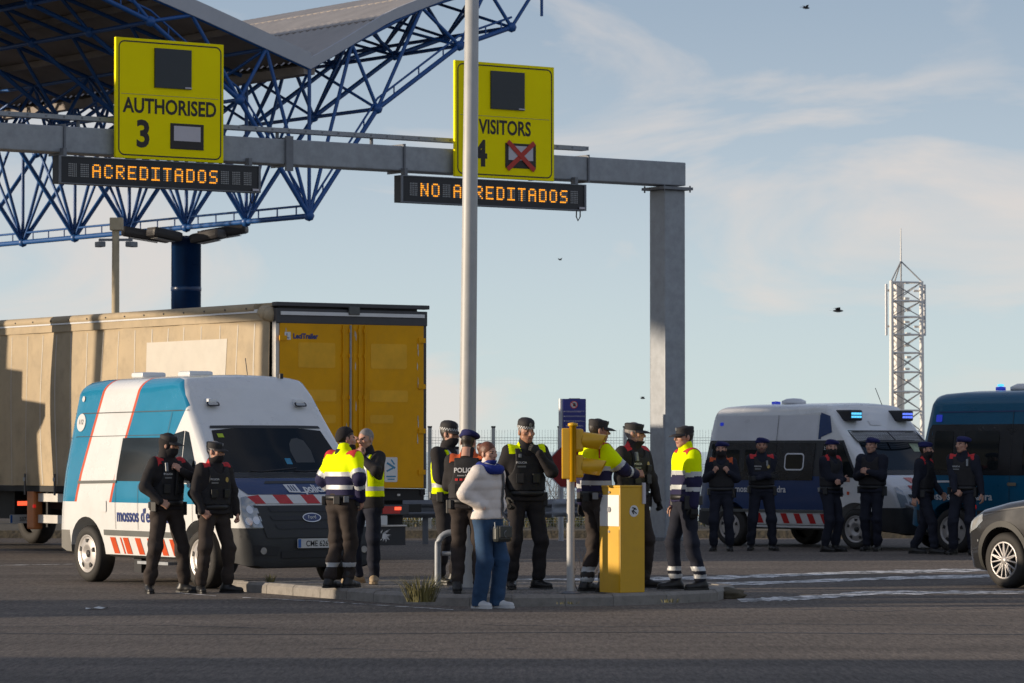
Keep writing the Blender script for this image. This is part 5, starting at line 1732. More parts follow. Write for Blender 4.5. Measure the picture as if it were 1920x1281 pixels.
# bunched hem at the rear corner
bm_ = MB()
for i, (x, r__) in enumerate(((.30, .10), (.20, .12), (.11, .11))):
    bm_.lathe([(0, -.09), (r__ * .8, -.07), (r__, 0), (r__ * .8, .07), (0, .09)], 12, mat=Matrix.Translation((x, .01, z_top - .14 - .02 * i)) @ Matrix.Rotation(R(90), 4, 'Y'))
bm_.build('bunched_hem', m_cur, trk)
MB().box((TL / 2, -TW / 2, z_top - .03), (TL, TW - .1, .05)).build('roof', m_cur, trk)
k_ = MB(); x = .7
while x < TL - .3:
    MB().tube((x, .07, z_top - .08), (x, .085, z_top - .08), .014, 6).build('rivet', m_frm, trk); x += .62
# floor edge
MB().box((TL / 2, -.03, z_db - .05), (TL, .08, .09)).build('floor_rail', m_chas, trk)
MB().box((TL / 2, -TW + .03, z_db - .05), (TL, .08, .09)).build('floor_rail', m_chas, trk)
# rear frame and doors (rear face at x = 0)
RW = TW
MB().box((-.02, -TW / 2, z_top - .03), (.14, TW + .06, .06), bev=.01).build('rear_header', m_frm, trk)
MB().box((.0, -TW / 2, (z_dt + z_top) / 2 - .06), (.12, TW + .02, z_top - z_dt - .06), bev=.01).build('rear_header', m_frm, trk)
MB().box((-.07, -TW / 2, z_dt + .115), (.02, TW - .1, .05)).build('pale_strip', m_vwhs, trk)
MB().box((-.085, -TW / 2, z_dt + .17), (.04, .18, .12), bev=.01).build('lamp_bracket', m_plasg, trk)
MB().box((.02, -.02, (z_dt + z_db) / 2), (.1, .06, z_dt - z_db)).build('corner_post', m_ls, trk)
MB().box((.02, -TW + .02, (z_dt + z_db) / 2), (.1, .06, z_dt - z_db)).build('corner_post', m_frm, trk)
dh = z_dt - z_db
for i, (y0, y1) in enumerate(((-.05, -TW / 2 + .004), (-TW / 2 - .004, -TW + .05))):
    d = MB().box((-.03, (y0 + y1) / 2, (z_dt + z_db) / 2), (.05, abs(y1 - y0), dh - .02), bev=.008).build('rear_door', m_dor, trk)
    for zf, hf, wf_, of in ((.80, .15, .62, 0), (.56, .07, .66, .0), (.42, .05, .40, .12)):
        zc = z_db + dh * zf
        yc = (y0 + y1) / 2 + of * (1 if i else -1)
        MB().prism(rrect(-wf_ / 2 * 1.0, wf_ / 2, -hf * dh / 2, hf * dh / 2, .03, 3), .003, mat=frame((-.056, yc, zc), (0, -1, 0), (0, 0, 1))).build('faded_patch', m_dor2, d)
    for yy in (y0 + (-.36 if i else -.94) , y0 + (-.30 if i == 0 else -.02)):
        pass
    for yy in ((-TW / 2 + .17, -TW / 2 + .05) if i == 0 else (-TW / 2 - .10, -TW / 2 - .20)):
        MB().tube((-.072, yy, z_db + .05), (-.072, yy, z_dt - .04), .016, 8).build('lock_rod', m_galv if yy == -TW / 2 + .05 else m_dor, d)
        for zz in (.08, .3, .55, .8, .95):
            MB().box((-.066, yy, z_db + dh * zz), (.03, .06, .05)).build('rod_keeper', m_dor, d)
        MB().box((-.08, yy - .05, z_db + .42), (.02, .22, .03)).build('lock_handle', m_frm, d)
    ye = -.03 if i == 0 else -TW + .03
    for zz in (.1, .35, .62, .9):
        MB().box((-.066, ye - (.06 if i == 0 else -.06), z_db + dh * zz), (.02, .12, .07)).build('hinge', m_dor, d)
# logo and stickers
FB = lambda y, z, off=-.0585: frame((off, y, z), (0, -1, 0), (0, 0, 1))
lg = MB().prism([(-.05, -.055), (.05, -.055), (.05, .055), (-.05, .055)], .002, mat=FB(-.17, z_dt - .21)).build('logo_tile', m_vwhs, trk)
text_obj('logo_mark', 'L', .075, FB(-.17, z_dt - .245, -.0615), m_lblue, lg, bold=.01)
text_obj('logo_lettering', 'LeciTrailer', .075, FB(-.26, z_dt - .245, -.0600), m_lblue, trk, bold=.045, align='LEFT', wide=.92)
stq = MB().prism(rrect(-.11, .11, -.18, .18, .02, 3), .002, mat=FB(-TW + .62, z_db + .28)).build('sticker', m_stk, trk)
for (a_, b_, w_, h_, an) in ((.0, .06, .16, .03, .5), (-.02, .0, .12, .025, -.4), (.03, .11, .09, .02, .9), (0, -.1, .16, .02, 0), (0, -.14, .12, .015, 0)):
    MB().box((-.0625, -TW + .62 - a_, z_db + .28 + b_), (.002, w_, h_), rot=Matrix.Rotation(an, 3, 'X')).build('sticker_print', m_teal, stq)
m_scuff = M('door_scuff', (.55, .50, .42), .7, var=.2)
q = random.Random(5)
for i in range(16):
    yy = q.choice((-.13, -TW + .16, -TW + .17, -TW / 2 + .12, -TW / 2 - .03)) + q.uniform(-.02, .02)
    MB().prism([(-.008, -.02), (.006, -.05), (.01, .03), (-.004, q.uniform(.04, .14))], .0015, mat=FB(yy, z_db + dh * q.uniform(.25, .95))).build('scuff', m_scuff, trk)
# rear underbody: bumper beam, lamps, plate, mudflap board
MB().box((.1, -TW / 2, z_db - .09), (.16, TW, .16)).build('rear_sill', m_chas, trk)
for yy in (-.3, -.9, -1.5, -2.1): MB().box((.015, yy, z_db - .09), (.01, .05, .03)).build('sill_bolt', m_ls, trk)
zp = CAM_H - (978 - HOR) / st_s
MB().box((.35, -TW / 2, z_db - .35), (.3, TW * .8, .5)).build('chassis_cross', m_chas, trk)
MB().box((.05, -TW / 2, zp + .17), (.08, TW - .1, .12)).build('bumper_beam', m_chas, trk)
for yy, nm in ((-.3, 0), (-TW + .55, 1)):
    lb = MB().box((.0, yy, zp + .15), (.06, .52, .15), bev=.01).build('tail_lamp_box', m_frm, trk)
    MB().box((-.036, yy + (.05 if nm else -.05), zp + .15), (.012, .30, .11)).build('lamp_lens', m_vred, lb)
    MB().box((-.044, yy - .06, zp + .17), (.01, .11, .045)).build('brake_light', M('brake_lit', (.6, .05, .02), .3, var=0, emit=(1, .10, .04), estr=1.6), lb)
MB().box((-.02, -TW / 2 + .15, zp + .13), (.02, .2, .35)).build('reflector_board', m_vwhs, trk)
MB().box((-.034, -TW / 2 + .15, zp + .15), (.008, .16, .22)).build('reflector', m_vred, trk)
MB().box((-.04, -TW / 2 + .15, zp + .15), (.006, .10, .16)).build('reflector_core', m_vor, trk)
number_plate(trk, '5073 LPL', (-.05, -TW + .98, zp), ((0, -1, 0), (0, 0, 1)), .60, .14)
zf0 = CAM_H - (1026 - HOR) / st_s; zf1 = CAM_H - (990 - HOR) / st_s
fl = MB().box((.02, -TW + 1.05, (zf0 + zf1) / 2), (.02, 1.45, zf1 - zf0)).build('mudflap_board', m_case, trk)
MB().box((.0, -TW + 1.05, zf1 + .012), (.05, 1.45, .022)).build('flap_rail', m_ls, fl)
# white lion-like head drawn in strokes, and the lettering's last A
lh = MB()
q = random.Random(9)
cy, cz__ = -TW + .72, (zf0 + zf1) / 2
for i in range(26):
    a = q.uniform(.6, 5.2)
    r0 = q.uniform(.03, .06); r1 = r0 + q.uniform(.03, .075)
    p0 = Vector((.0085, cy + r0 * 1.5 * math.cos(a), cz__ + r0 * math.sin(a)))
    p1 = Vector((.0085, cy + r1 * 1.5 * math.cos(a + .5), cz__ + r1 * math.sin(a + .5)))
    pm = (p0 + p1) / 2
    nn = Vector((0, -(p1 - p0).z, (p1 - p0).y)).normalized() * q.uniform(.004, .009)
    lh.add([p0, pm + nn, p1, pm - nn], [(0, 1, 2, 3)])
lh.add([(.0085, cy + y, cz__ + z) for y, z in ((.0, .03), (-.05, .04), (-.085, .015), (-.08, -.01), (-.05, -.015), (-.07, -.04), (-.03, -.05), (.01, -.03))], [tuple(range(8))])
o = lh.build('lion_emblem', m_vwhs, fl); o['kind'] = 'stuff'
text_obj('flap_lettering', 'A', zf1 - zf0 - .06, frame((.008, -TW + 1.62, zf0 + .03), (0, -1, 0), (0, 0, 1)), m_vwhs, fl, bold=.04)
# axles and wheels under the trailer
for x in (1.9, 3.2, 4.5):
    for sd, y in ((1, -.17), (-1, -TW + .17)):
        wheel(trk, x, y, .50, .34, 'steel', sd)
    MB().tube((x, -.2, .5), (x, -TW + .2, .5), .07, 8).build('axle', m_chas, trk)
for y in (-TW / 2 - .45, -TW / 2 + .45): MB().box((TL / 2, y, z_db - .25), (TL - .6, .14, .3)).build('chassis_beam', m_chas, trk)
# alloy side guard and orange marker ahead of the wheels
for z in (.86, .52):
    for xa, xb in ((5.6, 7.55),): MB().box(((xa + xb) / 2, -.06, z), (xb - xa, .03, .13)).build('side_guard_bar', m_ls, trk)
for x in (5.8, 7.3): MB().box((x, -.1, .70), (.06, .05, .62)).build('guard_upright', m_chas, trk)
MB().box((5.75, -.09, .72), (.3, .02, .62)).build('guard_panel', m_cur, trk)
MB().box((7.72, -.07, .66), (.26, .16, .62), bev=.03).build('marker_box', m_ors, trk)
MB().box((7.60, -.0, .72), (.04, .04, .05)).build('marker_lamp', m_red_l, trk)
lb = MB().box((8.75, -.35, .72), (.06, .30, .2), bev=.01).build('tail_lamp_box', m_frm, trk)
MB().box((8.70, -.35, .75), (.012, .2, .07)).build('lamp_lens', M('brake_lit', (.6, .05, .02), .3, var=0, emit=(1, .10, .04), estr=1.6), lb)
number_plate(trk, '5073 LPL', (8.55, -.34, .50), ((0, -1, 0), (0, 0, 1)), .60, .14)
MB().box((10.2, -TW / 2, .75), (3.0, TW - .4, .5)).build('tank_box', m_chas, trk)
for sd, y in ((1, -.17), (-1, -TW + .17)): wheel(trk, 12.2, y, .50, .32, 'steel', sd)

# ================================================================== low unseen building at the left, added to shade the near road
m_wall = M('render_cream', (.48, .45, .40), .85, var=.12, vscale=1.2, bump=.003, bscale=25)
cbd = thing('shade_building', 'low cream unseen building beyond the left edge, added to shade the near road', 'building', (-24.5, 18.6, 0), R(87))
MB().box((0, 0, 1.6), (14.0, 31.0, 3.2)).build('wall', m_wall, cbd)
MB().box((0, 0, 3.3), (14.4, 31.4, .2)).build('roof', m_galvd, cbd)
for y in (-13.5, -10.5, -7.5, -4.5, -1.5, 4.5, 7.5, 10.5, 13.5):
    wn_ = MB().box((7.0, y, 1.7), (.08, 1.6, 1.2)).build('window', m_ppale, cbd)
    MB().box((7.03, y, 1.7), (.04, 1.45, 1.05)).build('pane', m_glass2, wn_)
dr_ = MB().box((7.0, 1.5, 1.05), (.08, 1.0, 2.1)).build('door', m_navy, cbd)
MB().box((7.06, 1.85, 1.05), (.05, .12, .03)).build('handle', m_chr, dr_)

# unseen booth at the left, added to cast a block of shade on the lorry
tbo = thing('shade_booth', 'grey unseen booth beyond the left edge, added to shade the lorry side', 'booth', (-14.0, 59.6, 0), 0)
MB().box((0, 0, .6), (1.5, 1.7, 1.2)).build('wall', m_galv, tbo)
MB().box((0, 0, 2.6), (1.5, 1.7, .8)).build('upper_wall', m_galv, tbo)
for sx in (-.72, .72):
    for sy in (-.82, .82): MB().box((sx, sy, 1.7), (.06, .06, 1.0)).build('mullion', m_galvd, tbo)
for sy in (-.83, .83): MB().box((0, sy, 1.7), (1.36, .012, 1.0)).build('pane', m_glass2, tbo)
for sx in (-.73, .73): MB().box((sx, 0, 1.7), (.012, 1.56, 1.0)).build('pane', m_glass2, tbo)
MB().box((0, 0, 3.1), (2.0, 2.2, .2)).build('roof', m_galvd, tbo)
MB().box((0, .1, 3.5), (.2, 1.0, .6)).build('booth_top_box', m_case, tbo)

# tall unseen billboard at the left, added to shade the vans past the lorry
m_bb = M('shadeboard_grey', (.30, .31, .33), .6, var=.1)
bbd = thing('shadeboard', 'tall grey unseen billboard beyond the left edge of the picture', 'shadeboard', (-20.0, 55.6, 0), 0)
MB().box((0, 0, 7.75), (.16, 10.5, 3.7), bev=.02).build('panel', m_bb, bbd)
for y in (-4.3, .4, 3.4):
    MB().box((.2, y, 4.6), (.24, .26, 9.2), bev=.02).build('post', m_galvd, bbd)
for z in (6.6, 8.9): MB().box((.16, 0, z), (.12, 10.2, .14)).build('rail', m_galvd, bbd)
# ================================================================== people
class Field:
    """signed distance on a grid, meshed with surface nets"""
    def __init__(s, lo, hi, res):
        s.lo = np.array(lo, float); s.res = res
        n = np.ceil((np.array(hi, float) - s.lo) / res).astype(int) + 1
        s.n = n
        s.ax = [s.lo[i] + res * np.arange(n[i]) for i in range(3)]
        s.a = np.full(n, 1.0, dtype=np.float32)
    def sub(s, bl, bh):
        i0 = np.maximum(0, np.floor((np.array(bl) - s.lo) / s.res).astype(int))
        i1 = np.minimum(s.n, np.ceil((np.array(bh) - s.lo) / s.res).astype(int) + 1)
        if np.any(i1 <= i0): return None
        sl = tuple(slice(i0[k], i1[k]) for k in range(3))
        X = s.ax[0][sl[0]][:, None, None]; Y = s.ax[1][sl[1]][None, :, None]; Z = s.ax[2][sl[2]][None, None, :]
        return sl, X, Y, Z
    def put(s, sl, d, k):
        a = s.a[sl]
        if k > 0:
            h = np.clip(.5 + .5 * (a - d) / k, 0, 1)
            s.a[sl] = a * (1 - h) + d * h - k * h * (1 - h)
        else:
            s.a[sl] = np.minimum(a, d)
    def cap(s, a, b, ra, rb=None, k=.03, sq=None, q=1.0, neg=False):
        """round cone a-b; flattened along direction sq by factor q"""
        a = np.array(a, float); b = np.array(b, float); rb = ra if rb is None else rb
        m = max(ra, rb) / min(q, 1.0) * 1.0 + k + 3 * s.res
        r_ = s.sub(np.minimum(a, b) - m, np.maximum(a, b) + m)
        if r_ is None: return s
        sl, X, Y, Z = r_
        ba = b - a; L2 = max(1e-9, float(ba @ ba))
        px, py, pz = X - a[0], Y - a[1], Z - a[2]
        t = np.clip((px * ba[0] + py * ba[1] + pz * ba[2]) / L2, 0, 1)
        dx, dy, dz = px - t * ba[0], py - t * ba[1], pz - t * ba[2]
        if sq is not None:
            c = dx * sq[0] + dy * sq[1] + dz * sq[2]
            e = (1 / q - 1)
            dx = dx + sq[0] * c * e; dy = dy + sq[1] * c * e; dz = dz + sq[2] * c * e
        d = np.sqrt(dx * dx + dy * dy + dz * dz) - (ra + (rb - ra) * t)
        d = (d * min(1.0, q if q < 1 else 1.0) if sq is not None else d).astype(np.float32)
        if neg: s.a[sl] = np.maximum(s.a[sl], -d)
        else: s.put(sl, d, k)
        return s
    def ell(s, c, r, k=.02, neg=False, rot=None):
        c = np.array(c, float); r = np.array(r, float)
        m = r.max() + k + 3 * s.res
        r_ = s.sub(c - m, c + m)
        if r_ is None: return s
        sl, X, Y, Z = r_
        px, py, pz = X - c[0], Y - c[1], Z - c[2]
        if rot is not None:
            q = np.array(rot)
            px, py, pz = q[0, 0] * px + q[1, 0] * py + q[2, 0] * pz, q[0, 1] * px + q[1, 1] * py + q[2, 1] * pz, q[0, 2] * px + q[1, 2] * py + q[2, 2] * pz
        k0 = np.sqrt((px / r[0]) ** 2 + (py / r[1]) ** 2 + (pz / r[2]) ** 2)
        k1 = np.sqrt((px / r[0] ** 2) ** 2 + (py / r[1] ** 2) ** 2 + (pz / r[2] ** 2) ** 2) + 1e-9
        d = (k0 * (k0 - 1) / k1).astype(np.float32)
        if neg: s.a[sl] = np.maximum(s.a[sl], -d)
        else: s.put(sl, d, k)
        return s
    def full(s):
        return s.ax[0][:, None, None], s.ax[1][None, :, None], s.ax[2][None, None, :]
    def mesh(s):
        a = s.a; n = a.shape
        ins = a < 0
        c = np.zeros((n[0] - 1, n[1] - 1, n[2] - 1), dtype=np.int8)
        for i in (0, 1):
            for j in (0, 1):
                for k in (0, 1):
                    c += ins[i:n[0] - 1 + i, j:n[1] - 1 + j, k:n[2] - 1 + k]
        act = (c > 0) & (c < 8)
        idx = np.full(act.shape, -1, dtype=np.int64)
        I = np.argwhere(act)
        idx[act] = np.arange(len(I))
        acc = np.zeros((len(I), 3)); cnt = np.zeros(len(I))
        cor = lambda o: a[I[:, 0] + o[0], I[:, 1] + o[1], I[:, 2] + o[2]]
        for o0 in itertools.product((0, 1), repeat=3):
            for ax in range(3):
                if o0[ax]: continue
                o1 = list(o0); o1[ax] = 1
                v0, v1 = cor(o0), cor(o1)
                m = (v0 < 0) != (v1 < 0)
                t = np.where(m, v0 / np.where(m, v0 - v1, 1), 0)
                p = np.array(o0, float)[None, :].repeat(len(I), 0)
                p[:, ax] += t
                acc[m] += p[m]; cnt[m] += 1
        V = (I + acc / np.maximum(cnt, 1)[:, None]) * s.res + s.lo
        F = []
        for ax in range(3):
            u, w_ = (ax + 1) % 3, (ax + 2) % 3
            sl0 = [slice(None)] * 3; sl1 = [slice(None)] * 3
            sl0[ax] = slice(0, n[ax] - 1); sl1[ax] = slice(1, n[ax])
            s0, s1 = ins[tuple(sl0)], ins[tuple(sl1)]
            E = np.argwhere(s0 != s1)
            ok = (E[:, u] > 0) & (E[:, w_] > 0) & (E[:, u] < n[u] - 1) & (E[:, w_] < n[w_] - 1)
            E = E[ok]
            if not len(E): continue
            fl = s0[E[:, 0], E[:, 1], E[:, 2]]
            def gi(du, dw):
                q = E.copy(); q[:, u] -= du; q[:, w_] -= dw
                return idx[q[:, 0], q[:, 1], q[:, 2]]
            A, B, C, D_ = gi(1, 1), gi(0, 1), gi(0, 0), gi(1, 0)
            Q = np.stack([A, B, C, D_], 1)
            Q[~fl] = Q[~fl][:, ::-1]
            F.append(Q)
        F = np.concatenate(F) if F else np.zeros((0, 4), int)
        F = F[(F >= 0).all(1)]
        return V, F
def folds(X, Y, Z, seed, lo=18, hi=42, tilt=.5):
    q = np.random.default_rng(seed)
    out = 0
    for i in range(5):
        d = q.normal(size=3); d[2] = abs(d[2]) + tilt * 2; d /= np.linalg.norm(d)
        kk = q.uniform(lo, hi); ph = q.uniform(0, 6.28)
        e = q.normal(size=3) * q.uniform(6, 14)
        w_ = (X * d[0] + Y * d[1] + Z * d[2]) * kk + ph + 1.3 * np.sin(X * e[0] + Y * e[1] + Z * e[2] + ph * 2)
        out = out + (1 - 2 * np.abs(np.sin(w_ * .5)))
    return (out / 5).astype(np.float32)
def np_mesh(name, V, F, mats, parent, midx=None, smooth=True):
    me = bpy.data.meshes.new(name)
    me.vertices.add(len(V)); me.vertices.foreach_set('co', np.asarray(V, np.float32).ravel())
    nf = len(F); k = F.shape[1]
    me.loops.add(nf * k); me.polygons.add(nf)
    me.loops.foreach_set('vertex_index', F.astype(np.int32).ravel())
    me.polygons.foreach_set('loop_start', np.arange(0, nf * k, k, dtype=np.int32))
    me.polygons.foreach_set('loop_total', np.full(nf, k, dtype=np.int32))
    for m in mats: me.materials.append(m)
    if midx is not None: me.polygons.foreach_set('material_index', np.asarray(midx, np.int32))
    me.polygons.foreach_set('use_smooth', np.full(nf, smooth, dtype=bool))
    me.update(calc_edges=True)
    o = bpy.data.objects.new(name, me)
    COL.objects.link(o)
    if parent: o.parent = parent
    return o
def vnormals(V, F):
    fn = np.cross(V[F[:, 2]] - V[F[:, 0]], V[F[:, 3]] - V[F[:, 1]])
    N = np.zeros_like(V)
    for k in range(4): np.add.at(N, F[:, k], fn)
    return N / (np.linalg.norm(N, axis=1, keepdims=True) + 1e-12)
def lift(name, V, F, mask, off, mat, parent):
    """a patch of an existing surface, raised by off, as an object of its own"""
    if mask.sum() < 2: return None
    N = vnormals(V, F)
    f = F[mask]
    u, inv = np.unique(f, return_inverse=True)
    return np_mesh(name, V[u] + N[u] * off, inv.reshape(f.shape), [mat], parent)

skin_l = M('skin_light', (.50, .27, .19), .5, var=.10, vscale=14, spec=.4)
skin_m = M('skin_medium', (.40, .20, .13), .5, var=.12, vscale=14, spec=.4)
m_lip = M('lip', (.30, .10, .085), .5, var=0)
m_eye = M('eye_dark', (.025, .018, .015), .25, var=0)
m_brow = M('brow', (.045, .03, .02), .8, var=0)
hair_d = M('hair_dark', (.022, .015, .011), .5, var=.3, vscale=30, bump=.003, bscale=90)
hair_b = M('hair_brown', (.13, .045, .022), .45, var=.3, vscale=30, bump=.003, bscale=90)
hair_g = M('hair_grey', (.22, .20, .19), .6, var=.3, vscale=30)
cl_black = M('uniform_black', (.026, .023, .024), .85, var=.18, vscale=7, bump=.0012, bscale=220, spec=.25)
cl_brown = M('uniform_trouser', (.044, .034, .030), .82, var=.18, vscale=7, bump=.0012, bscale=220, spec=.25)
cl_navyd = M('uniform_navy_dark', (.018, .020, .032), .85, var=.18, vscale=7, bump=.0012, bscale=220, spec=.25)
cl_navy = M('hivis_navy', (.022, .020, .062), .8, var=.12, vscale=7, bump=.0012, bscale=180, spec=.25)
cl_hiv = M('hivis_yellow', (.84, 1.0, .0), .8, var=.04, vscale=6, bump=.001, bscale=160, spec=.1)
cl_band = M('reflective_band', (.52, .53, .54), .45, .1, var=.06)
cl_red = M('shoulder_red', (.58, .025, .03), .75, var=.08)
cl_orange = M('shoulder_orange', (.60, .10, .02), .75, var=.08)
cl_vest = M('vest_black', (.024, .023, .025), .75, var=.2, vscale=9, bump=.002, bscale=120, spec=.3)
cl_beret = M('beret_blue', (.010, .012, .085), .9, var=.12, bump=.001, bscale=260)
cl_cap = M('cap_black', (.022, .020, .022), .75, var=.15, bump=.001, bscale=200)
cl_puff = M('puffer_cream', (.70, .63, .58), .65, var=.06, vscale=5, bump=.002, bscale=60)
cl_jean = M('jeans_blue', (.022, .062, .135), .85, var=.22, vscale=8, bump=.001, bscale=260)
cl_scarf = M('scarf_blue', (.012, .03, .22), .9, var=.12, bump=.003, bscale=110)
cl_boot = M('boot_black', (.012, .011, .011), .45, var=.15)
cl_shoe = M('trainer_white', (.60, .60, .60), .5, var=.05)
cl_tan = M('trainer_tan', (.34, .25, .15), .7, var=.1)
cl_glove = M('glove_black', (.010, .010, .010), .7, var=.1)
m_gear = M('gear_black', (.011, .011, .012), .5, var=.12)
m_gearg = M('gear_grey', (.20, .21, .22), .4, .2, var=.1)
m_pat_w = M('print_white', (.60, .60, .60), .6, var=0)
m_gold = M('badge_gold', (.42, .30, .10), .4, .5, var=.1)
m_bag = M('bag_leather', (.022, .026, .024), .4, var=.15)

def nrm(v): return np.array(v, float) / np.linalg.norm(v)
def ik(a, b, l1, l2, pole):
    a, b = np.array(a, float), np.array(b, float)
    d = b - a; L = np.linalg.norm(d)
    L2 = min(L, (l1 + l2) * .999)
    d = d / L
    b = a + d * L2
    x = (l1 * l1 - l2 * l2 + L2 * L2) / (2 * L2)
    h = math.sqrt(max(0, l1 * l1 - x * x))
    p = np.array(pole, float); p = p - d * (p @ d); p = p / (np.linalg.norm(p) + 1e-9)
    return a + d * x + p * h, b

_hand = {}
def hand_mesh(kind, mirror):
    """hand frame: x along the fingers, y towards the thumb side, z = back of hand; right hand"""
    key = (kind, mirror)
    if key in _hand: return _hand[key]
    f = Field((-.05, -.07, -.10), (.21, .09, .06), .0055)
    f.cap((-.04, 0, 0), (.0, 0, 0), .024, .026, .01)
    for y in (-.026, -.009, .009, .026):
        f.cap((.01, y * .75, 0), (.085, y, 0), .016, .0125, .010, (0, 0, 1), .85)
    curl = {'relax': (22, 32, 22), 'fist': (72, 95, 60), 'flat': (6, 8, 6), 'grip': (50, 65, 40)}[kind]
    for (y, l_, r__) in ((.030, .072, .0092), (.010, .080, .0095), (-.010, .075, .0092), (-.029, .060, .0082)):
        p = np.array((.087, y, 0.0)); a = 0
        for seg, (cl_, fr) in enumerate(zip(curl, (.45, .31, .24))):
            a += R(cl_)
            q = p + np.array((math.cos(a), y * .9 * (1 if kind == 'flat' else .3), -math.sin(a))) * l_ * fr
            f.cap(p, q, r__ * (1 - .08 * seg), r__ * (.92 - .08 * seg), .004)
            p = q
    if kind == 'fist': th = [(.02, .028, -.004), (.055, .042, -.022), (.082, .022, -.040), (.088, .0, -.044)]
    elif kind == 'grip': th = [(.02, .028, -.004), (.05, .052, -.02), (.08, .046, -.040), (.095, .03, -.05)]
    else: th = [(.018, .028, -.004), (.048, .056, -.014), (.078, .066, -.022), (.098, .066, -.028)]
    for i in range(3): f.cap(th[i], th[i + 1], .0125 - .0012 * i, .0115 - .0012 * i, .007)
    V, F = f.mesh()
    if mirror:
        V = V * np.array((1, -1, 1)); F = F[:, ::-1]
    _hand[key] = (V, F)
    return V, F
def head_field(res=.0068, female=False, beard=0):
    f = Field((-.11, -.13, -.19), (.11, .15, .14), res)
    f.ell((0, -.012, .030), (.076, .098, .095), .01)
    f.ell((0, .030, -.030), (.062, .070, .085), .03)
    f.cap((0, .045, -.060), (0, .068, -.098), .042 if not female else .038, .024 if not female else .020, .025)
    f.cap((-.040, .03, -.065), (-.022, .06, -.092), .026, .018, .02); f.cap((.040, .03, -.065), (.022, .06, -.092), .026, .018, .02)
    f.cap((0, .092, .008), (0, .116, -.030), .009, .0135, .010)          # nose
    f.cap((-.012, .100, -.034), (.012, .100, -.034), .010, .010, .008)
    f.cap((-.034, .086, .020), (.034, .086, .020), .011, .011, .010)      # brow
    f.cap((-.016, .092, -.064), (.016, .092, -.064), .008, .008, .008)    # lips
    for sx in (-1, 1):
        f.ell((sx * .050, .066, -.018), (.022, .018, .018), .02)          # cheekbone
        f.ell((sx * .032, .101, .003), (.013, .010, .009), 0, neg=True)   # eye socket
        f.ell((sx * .080, -.006, -.012), (.009, .020, .032), .006)        # ear
    f.cap((0, -.016, -.06), (0, -.032, -.19), .054 if not female else .046, .058 if not female else .050, .03)
    return f
_headc = {}
def head_mesh(female):
    if female not in _headc:
        _headc[female] = head_field(female=female).mesh()
    return _headc[female]

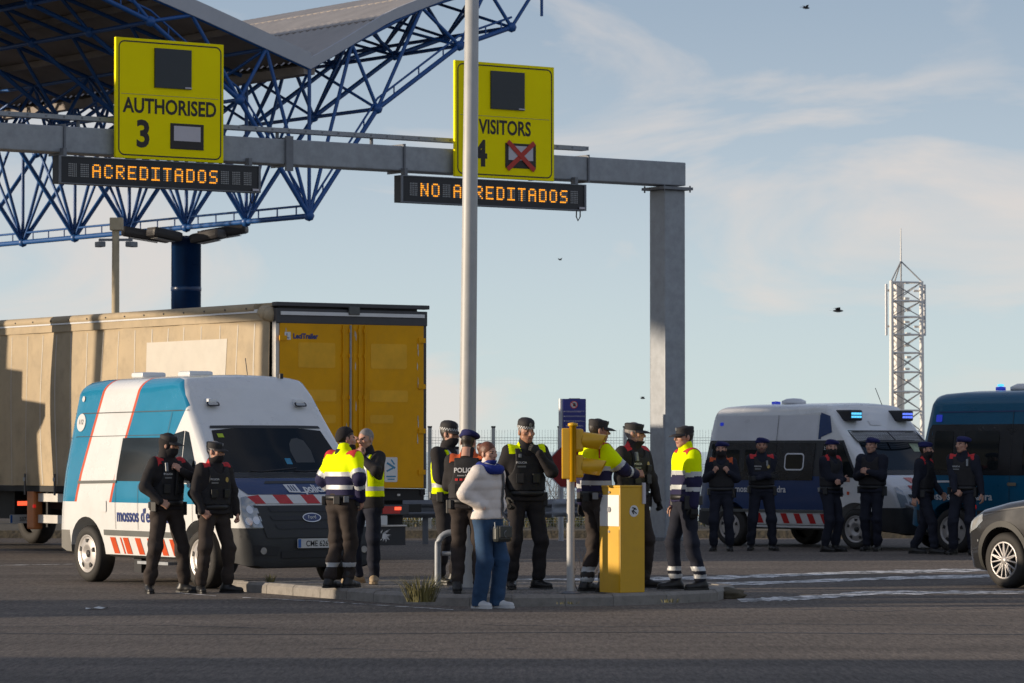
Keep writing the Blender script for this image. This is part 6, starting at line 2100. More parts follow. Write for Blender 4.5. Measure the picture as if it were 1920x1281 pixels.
def person(px, py, z, H, face, label, cfg, cap_extra=0.0):
    """px, py: pixel between the feet; z: ground level; face: degrees, 0 = to camera, 90 = to the right of the picture"""
    p = G(px, py, z)
    k = H / 1.78
    q = np.random.default_rng(abs(hash(label)) % 1000 if False else sum(map(ord, label)))
    seed = int(sum(map(ord, label)))
    far = cfg.get('far', False)
    RES = .0165 if far else .0118
    # ---------------- skeleton in own frame: +y forward, +x to the person's right, z up
    hipo = np.array(cfg.get('hip', (0, 0)), float)
    hz = .94 - cfg.get('drop', 0.0)
    hipC = np.array((hipo[0], hipo[1], hz))
    lean = np.array(cfg.get('lean', (0, .0)), float)
    shC = hipC + np.array((lean[0], lean[1], .505))
    twist = R(cfg.get('twist', 0))
    ct, st = math.cos(twist), math.sin(twist)
    rx = np.array((ct, st, 0))                          # shoulder axis (to the right)
    fw = np.array((-st, ct, 0))                         # chest forward
    feet = cfg.get('feet', ((.13, .0, 8), (-.13, 0, -8)))   # right, left: x, y, toe-out degrees (positive to the right)
    hips = [hipC + np.array((.088, 0, 0)), hipC - np.array((.088, 0, 0))]
    knees, ankles = [], []
    for i in (0, 1):
        fx, fy, fa = feet[i][:3]
        lf = feet[i][3] if len(feet[i]) > 3 else 0
        an = np.array((fx, fy, .085 + lf))
        pole = np.array((math.sin(R(fa)), math.cos(R(fa)), 0))
        kn, an2 = ik(hips[i], an, .445, .425, pole)
        knees.append(kn); ankles.append(an)
    sw = .163 if cfg.get('female') else .182
    sho = [shC + rx * sw, shC - rx * sw]
    hands, elbs = [], []
    hcfg = cfg.get('hands', ((.27, .03, .80), (-.27, .03, .80)))
    pcfg = cfg.get('poles', ((.5, -1, 0), (-.5, -1, 0)))
    for i in (0, 1):
        e, h = ik(sho[i], np.array(hcfg[i], float), .285, .255, np.array(pcfg[i], float))
        elbs.append(e); hands.append(h)
    nb = shC + fw * .005 + np.array((0, 0, .055))
    hc_ = shC + fw * cfg.get('headf', .01 if cfg.get('female') else .03) + np.array((0, 0, .205))
    S = lambda v: np.array(v) * k
    # ---------------- body: one continuous figure
    b = Field((-.62 * k, -.55 * k, -.02), (.62 * k, .62 * k, 1.9 * k), .020 if not far else .024)
    fwd = fw
    def torso(f, g, kk=.06):
        f.cap(S(hipC - (.065, 0, -.02)), S(hipC + (.065, 0, .02)), (.115 + g) * k, (.115 + g) * k, kk, (0, 1, 0), .86)
        m1 = hipC * .62 + shC * .38
        f.cap(S(m1 - rx * .055), S(m1 + rx * .055), (.112 + g) * k, (.112 + g) * k, kk, fwd, .86)
        m2 = hipC * .28 + shC * .72
        f.cap(S(m2 - rx * .075), S(m2 + rx * .075), (.125 + g) * k, (.125 + g) * k, kk, fwd, .82)
        f.cap(S(shC - rx * .145 - (0, 0, .035)), S(shC + rx * .145 - (0, 0, .035)), (.068 + g * .8) * k, (.068 + g * .8) * k, kk)
        f.cap(S(shC - (0, 0, .02)), S(nb), (.085 + g * .6) * k, (.062 + g * .4) * k, kk)
    def arm(f, i, r0, r1, r2, kk=.03, end=1.0):
        f.cap(S(sho[i]), S(elbs[i]), r0 * k, r1 * k, kk)
        f.cap(S(elbs[i]), S(elbs[i] + (hands[i] - elbs[i]) * end), r1 * k, r2 * k, kk)
    def leg(f, i, r0, r1, r2, kk=.04, z_end=0.0):
        f.cap(S(hips[i] - (0, 0, .02)), S(knees[i]), r0 * k, r1 * k, kk)
        f.cap(S(knees[i]), S(ankles[i] + (0, 0, z_end)), r1 * k, r2 * k, kk)
    torso(b, -.025)
    for i in (0, 1):
        arm(b, i, .045, .038, .026)
        leg(b, i, .075, .050, .036)
        fx, fy, fa = feet[i][:3]
        d = np.array((math.sin(R(fa)), math.cos(R(fa)), 0))
        b.cap(S(ankles[i] - (0, 0, .045)), S(ankles[i] + d * .13 - (0, 0, .052)), .03 * k, .024 * k, .02)
    b.cap(S(nb - (0, 0, .03)), S(hc_ - (0, 0, .1)), .05 * k, .05 * k, .02)
    BV, BF = b.mesh()
    parts = [(BV, BF, np.zeros(len(BF), int))]
    # head
    female = cfg.get('female', False)
    HV, HF = head_mesh(female)
    C = (HV[HF].mean(1))
    mi = np.zeros(len(HF), int)
    fx_, fy_, fz_ = C[:, 0], C[:, 1], C[:, 2]
    front = fy_ > .06
    mi[front & (np.abs(fz_ + .064) < .0085) & (np.abs(fx_) < .024)] = 2
    mi[front & (((np.abs(fx_) - .032) / .011) ** 2 + ((fz_ - .003) / .0048) ** 2 < 1)] = 3
    mi[front & (np.abs(fz_ - .024) < .0036) & (np.abs(np.abs(fx_) - .034) < .017)] = 4
    hairline = (fz_ > .062 - .35 * np.clip(.09 - fy_, 0, .2) / .09 * .10) & (fy_ < .075)
    hairline |= (fy_ < -.02) & (fz_ > -.075) & (np.abs(fx_) < .078)
    hairline |= (fy_ < .02) & (fz_ > -.012) & (np.abs(fx_) > .05) & (np.abs(fx_) < .0785)
    mi[hairline & (fz_ > -.085)] = 5
    if cfg.get('beard'):
        mi[(fz_ < -.048) & (fz_ > -.125) & (fy_ > .0) & (mi == 0)] = 6
    hy = R(cfg.get('head', 0)) + twist                  # turn to the person's left is positive about z
    hp = R(cfg.get('nod', 0))                           # positive looks down
    HM = Matrix.Rotation(hy, 3, 'Z') @ Matrix.Rotation(-hp, 3, 'X') @ Matrix.Rotation(R(cfg.get('tilt', 0)), 3, 'Y')
    HMn = np.array(HM)
    hk = k * (.985 if not female else .955)
    tohead = lambda V: (V * hk) @ HMn.T + S(hc_)
    parts.append((tohead(HV), HF, mi))
    # hands
    hk_ = cfg.get('hkind', ('relax', 'relax'))
    glove = cfg.get('gloves', (False, False))
    hdir = cfg.get('hdir', (None, None))
    hback = cfg.get('hback', (None, None))
    hidden = cfg.get('nohand', (False, False))
    for i in (0, 1):
        V, F = hand_mesh(hk_[i], i == 1)
        fa = nrm(hands[i] - elbs[i])
        d = nrm(hdir[i]) if hdir[i] is not None else fa
        back = np.array(hback[i], float) if hback[i] is not None else np.array((1.0 if i == 0 else -1.0, 0.15, .1))
        zz = back - d * (back @ d); zz = nrm(zz)
        yy = np.cross(zz, d)
        Mx = np.stack([d, yy, zz], 1)
        # the thumb of a right hand points along +y of the frame; mirrored for the left
        W = (V * k * 1.03) @ Mx.T + S(hands[i])
        if np.linalg.det(Mx) < 0: F = F[:, ::-1]
        parts.append((W, F, np.full(len(F), 1 if glove[i] else 0)))
    Vs, Fs, Ms, n0 = [], [], [], 0
    for V, F, m in parts:
        Vs.append(V); Fs.append(F + n0); Ms.append(m); n0 += len(V)
    sk = cfg.get('skin', skin_l)
    hair = cfg.get('hair', hair_d)
    beard_m = MATS.get('stubble') or M('stubble', (.12, .07, .05), .8, var=.2, vscale=30)
    root = np_mesh('person', np.concatenate(Vs), np.concatenate(Fs), [sk, cl_glove, m_lip, m_eye, m_brow, hair, beard_m], None, np.concatenate(Ms))
    root.location = (p.x, p.y, z + .002)
    root.rotation_euler = (0, 0, R(face) + math.pi)
    tag(root, label, 'person', cfg.get('group'))
    # ---------------- trousers
    tm = cfg.get('trousers', cl_brown)
    tg = cfg.get('tloose', 0.0)
    f = Field((-.50 * k, -.50 * k, .02), (.50 * k, .55 * k, 1.12 * k), RES)
    f.cap(S(hipC - (.07, 0, -.03)), S(hipC + (.07, 0, .03)), .128 * k, .128 * k, .05, (0, 1, 0), .87)
    f.cap(S(hipC - (.055, 0, -.10)), S(hipC + (.055, 0, .10)), .116 * k, .116 * k, .05, (0, 1, 0), .87)
    for i in (0, 1):
        f.cap(S(hips[i]), S(knees[i]), (.099 * (.93 if female else 1) + tg * .4) * k, (.075 + tg) * k, .035)
        f.cap(S(knees[i]), S(ankles[i] + (0, 0, cfg.get('cuff', .045))), (.075 + tg) * k, (.062 + tg * 1.25) * k, .03)
    X, Y, Z = f.full()
    near = np.exp(-((Z - .50 * k) / .13) ** 2) + 1.25 * np.exp(-((Z - .20 * k) / .13) ** 2) + .9 * np.exp(-((Z - .86 * k) / .10) ** 2) + .25
    f.a += cfg.get('tfold', .0165) * near.astype(np.float32) * folds(X, Y, Z, seed, 20, 46, .7)
    f.a = np.maximum(f.a, (Z - (hz + .115) * k).astype(np.float32) + 0 * f.a)
    TV, TF = f.mesh()
    tr_o = np_mesh('trousers', TV, TF, [tm], root)
    Cn = TV[TF].mean(1)
    for z0, z1 in cfg.get('leg_bands', ()):
        dl = [np.hypot(Cn[:, 0] - (ankles[i][0] * .75 + knees[i][0] * .25) * k, Cn[:, 1] - (ankles[i][1] * .75 + knees[i][1] * .25) * k) for i in (0, 1)]
        for i in (0, 1):
            lift('reflective_band', TV, TF, (Cn[:, 2] > z0 * k) & (Cn[:, 2] < z1 * k) & (dl[i] < dl[1 - i]), .003, cl_band, tr_o)
    # ---------------- boots
    bmat = cfg.get('boots', cl_boot)
    for i in (0, 1):
        fx, fy, fa = feet[i][:3]
        lf = feet[i][3] if len(feet[i]) > 3 else 0
        d = np.array((math.sin(R(fa)), math.cos(R(fa)), 0))
        a0 = np.array((fx, fy, 0.0 + lf))
        c = a0 * k
        g = Field(c - np.array((.26, .26, .02)) * k, c + np.array((.26, .26, .26)) * k, .010 if not far else .014)
        sh = cfg.get('shoe', 'boot')
        g.cap(S(a0 - d * .052 + (0, 0, .040)), S(a0 + d * .06 + (0, 0, .044)), .044 * k, .046 * k, .02)
        g.cap(S(a0 + d * .05 + (0, 0, .040)), S(a0 + d * .165 + (0, 0, .034)), .047 * k, .040 * k, .02, (0, 0, 1), .86)
        g.cap(S(a0 - d * .02 + (0, 0, .05)), S(ankles[i] + (0, 0, .10 if sh == 'boot' else .0)), .052 * k, (.056 if sh == 'boot' else .05) * k, .03)
        X, Y, Z = g.full()
        g.a = np.maximum(g.a, (lf * k + .012 - Z).astype(np.float32) + 0 * g.a)
        V, F = g.mesh()
        bo = np_mesh('boot' if sh == 'boot' else 'shoe', V, F, [bmat], root)
        # sole
        sp = []
        sdv = np.array((d[1], -d[0], 0))
        for t, w_ in ((-.098, .02), (-.085, .040), (-.03, .046), (.06, .044), (.13, .050), (.185, .040), (.207, .018)):
            sp.append((t, w_))
        pol = [a0 + d * t + sdv * w_ for t, w_ in sp] + [a0 + d * t - sdv * w_ for t, w_ in sp[::-1]]
        mb = MB().prism([(v[0] * k, v[1] * k) for v in pol], .022)
        so = mb.build('sole', cl_boot if sh == 'boot' else bmat, bo)
        so.location = (0, 0, lf * k)
    # ---------------- jacket
    jm = cfg.get('jacket', cl_black)
    gj = cfg.get('bulk', .016)
    f = Field((-.64 * k, -.50 * k, .66 * k), (.64 * k, .62 * k, 1.64 * k), RES)
    torso(f, gj)
    jh = cfg.get('hem', .92)
    if jh < .95:
        f.cap(S(hipC - (.075, 0, .05)), S(hipC + (.075, 0, -.05)), (.125 + gj * .6) * k, (.125 + gj * .6) * k, .05, (0, 1, 0), .86)
    f.cap(S(nb - (0, 0, .02)), S(nb + fw * .008 + (0, 0, cfg.get('collar', .035))), .076 * k, .073 * k, .02)
    f2 = Field((-.64 * k, -.50 * k, .66 * k), (.64 * k, .62 * k, 1.64 * k), RES)
    ag = cfg.get('abulk', .0)
    for i in (0, 1): arm(f2, i, .068 + ag, .057 + ag, .043 + ag * .5, .03, .97)
    X, Y, Z = f.full()
    fd = folds(X, Y, Z, seed + 5, 18, 44, .25)
    el = 0
    for i in (0, 1):
        e = S(elbs[i])
        el = el + np.exp(-(((X - e[0]) ** 2 + (Y - e[1]) ** 2 + (Z - e[2]) ** 2) / (.13 * k) ** 2))
    hem_cut = ((jh + (hz - .94)) * k - Z)
    f.a = np.maximum(f.a, hem_cut.astype(np.float32) + 0 * f.a)
    armfield = f2.a
    arm_first = armfield < f.a
    h = np.clip(.5 + .5 * (f.a - armfield) / .045, 0, 1)
    f.a = f.a * (1 - h) + armfield * h - .045 * h * (1 - h)
    f.a += ((.007 + .014 * el).astype(np.float32)) * fd
    if cfg.get('quilt'):                                   # puffer baffles
        f.a += (.009 * (np.abs(np.sin(Z * math.pi / (.105 * k) + .6 * X)) ** .4 - .8) * -1).astype(np.float32)
    JV, JF = f.mesh()
    JC = JV[JF].mean(1)
    # which faces are sleeve: distance to the arm chain against the torso line
    def seg_t(P, a, b_):
        a, b_ = S(a), S(b_); ba = b_ - a
        t = np.clip(((P - a) @ ba) / (ba @ ba), 0, 1)
        return t, np.linalg.norm(P - a - t[:, None] * ba, axis=1)
    best = np.full(len(JC), 9.0); sl_t = np.full(len(JC), -1.0); who = np.full(len(JC), -1)
    for i in (0, 1):
        t1, d1 = seg_t(JC, sho[i], elbs[i]); t2, d2 = seg_t(JC, elbs[i], hands[i])
        tt_ = np.where(d1 < d2, t1 * .285, .285 + t2 * .255)
        dd = np.minimum(d1, d2)
        lim = np.where(d1 < d2, .074 + ag, .066 + ag) * k + .016
        ok = (dd < lim) & (dd < best)
        t_tor, d_tor = seg_t(JC, hipC, shC)
        ok &= ~((tt_ < .05) & (d_tor < .17 * k))
        best[ok] = dd[ok]; sl_t[ok] = tt_[ok]; who[ok] = i
    slv = sl_t >= 0
    zl_ = JC[:, 2] / k - (hz - .94)                         # height as on a standing 1.78 m figure
    mats = [jm]; midx = np.zeros(len(JC), int)
    style = cfg.get('style', 'plain')
    if style == 'hivis':
        mats = [cl_hiv, cl_navy]
        midx = np.where(slv, (sl_t > .235).astype(int), (zl_ < 1.235).astype(int))
    ja = np_mesh('jacket', JV, JF, mats, root, midx)
    xr = ((JC - S(shC)) @ rx) / k; yf = ((JC - S(shC)) @ fw) / k
    if style == 'hivis':
        lift('reflective_band', JV, JF, ~slv & (zl_ > 1.235) & (zl_ < 1.285), .003, cl_band, ja)
        lift('reflective_band', JV, JF, ~slv & (zl_ > 1.085) & (zl_ < 1.135), .003, cl_band, ja)
        for i in (0, 1):
            lift('reflective_band', JV, JF, (who == i) & (sl_t > .185) & (sl_t < .235), .003, cl_band, ja)
            lift('reflective_band', JV, JF, (who == i) & (sl_t > .345) & (sl_t < .39), .003, cl_band, ja)
            sg = 1 if i == 0 else -1
            lift('shoulder_patch', JV, JF, (zl_ > 1.37) & (xr * sg > .10) & (xr * sg < .22) & (np.abs(yf) < .085) & (sl_t < .10), .004, cl_red, ja)
    if style == 'mosso':
        for i in (0, 1):
            sg = 1 if i == 0 else -1
            lift('shoulder_patch', JV, JF, (zl_ > 1.40) & (xr * sg > .07 + np.clip(yf, 0, 1) * .35) & (xr * sg < .185) & (sl_t < .06) & (yf > -.09) & (yf < .085), .004, cfg.get('patch', cl_red), ja)
    if style == 'urbana':
        for i in (0, 1):
            sg = 1 if i == 0 else -1
            lift('shoulder_patch', JV, JF, (zl_ > 1.415) & (xr * sg > .075) & (xr * sg < .20) & (sl_t < .07) & (yf > -.06) & (yf < .10), .004, cl_hiv, ja)
    # ---------------- vest over the jacket
    vest = None
    if cfg.get('vest'):
        kind = cfg['vest']
        f = Field((-.32 * k, -.36 * k, .86 * k), (.32 * k, .40 * k, 1.58 * k), RES)
        torso(f, gj + .022)
        X, Y, Z = f.full()
        f.a += (.004 * folds(X, Y, Z, seed + 9, 16, 34, .4))
        lo = 1.03 if kind == 'tac' else .99
        f.a = np.maximum(f.a, ((lo + hz - .94) * k - Z).astype(np.float32) + 0 * f.a)
        f.a = np.maximum(f.a, (Z - (1.475 + hz - .94) * k).astype(np.float32) + 0 * f.a)
        for i in (0, 1):                                    # arm holes
            o_ = shC + (rx if i == 0 else -rx) * .215 - (0, 0, .07)
            f.ell(S(o_), np.array((.095, .22, .20)) * k, 0, neg=True, rot=np.array(Matrix.Rotation(twist, 3, 'Z')))
        f.ell(S(shC + fw * .10 + (0, 0, .06)), np.array((.085, .10, .12)) * k, 0, neg=True)
        VV_, VF = f.mesh()
        vm = cl_hiv if kind == 'hivis' else cl_vest
        vest = np_mesh('vest', VV_, VF, [vm], root)
        if kind == 'hivis':
            VC = VV_[VF].mean(1); vx = ((VC - S(shC)) @ rx) / k; vz = VC[:, 2] / k - (hz - .94)
            lift('reflective_band', VV_, VF, (vz > 1.06) & (vz < 1.11), .003, cl_band, vest)
            for sg in (-1, 1): lift('reflective_band', VV_, VF, (vz > 1.11) & (np.abs(vx * sg - .085) < .025), .003, cl_band, vest)
    surf = vest if vest is not None else ja
    bv = bvh_of(surf)
    if cfg.get('chest_text'):
        decal_text('chest_lettering', cfg['chest_text'], .022 * k, (shC[0] * k + .075 * k, 1.315 * k), 'f', bv, m_pat_w, surf, off=.004, bold=.02, flip=True)
        decal('name_strip', [((.03) * k, 1.275 * k), (.12 * k, 1.275 * k), (.12 * k, 1.292 * k), (.03 * k, 1.292 * k)], 'f', bv, m_gearg, surf, .004)
    if cfg.get('badge'):
        decal('badge', circ(-.09 * k, 1.32 * k, .022 * k, .03 * k, 10), 'f', bv, m_gold, surf, .004)
    if cfg.get('back_text'):
        decal_text('back_lettering', cfg['back_text'], .052 * k, (shC[0] * k, 1.315 * k), 'b', bv, m_pat_w, surf, off=.004, bold=.03)
        decal_text('back_sub_lettering', "mossos d'esquadra", .018 * k, (shC[0] * k, 1.275 * k), 'b', bv, m_pat_w, surf, off=.004, bold=.015)
        for i in range(5):
            x0 = (-.12 + i * .05) * k
            decal('back_square', [(x0, 1.225 * k), (x0 + .032 * k, 1.225 * k), (x0 + .032 * k, 1.25 * k), (x0, 1.25 * k)], 'b', bv, cl_red, surf, .004)
    def gear(name, x, y_ax, zc, size, mat, off=.02, axis='f'):
        o_, d_ = AX[axis](x * k, zc * k)
        h_, n_, _, _ = bv.ray_cast(o_, d_)
        if h_ is None: return
        rot = n_.to_track_quat('Y', 'Z').to_matrix() if n_.dot(d_) < 0 else (-n_).to_track_quat('Y', 'Z').to_matrix()
        nn_ = n_ if n_.dot(d_) < 0 else -n_
        MB().box(h_ + nn_ * off, (size[0] * k, size[1] * k, size[2] * k), rot=rot, bev=.006).build(name, mat, root)
    for gspec in cfg.get('gear', ()):
        gear(*gspec)
    # ---------------- duty belt
    if cfg.get('belt', True):
        zb_ = (1.0 + hz - .94)
        v, fcs = [], []
        n = 32
        for zz_ in (zb_ - .028, zb_ + .028):
            for rr in (.0, .012):
                for i in range(n):
                    a = 2 * math.pi * i / n
                    v.append(S(np.array((hipC[0], hipC[1], 0)) + lean_at(lean, .06 / .505) + np.array(((.185 + gj * .4 + rr) * math.cos(a), (.128 + gj * .4 + rr) * math.sin(a), zz_))))
        for i in range(n):
            j = (i + 1) % n
            fcs += [(n + i, n + j, 3 * n + j, 3 * n + i), (2 * n + i, 3 * n + i, 3 * n + j, 2 * n + j), (i, j, n + j, n + i)]
        belt = mk('belt', v, fcs, m_gear, root, smooth=True)
        for a, sx, sy, sz, nm, mt in cfg.get('pouches', ((20, .05, .07, .11, 'pouch', m_gear), (165, .05, .09, .15, 'holster', m_gear), (215, .045, .07, .10, 'pouch', m_gear), (290, .04, .08, .09, 'pouch', m_gear), (320, .03, .06, .07, 'cuffs', m_gearg))):
            aa = R(a)
            c = np.array((hipC[0] + (.205 + gj * .4) * math.cos(aa), hipC[1] + (.148 + gj * .4) * math.sin(aa), zb_ - .035 - (sz - .1) * .5))
            MB().box(S(c), (sx * k, sy * k, sz * k), rot=Matrix.Rotation(aa, 3, 'Z'), bev=.008).build(nm, mt, root)
    # ---------------- head gear in head frame
    def tomat():
        m = HM.to_4x4()
        return Matrix.Translation(S(hc_)) @ m @ Matrix.Diagonal((hk, hk, hk, 1))
    TM = tomat()
    hg = cfg.get('hat')
    if hg in ('cap', 'check'):
        cm = MB()
        EL = Matrix.Diagonal((1, 1.20, 1, 1))
        base = TM @ Matrix.Translation((0, -.010, .030)) @ Matrix.Rotation(R(-6), 4, 'X') @ EL
        if hg == 'cap':
            cm.lathe([(.0855, .006), (.0865, .038), (.090, .062), (.086, .074), (.070, .081), (.03, .085), (0, .085)], 28, mat=base)
        else:
            cm.lathe([(.0855, .010), (.0875, .045), (.088, .07), (.080, .095), (.055, .115), (.02, .123), (0, .123)], 28, mat=base)
        ca = cm.build('cap', cl_cap, root)
        if hg == 'cap' or cfg.get('peak', True):
            v, fcs = [], []
            n = 13
            for i in range(n):
                a = R(-68 + 136 * i / (n - 1))
                c_, s_ = math.sin(a), math.cos(a)
                ext = .082 * max(.0, math.cos(a * 1.22)) ** .75
                for (e_, dz) in ((0, .016), (ext * .5, .012), (ext, -.004), (ext, -.009), (ext * .5, .006), (0, .008)):
                    v.append(base @ Vector((c_ * (.087 + e_ * .55), s_ * (.087 + e_ * .95), dz - .006 * abs(c_) - .10 * e_ * abs(c_))))
            for i in range(n - 1):
                for j in range(5):
                    a = i * 6 + j; b_ = a + 6
                    fcs.append((a, a + 1, b_ + 1, b_))
            mk('peak', v, fcs, cl_cap, ca, smooth=True)
        if hg == 'check':
            v, fcs, mi_ = [], [], []
            n = 44
            for r_i, z_ in enumerate((.012, .026, .040)):
                for i in range(n):
                    a = 2 * math.pi * i / n
                    v.append(base @ Vector((.0905 * math.cos(a), .0905 * math.sin(a), z_)))
            for r_i in range(2):
                for i in range(n):
                    j = (i + 1) % n
                    fcs.append((r_i * n + i, r_i * n + j, (r_i + 1) * n + j, (r_i + 1) * n + i)); mi_.append((i + r_i) % 2)
            mk('check_band', v, fcs, [m_pat_w, cl_cap], ca, midx=mi_)
        bdg_ = MB().prism(circ(0, 0, .016, .02, 10), .006, mat=base @ frame((0, .089, .062), (1, 0, 0), (0, 0, 1)) @ Matrix.Rotation(R(180), 4, 'Y') @ Matrix.Translation((0, 0, -.004)))
        bdg_.build('cap_badge', m_gearg, ca)
    elif hg == 'beret':
        f = Field((-.16, -.16, -.02), (.17, .16, .17), .008)
        f.cap((-.02, -.008, .062), (.02, -.012, .062), .086, .086, .02, (0, 0, 1), .42)
        f.ell((cfg.get('beret_side', -1) * .025, -.012, .085), (.106, .122, .040), .03, rot=np.array(Matrix.Rotation(R(14 * cfg.get('beret_side', -1)), 3, 'Y')))
        f.ell((0, -.012, .045), (.084, .104, .055), .02)
        X, Y, Z = f.full()
        f.a = np.maximum(f.a, (.040 - .12 * (Y + .01) * -1 * .0 - Z).astype(np.float32) + 0 * f.a)
        V, F = f.mesh()
        V = (V * hk) @ HMn.T + S(hc_)
        be = np_mesh('beret', V, F, [cl_beret], root)
        MB().prism(circ(0, 0, .011, .014, 10), .004, mat=TM @ frame((-.04, .092, .075), (1, 0, 0), (0, 0, 1)) @ Matrix.Rotation(R(180), 4, 'Y')).build('beret_badge', m_gearg, be)
    if hg in ('beanie', 'hood') or cfg.get('hood'):
        hg = 'hood' if cfg.get('hood') else hg
        f = Field((-.14, -.15, -.19), (.14, .15, .16), .008)
        f.ell((0, -.014, .034), (.087, .108, .104), .01)
        if hg == 'hood':
            f.cap((0, -.02, -.02), (0, -.03, -.14), .080, .088, .03)
            f.ell((0, .10, -.01), (.060, .09, .070), 0, neg=True)
        else:
            f.ell((0, -.03, .0), (.085, .092, .085), .02)
            X, Y, Z = f.full()
            f.a = np.maximum(f.a, (.028 - 1.0 * (-Y - .02).clip(-.05, .08) * 1.0 - Z).astype(np.float32) + 0 * f.a)
        V, F = f.mesh()
        np_mesh('balaclava' if hg == 'hood' else 'beanie', (V * hk) @ HMn.T + S(hc_), F, [cl_black], root)
    if cfg.get('gaiter'):
        f = Field((-.13, -.14, -.22), (.13, .15, .04), .008)
        top = cfg['gaiter']                                 # height of its upper edge
        f.ell((0, .022, -.062), (.076, .094, .088), .02)
        f.cap((0, -.012, -.08), (0, -.026, -.20), .072, .088, .03)
        X, Y, Z = f.full()
        f.a = np.maximum(f.a, (Z - (top - .55 * np.clip(.05 - Y, 0, .12))).astype(np.float32) + 0 * f.a)
        f.a += .003 * folds(X, Y, Z, seed + 3, 60, 110, .8)
        V, F = f.mesh()
        np_mesh('neck_gaiter', (V * hk) @ HMn.T + S(hc_), F, [cfg.get('gaiter_mat', cl_black)], root)
    return root, dict(hipC=hipC, shC=shC, hc=hc_, TM=TM, k=k, HMn=HMn, hk=hk, bv=bv, hands=hands, S=S, surf=surf)
def lean_at(lean, t):
    return np.array((lean[0] * t, lean[1] * t, 0))
# ================================================================== the cast
TACG = (('radio', .10, 0, 1.40, (.035, .03, .10), m_gearg, .012), ('pouch', .09, 0, 1.16, (.08, .035, .10), m_gear, .012), ('pouch', -.08, 0, 1.16, (.08, .035, .10), m_gear, .012), ('pouch', -.09, 0, 1.28, (.07, .03, .07), m_gear, .010))
gL = 'officers standing by the big van'
# two by the big van
person(312, 1112, 0, 1.80, 40, 'officer in hood and cap, hand at collar, left of the big van wheel', dict(
    style='mosso', hat='cap', hood=True, gaiter=-.035, vest='tac', chest_text='POLICIA', head=34, nod=4, tilt=0, hip=(0, .0),
    feet=((.20, -.04, 30), (-.22, .03, -25)), hands=((.20, .17, 1.02), (-.06, .20, 1.36)), poles=((1, -.7, 0), (-1, -.2, -.4)), hkind=('fist', 'grip'),
    hback=((.6, .6, .3), (-.3, .9, .2)), hdir=((-.75, .5, -.5), (.7, -.1, .55)), gear=TACG + (('baton', -.02, 0, 1.24, (.03, .03, .30), m_gear, .03),), beard=1, lean=(0, .01)))
person(400, 1112, 0, 1.72, 38, 'officer in cap with hands on hips before the van headlight', dict(
    style='mosso', hat='cap', gaiter=-.048, vest='tac', chest_text='POLICIA', badge=1, head=28, nod=2, bulk=.03, skin=skin_l, hair=hair_g,
    feet=((.16, -.02, 25), (-.17, .04, -30)), hands=((.23, .11, .95), (-.27, .10, .90)), poles=((1, -.8, 0), (-1, -.6, 0)), hkind=('fist', 'fist'), hback=((.9, .2, .4), (-.9, .3, .2)), hdir=((-.6, .4, -.6), (0, .3, -1)), gear=TACG[1:3]))
# pair in front of the van
person(640, 1103, zi, 1.74, 140, 'officer in beanie and yellow-navy jacket, back turned, before the van grille', dict(
    style='hivis', hat='beanie', gaiter=-.06, bulk=.03, abulk=.008, head=-30, nod=6, hem=.98, collar=.05, trousers=cl_brown, leg_bands=((.235, .285),), skin=skin_l,
    feet=((.02, .10, -8), (-.12, -.06, -6)), hands=((.24, .06, .98), (-.22, .16, 1.0)), poles=((.8, -.8, 0), (-.8, -.8, 0)), hkind=('relax', 'relax'), lean=(0, .04)))
person(689, 1094, zi, 1.74, -40, 'person in yellow vest raising a hand to the face, half hidden by the officer', dict(
    style='plain', jacket=cl_black, vest='hivis', head=0, nod=6, hem=.86, trousers=cl_navyd, boots=cl_tan, shoe='shoe', cuff=.02, hair=hair_g, bulk=.02,
    feet=((.10, .06, 20), (-.10, .0, -40)), hands=((.03, .22, 1.56), (-.10, .22, 1.44)), poles=((.8, .1, -1), (-1, .1, -.8)), hkind=('grip', 'grip'), hdir=((-.3, .1, 1), (.3, .1, 1)), hback=((.3, 1, 0), (-.3, 1, 0)), belt=False))
# behind the lamp post
person(838, 1096, zi, 1.80, 55, 'officer in checkered cap and yellow vest behind the lamp post', dict(
    style='plain', jacket=cl_black, vest='hivis', hat='check', peak=True, gaiter=-.045, head=8, nod=2, trousers=cl_black, hair=hair_d,
    feet=((.12, -.02, 15), (-.12, .02, -15)), hands=((.06, .24, 1.10), (-.10, .24, 1.13)), poles=((.6, -.4, -.9), (-.6, -.4, -.9)), hkind=('fist', 'relax'), gloves=(True, True), hdir=((-1, .3, .1), (1, .3, 0)), hback=((0, 1, .2), (0, 1, .2))))
person(877, 1112, zi, 1.70, 172, 'officer with POLICIA on the back and blue beret, beside the woman', dict(
    style='mosso', patch=cl_orange, hat='beret', beret_side=1, vest='tac', back_text='POLICIA', head=-8, nod=16, hair=hair_d, abulk=.006, bulk=.022, collar=.045,
    feet=((.12, .0, 10), (-.12, .03, -10)), hands=((.05, .27, 1.14), (-.06, .27, 1.14)), poles=((.7, -.3, -.8), (-.7, -.3, -.8)), hkind=('grip', 'grip'), hdir=((-.8, .6, .2), (.8, .6, .2)), hback=((.2, .5, -.8), (-.2, .5, -.8)),
    gear=(('back_pouch', -.06, 0, 1.14, (.13, .03, .10), m_gear, .010, 'b'),)))
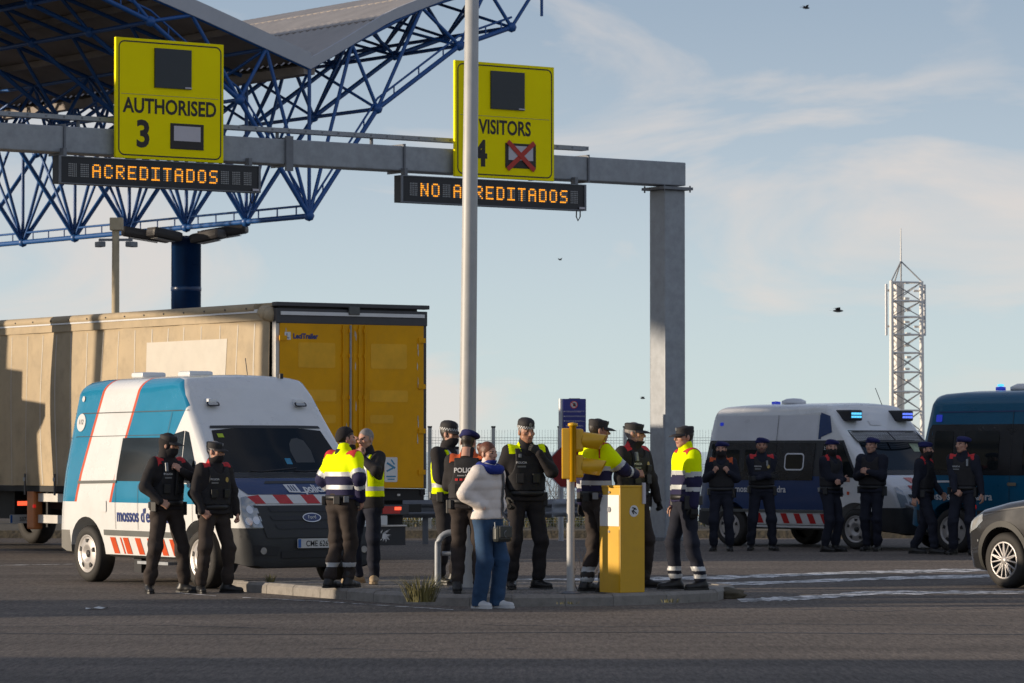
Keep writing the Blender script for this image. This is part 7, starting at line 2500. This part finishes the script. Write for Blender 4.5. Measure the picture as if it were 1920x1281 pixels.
# the woman
wr, wi = person(914, 1141, 0, 1.70, 52, 'young woman in cream puffer jacket and blue scarf with shoulder bag', dict(
    style='plain', jacket=cl_puff, quilt=1, bulk=.024, abulk=.012, hem=.945, collar=.06, tfold=.007, trousers=cl_jean, tloose=.012, cuff=-.03, boots=cl_shoe, shoe='shoe', female=True, skin=skin_l, hair=hair_b,
    gaiter=-.075, gaiter_mat=cl_scarf, head=-4, nod=2, feet=((.085, -.05, 14), (-.095, .05, -12)), hands=((.15, .075, 1.08), (-.15, .075, 1.08)), poles=((1, -1, 0), (-1, -1, 0)), hkind=('fist', 'fist'),
    hdir=((-.9, -.4, .1), (.9, -.4, .1)), belt=False, drop=0.0))
# hair drawn back, with a knot
f = Field((-.13, -.19, -.12), (.13, .15, .16), .007)
f.ell((0, -.016, .034), (.0815, .104, .101), .01)
f.ell((0, .085, -.028), (.068, .075, .092), 0, neg=True)
f.ell((0, .02, -.10), (.09, .10, .075), 0, neg=True)
f.ell((0, -.122, .066), (.044, .042, .046), .012)
f.cap((0, -.12, .05), (-.01, -.135, -.02), .030, .016, .02)
V, F = f.mesh()
np_mesh('hair', (V * wi['hk']) @ wi['HMn'].T + wi['S'](wi['hc']), F, [hair_b], wr)
# the scarf's thick roll and the bag on its strap
k = wi['k']
f = Field((-.18, -.18, 1.36), (.18, .22, 1.64), .009)
for i in range(16):
    a, b_ = 2 * math.pi * i / 16, 2 * math.pi * (i + 1) / 16
    r1 = lambda t: np.array((.098 * math.cos(t), .030 + .108 * math.sin(t), 1.492 - .022 * math.sin(t))) * k
    f.cap(r1(a), r1(b_), .046, .046, .012)
X, Y, Z = f.full(); f.a += .006 * folds(X, Y, Z, 4, 40, 80, .7)
V, F = f.mesh(); np_mesh('scarf', V, F, [cl_scarf], wr)
bag = thing('shoulder_bag', 'small black leather shoulder bag hanging before the woman', 'bag', wr.location, 0)
bag.rotation_euler = wr.rotation_euler
bc_ = Vector((.03, .225, .795)) * k
MB().box(bc_, (.235, .085, .17), bev=.035).build('body', m_bag, bag)
MB().box(bc_ + Vector((0, .046, .02)), (.20, .012, .115), bev=.005).build('flap', m_bag, bag)
MB().path([bc_ + Vector((.07 * math.cos(R(a)) - .03, .055, .04 * math.sin(R(a)))) for a in range(-60, 61, 15)], .004, 6).build('handle_ring', m_gearg, bag)
for sx in (-.115, .115): MB().tube(bc_ + Vector((sx, 0, .06)), bc_ + Vector((sx * 1.02, -.005, .12)), .007, 6).build('buckle', m_galv, bag)
bvj = bvh_of([c for c in wr.children if c.name.startswith('jacket')][0])
v, fcs = [], []
for i in range(15):
    t = i / 14
    zc = 1.0 + .46 * t
    x = -.10 - .02 * t
    h_, n_, _, _ = bvj.ray_cast(Vector((x * k, 3, zc * k)), Vector((0, -1, 0)))
    y = (h_.y + .012) if h_ is not None else (v[-1][1] if v else .2)
    v += [((x - .02) * k, y, zc * k), ((x + .02) * k, y, zc * k)]
v = [tuple(bc_ + Vector((-.135, 0, .12))), tuple(bc_ + Vector((-.10, 0, .12)))] + v
fcs = [(2 * i, 2 * i + 1, 2 * i + 3, 2 * i + 2) for i in range(len(v) // 2 - 1)]
mk('strap', v, fcs, M('strap_patterned', (.06, .06, .065), .7, var=.6, vscale=40), bag)
# officer with the checkered side cap
person(985, 1104, zi, 1.82, 14, 'grey-haired officer in black uniform with checkered side cap, hand at collar', dict(
    style='urbana', hat='check', peak=False, vest='tac', chest_text='POLICIA', head=14, nod=4, skin=skin_m, hair=hair_g, collar=.05, trousers=cl_black, bulk=.024,
    feet=((.15, .0, 12), (-.13, .03, -30)), hands=((.24, .10, .96), (-.10, .20, 1.43)), poles=((1, -1, 0), (-.8, .0, -1.3)), hkind=('relax', 'grip'), gloves=(True, True), hdir=((-.2, .4, -.8), (.75, 0, .5)), hback=((1, .2, .2), (-.2, 1, .1)), gear=(('badge_plate', .09, 0, 1.395, (.03, .015, .04), m_gearg, .008),) + TACG[1:3]))
# by the yellow signal and cabinet
person(1118, 1110, zi, 1.83, 118, 'officer in cap and yellow-navy jacket reaching out behind the yellow signal', dict(
    style='hivis', hat='cap', head=-14, nod=2, bulk=.032, abulk=.008, hem=.97, collar=.055, skin=skin_m, hair=hair_d, leg_bands=((.10, .145), (.20, .25)),
    feet=((.10, .04, 5), (-.13, -.04, -10)), hands=((.08, .42, 1.20), (-.30, -.02, .80)), poles=((1, -.6, -.6), (-.5, -1, 0)), hkind=('grip', 'relax'), gloves=(False, True), hdir=((-.1, 1, .1), None), hback=((.9, .1, .4), None)))
person(1186, 1103, zi, 1.80, 48, 'officer in cap and black uniform with red shoulders behind the yellow cabinet', dict(
    style='mosso', hat='cap', gaiter=-.085, vest='tac', head=26, nod=0, skin=skin_l, hair=hair_g, chest_text='POLICIA', badge=1, bulk=.028, collar=.05,
    feet=((.13, 0, 10), (-.15, .05, -20)), hands=((.25, .06, .86), (-.26, .14, .93)), poles=((.8, -1, 0), (-1, -.7, 0)), hkind=('relax', 'fist'), gloves=(True, True), gear=TACG))
person(1290, 1106, zi, 1.76, -72, 'officer in cap and yellow-navy jacket facing left, right of the cabinet', dict(
    style='hivis', hat='cap', head=8, nod=0, bulk=.036, abulk=.010, hem=.95, collar=.055, skin=skin_l, hair=hair_d, trousers=cl_navyd, leg_bands=((.12, .165), (.205, .25)),
    feet=((.12, .10, 6), (-.12, -.10, -14)), hands=((.24, .08, .88), (-.25, .02, .86)), poles=((.8, -1, 0), (-.8, -1, 0)), hkind=('relax', 'relax'), gloves=(False, True), lean=(0, -.02), hip=(0, .03)))
# six by the dark vans
gF = 'beret officers standing by the vans at right'
FAR = dict(far=True, jacket=cl_navyd, trousers=cl_navyd, vest='tac', style='mosso', hat='beret', group=gF, gear=())
person(1353, 1034, 0, 1.76, -6, 'masked beret officer with hands on the vest straps, leftmost by the dark vans', dict(FAR, patch=cl_orange, gaiter=-.02, head=-4, hands=((.12, .18, 1.27), (-.12, .18, 1.27)), poles=((.4, -.3, -1), (-.4, -.3, -1)), hkind=('fist', 'fist'), hdir=((-.4, .3, .7), (.4, .3, .7)), hback=((.5, .8, .2), (-.5, .8, .2))))
person(1428, 1033, 0, 1.82, 4, 'bearded beret officer with bare face and arms folded by the dark vans', dict(FAR, beard=1, head=-6, skin=skin_m, chest_text='POLICIA', badge=1, feet=((.17, 0, 15), (-.17, .02, -15)), hands=((-.10, .22, 1.17), (.10, .25, 1.13)), poles=((.4, -.2, -1), (-.4, -.2, -1)), hkind=('relax', 'fist'), gloves=(True, True), hdir=((-1, .1, .0), (1, .1, 0)), hback=((0, 1, .2), (0, 1, .2)), gear=(('radio', -.07, 0, 1.37, (.03, .025, .09), m_gearg, .01),)))
person(1557, 1035, 0, 1.79, 48, 'masked beret officer with folded arms before the riot van wheel', dict(FAR, gaiter=-.02, head=-40, hands=((-.06, .24, 1.14), (.08, .27, 1.10)), poles=((.4, -.2, -1), (-.4, -.2, -1)), hkind=('relax', 'fist'), hdir=((-1, .1, .0), (1, .1, 0)), hback=((0, 1, .2), (0, 1, .2))))
person(1636, 1034, 0, 1.82, -24, 'broad masked beret officer before the riot van bonnet', dict(FAR, style='plain', gaiter=.0, head=-12, bulk=.03, abulk=.008, hands=((.06, .24, 1.22), (-.02, .26, 1.24)), poles=((.5, -.2, -1), (-.5, -.2, -1)), hkind=('grip', 'grip'), hdir=((-.9, .4, .2), (.9, .4, .2)), hback=((0, 1, .2), (0, 1, .2)), feet=((.09, 0, 8), (-.09, .02, -8)), gear=(('patch', -.17, 0, 1.34, (.04, .012, .028), m_gold, .004),)))
person(1733, 1039, 0, 1.77, 62, 'masked beret officer walking past the bull bar', dict(FAR, gaiter=-.02, head=10, feet=((.09, .20, 4), (-.09, -.20, -4, .0)), hands=((.27, -.06, .84), (-.22, .20, .95)), poles=((.6, -1, 0), (-.6, -1, 0)), drop=.02))
person(1806, 1041, 0, 1.83, -18, 'bare-faced beret officer looking left beside the minibus', dict(FAR, head=-34, skin=skin_l, chest_text='POLICIA', hair=hair_d, feet=((.15, 0, 15), (-.14, .05, -15)), hands=((.08, .21, .93), (-.31, .05, .84)), poles=((1, -.6, -.2), (-.7, -1, 0)), hkind=('fist', 'relax'), hdir=((-.8, .2, -.4), None), hback=((.2, 1, .2), None), gear=(('radio', -.09, 0, 1.38, (.032, .025, .11), m_gearg, .01),)))
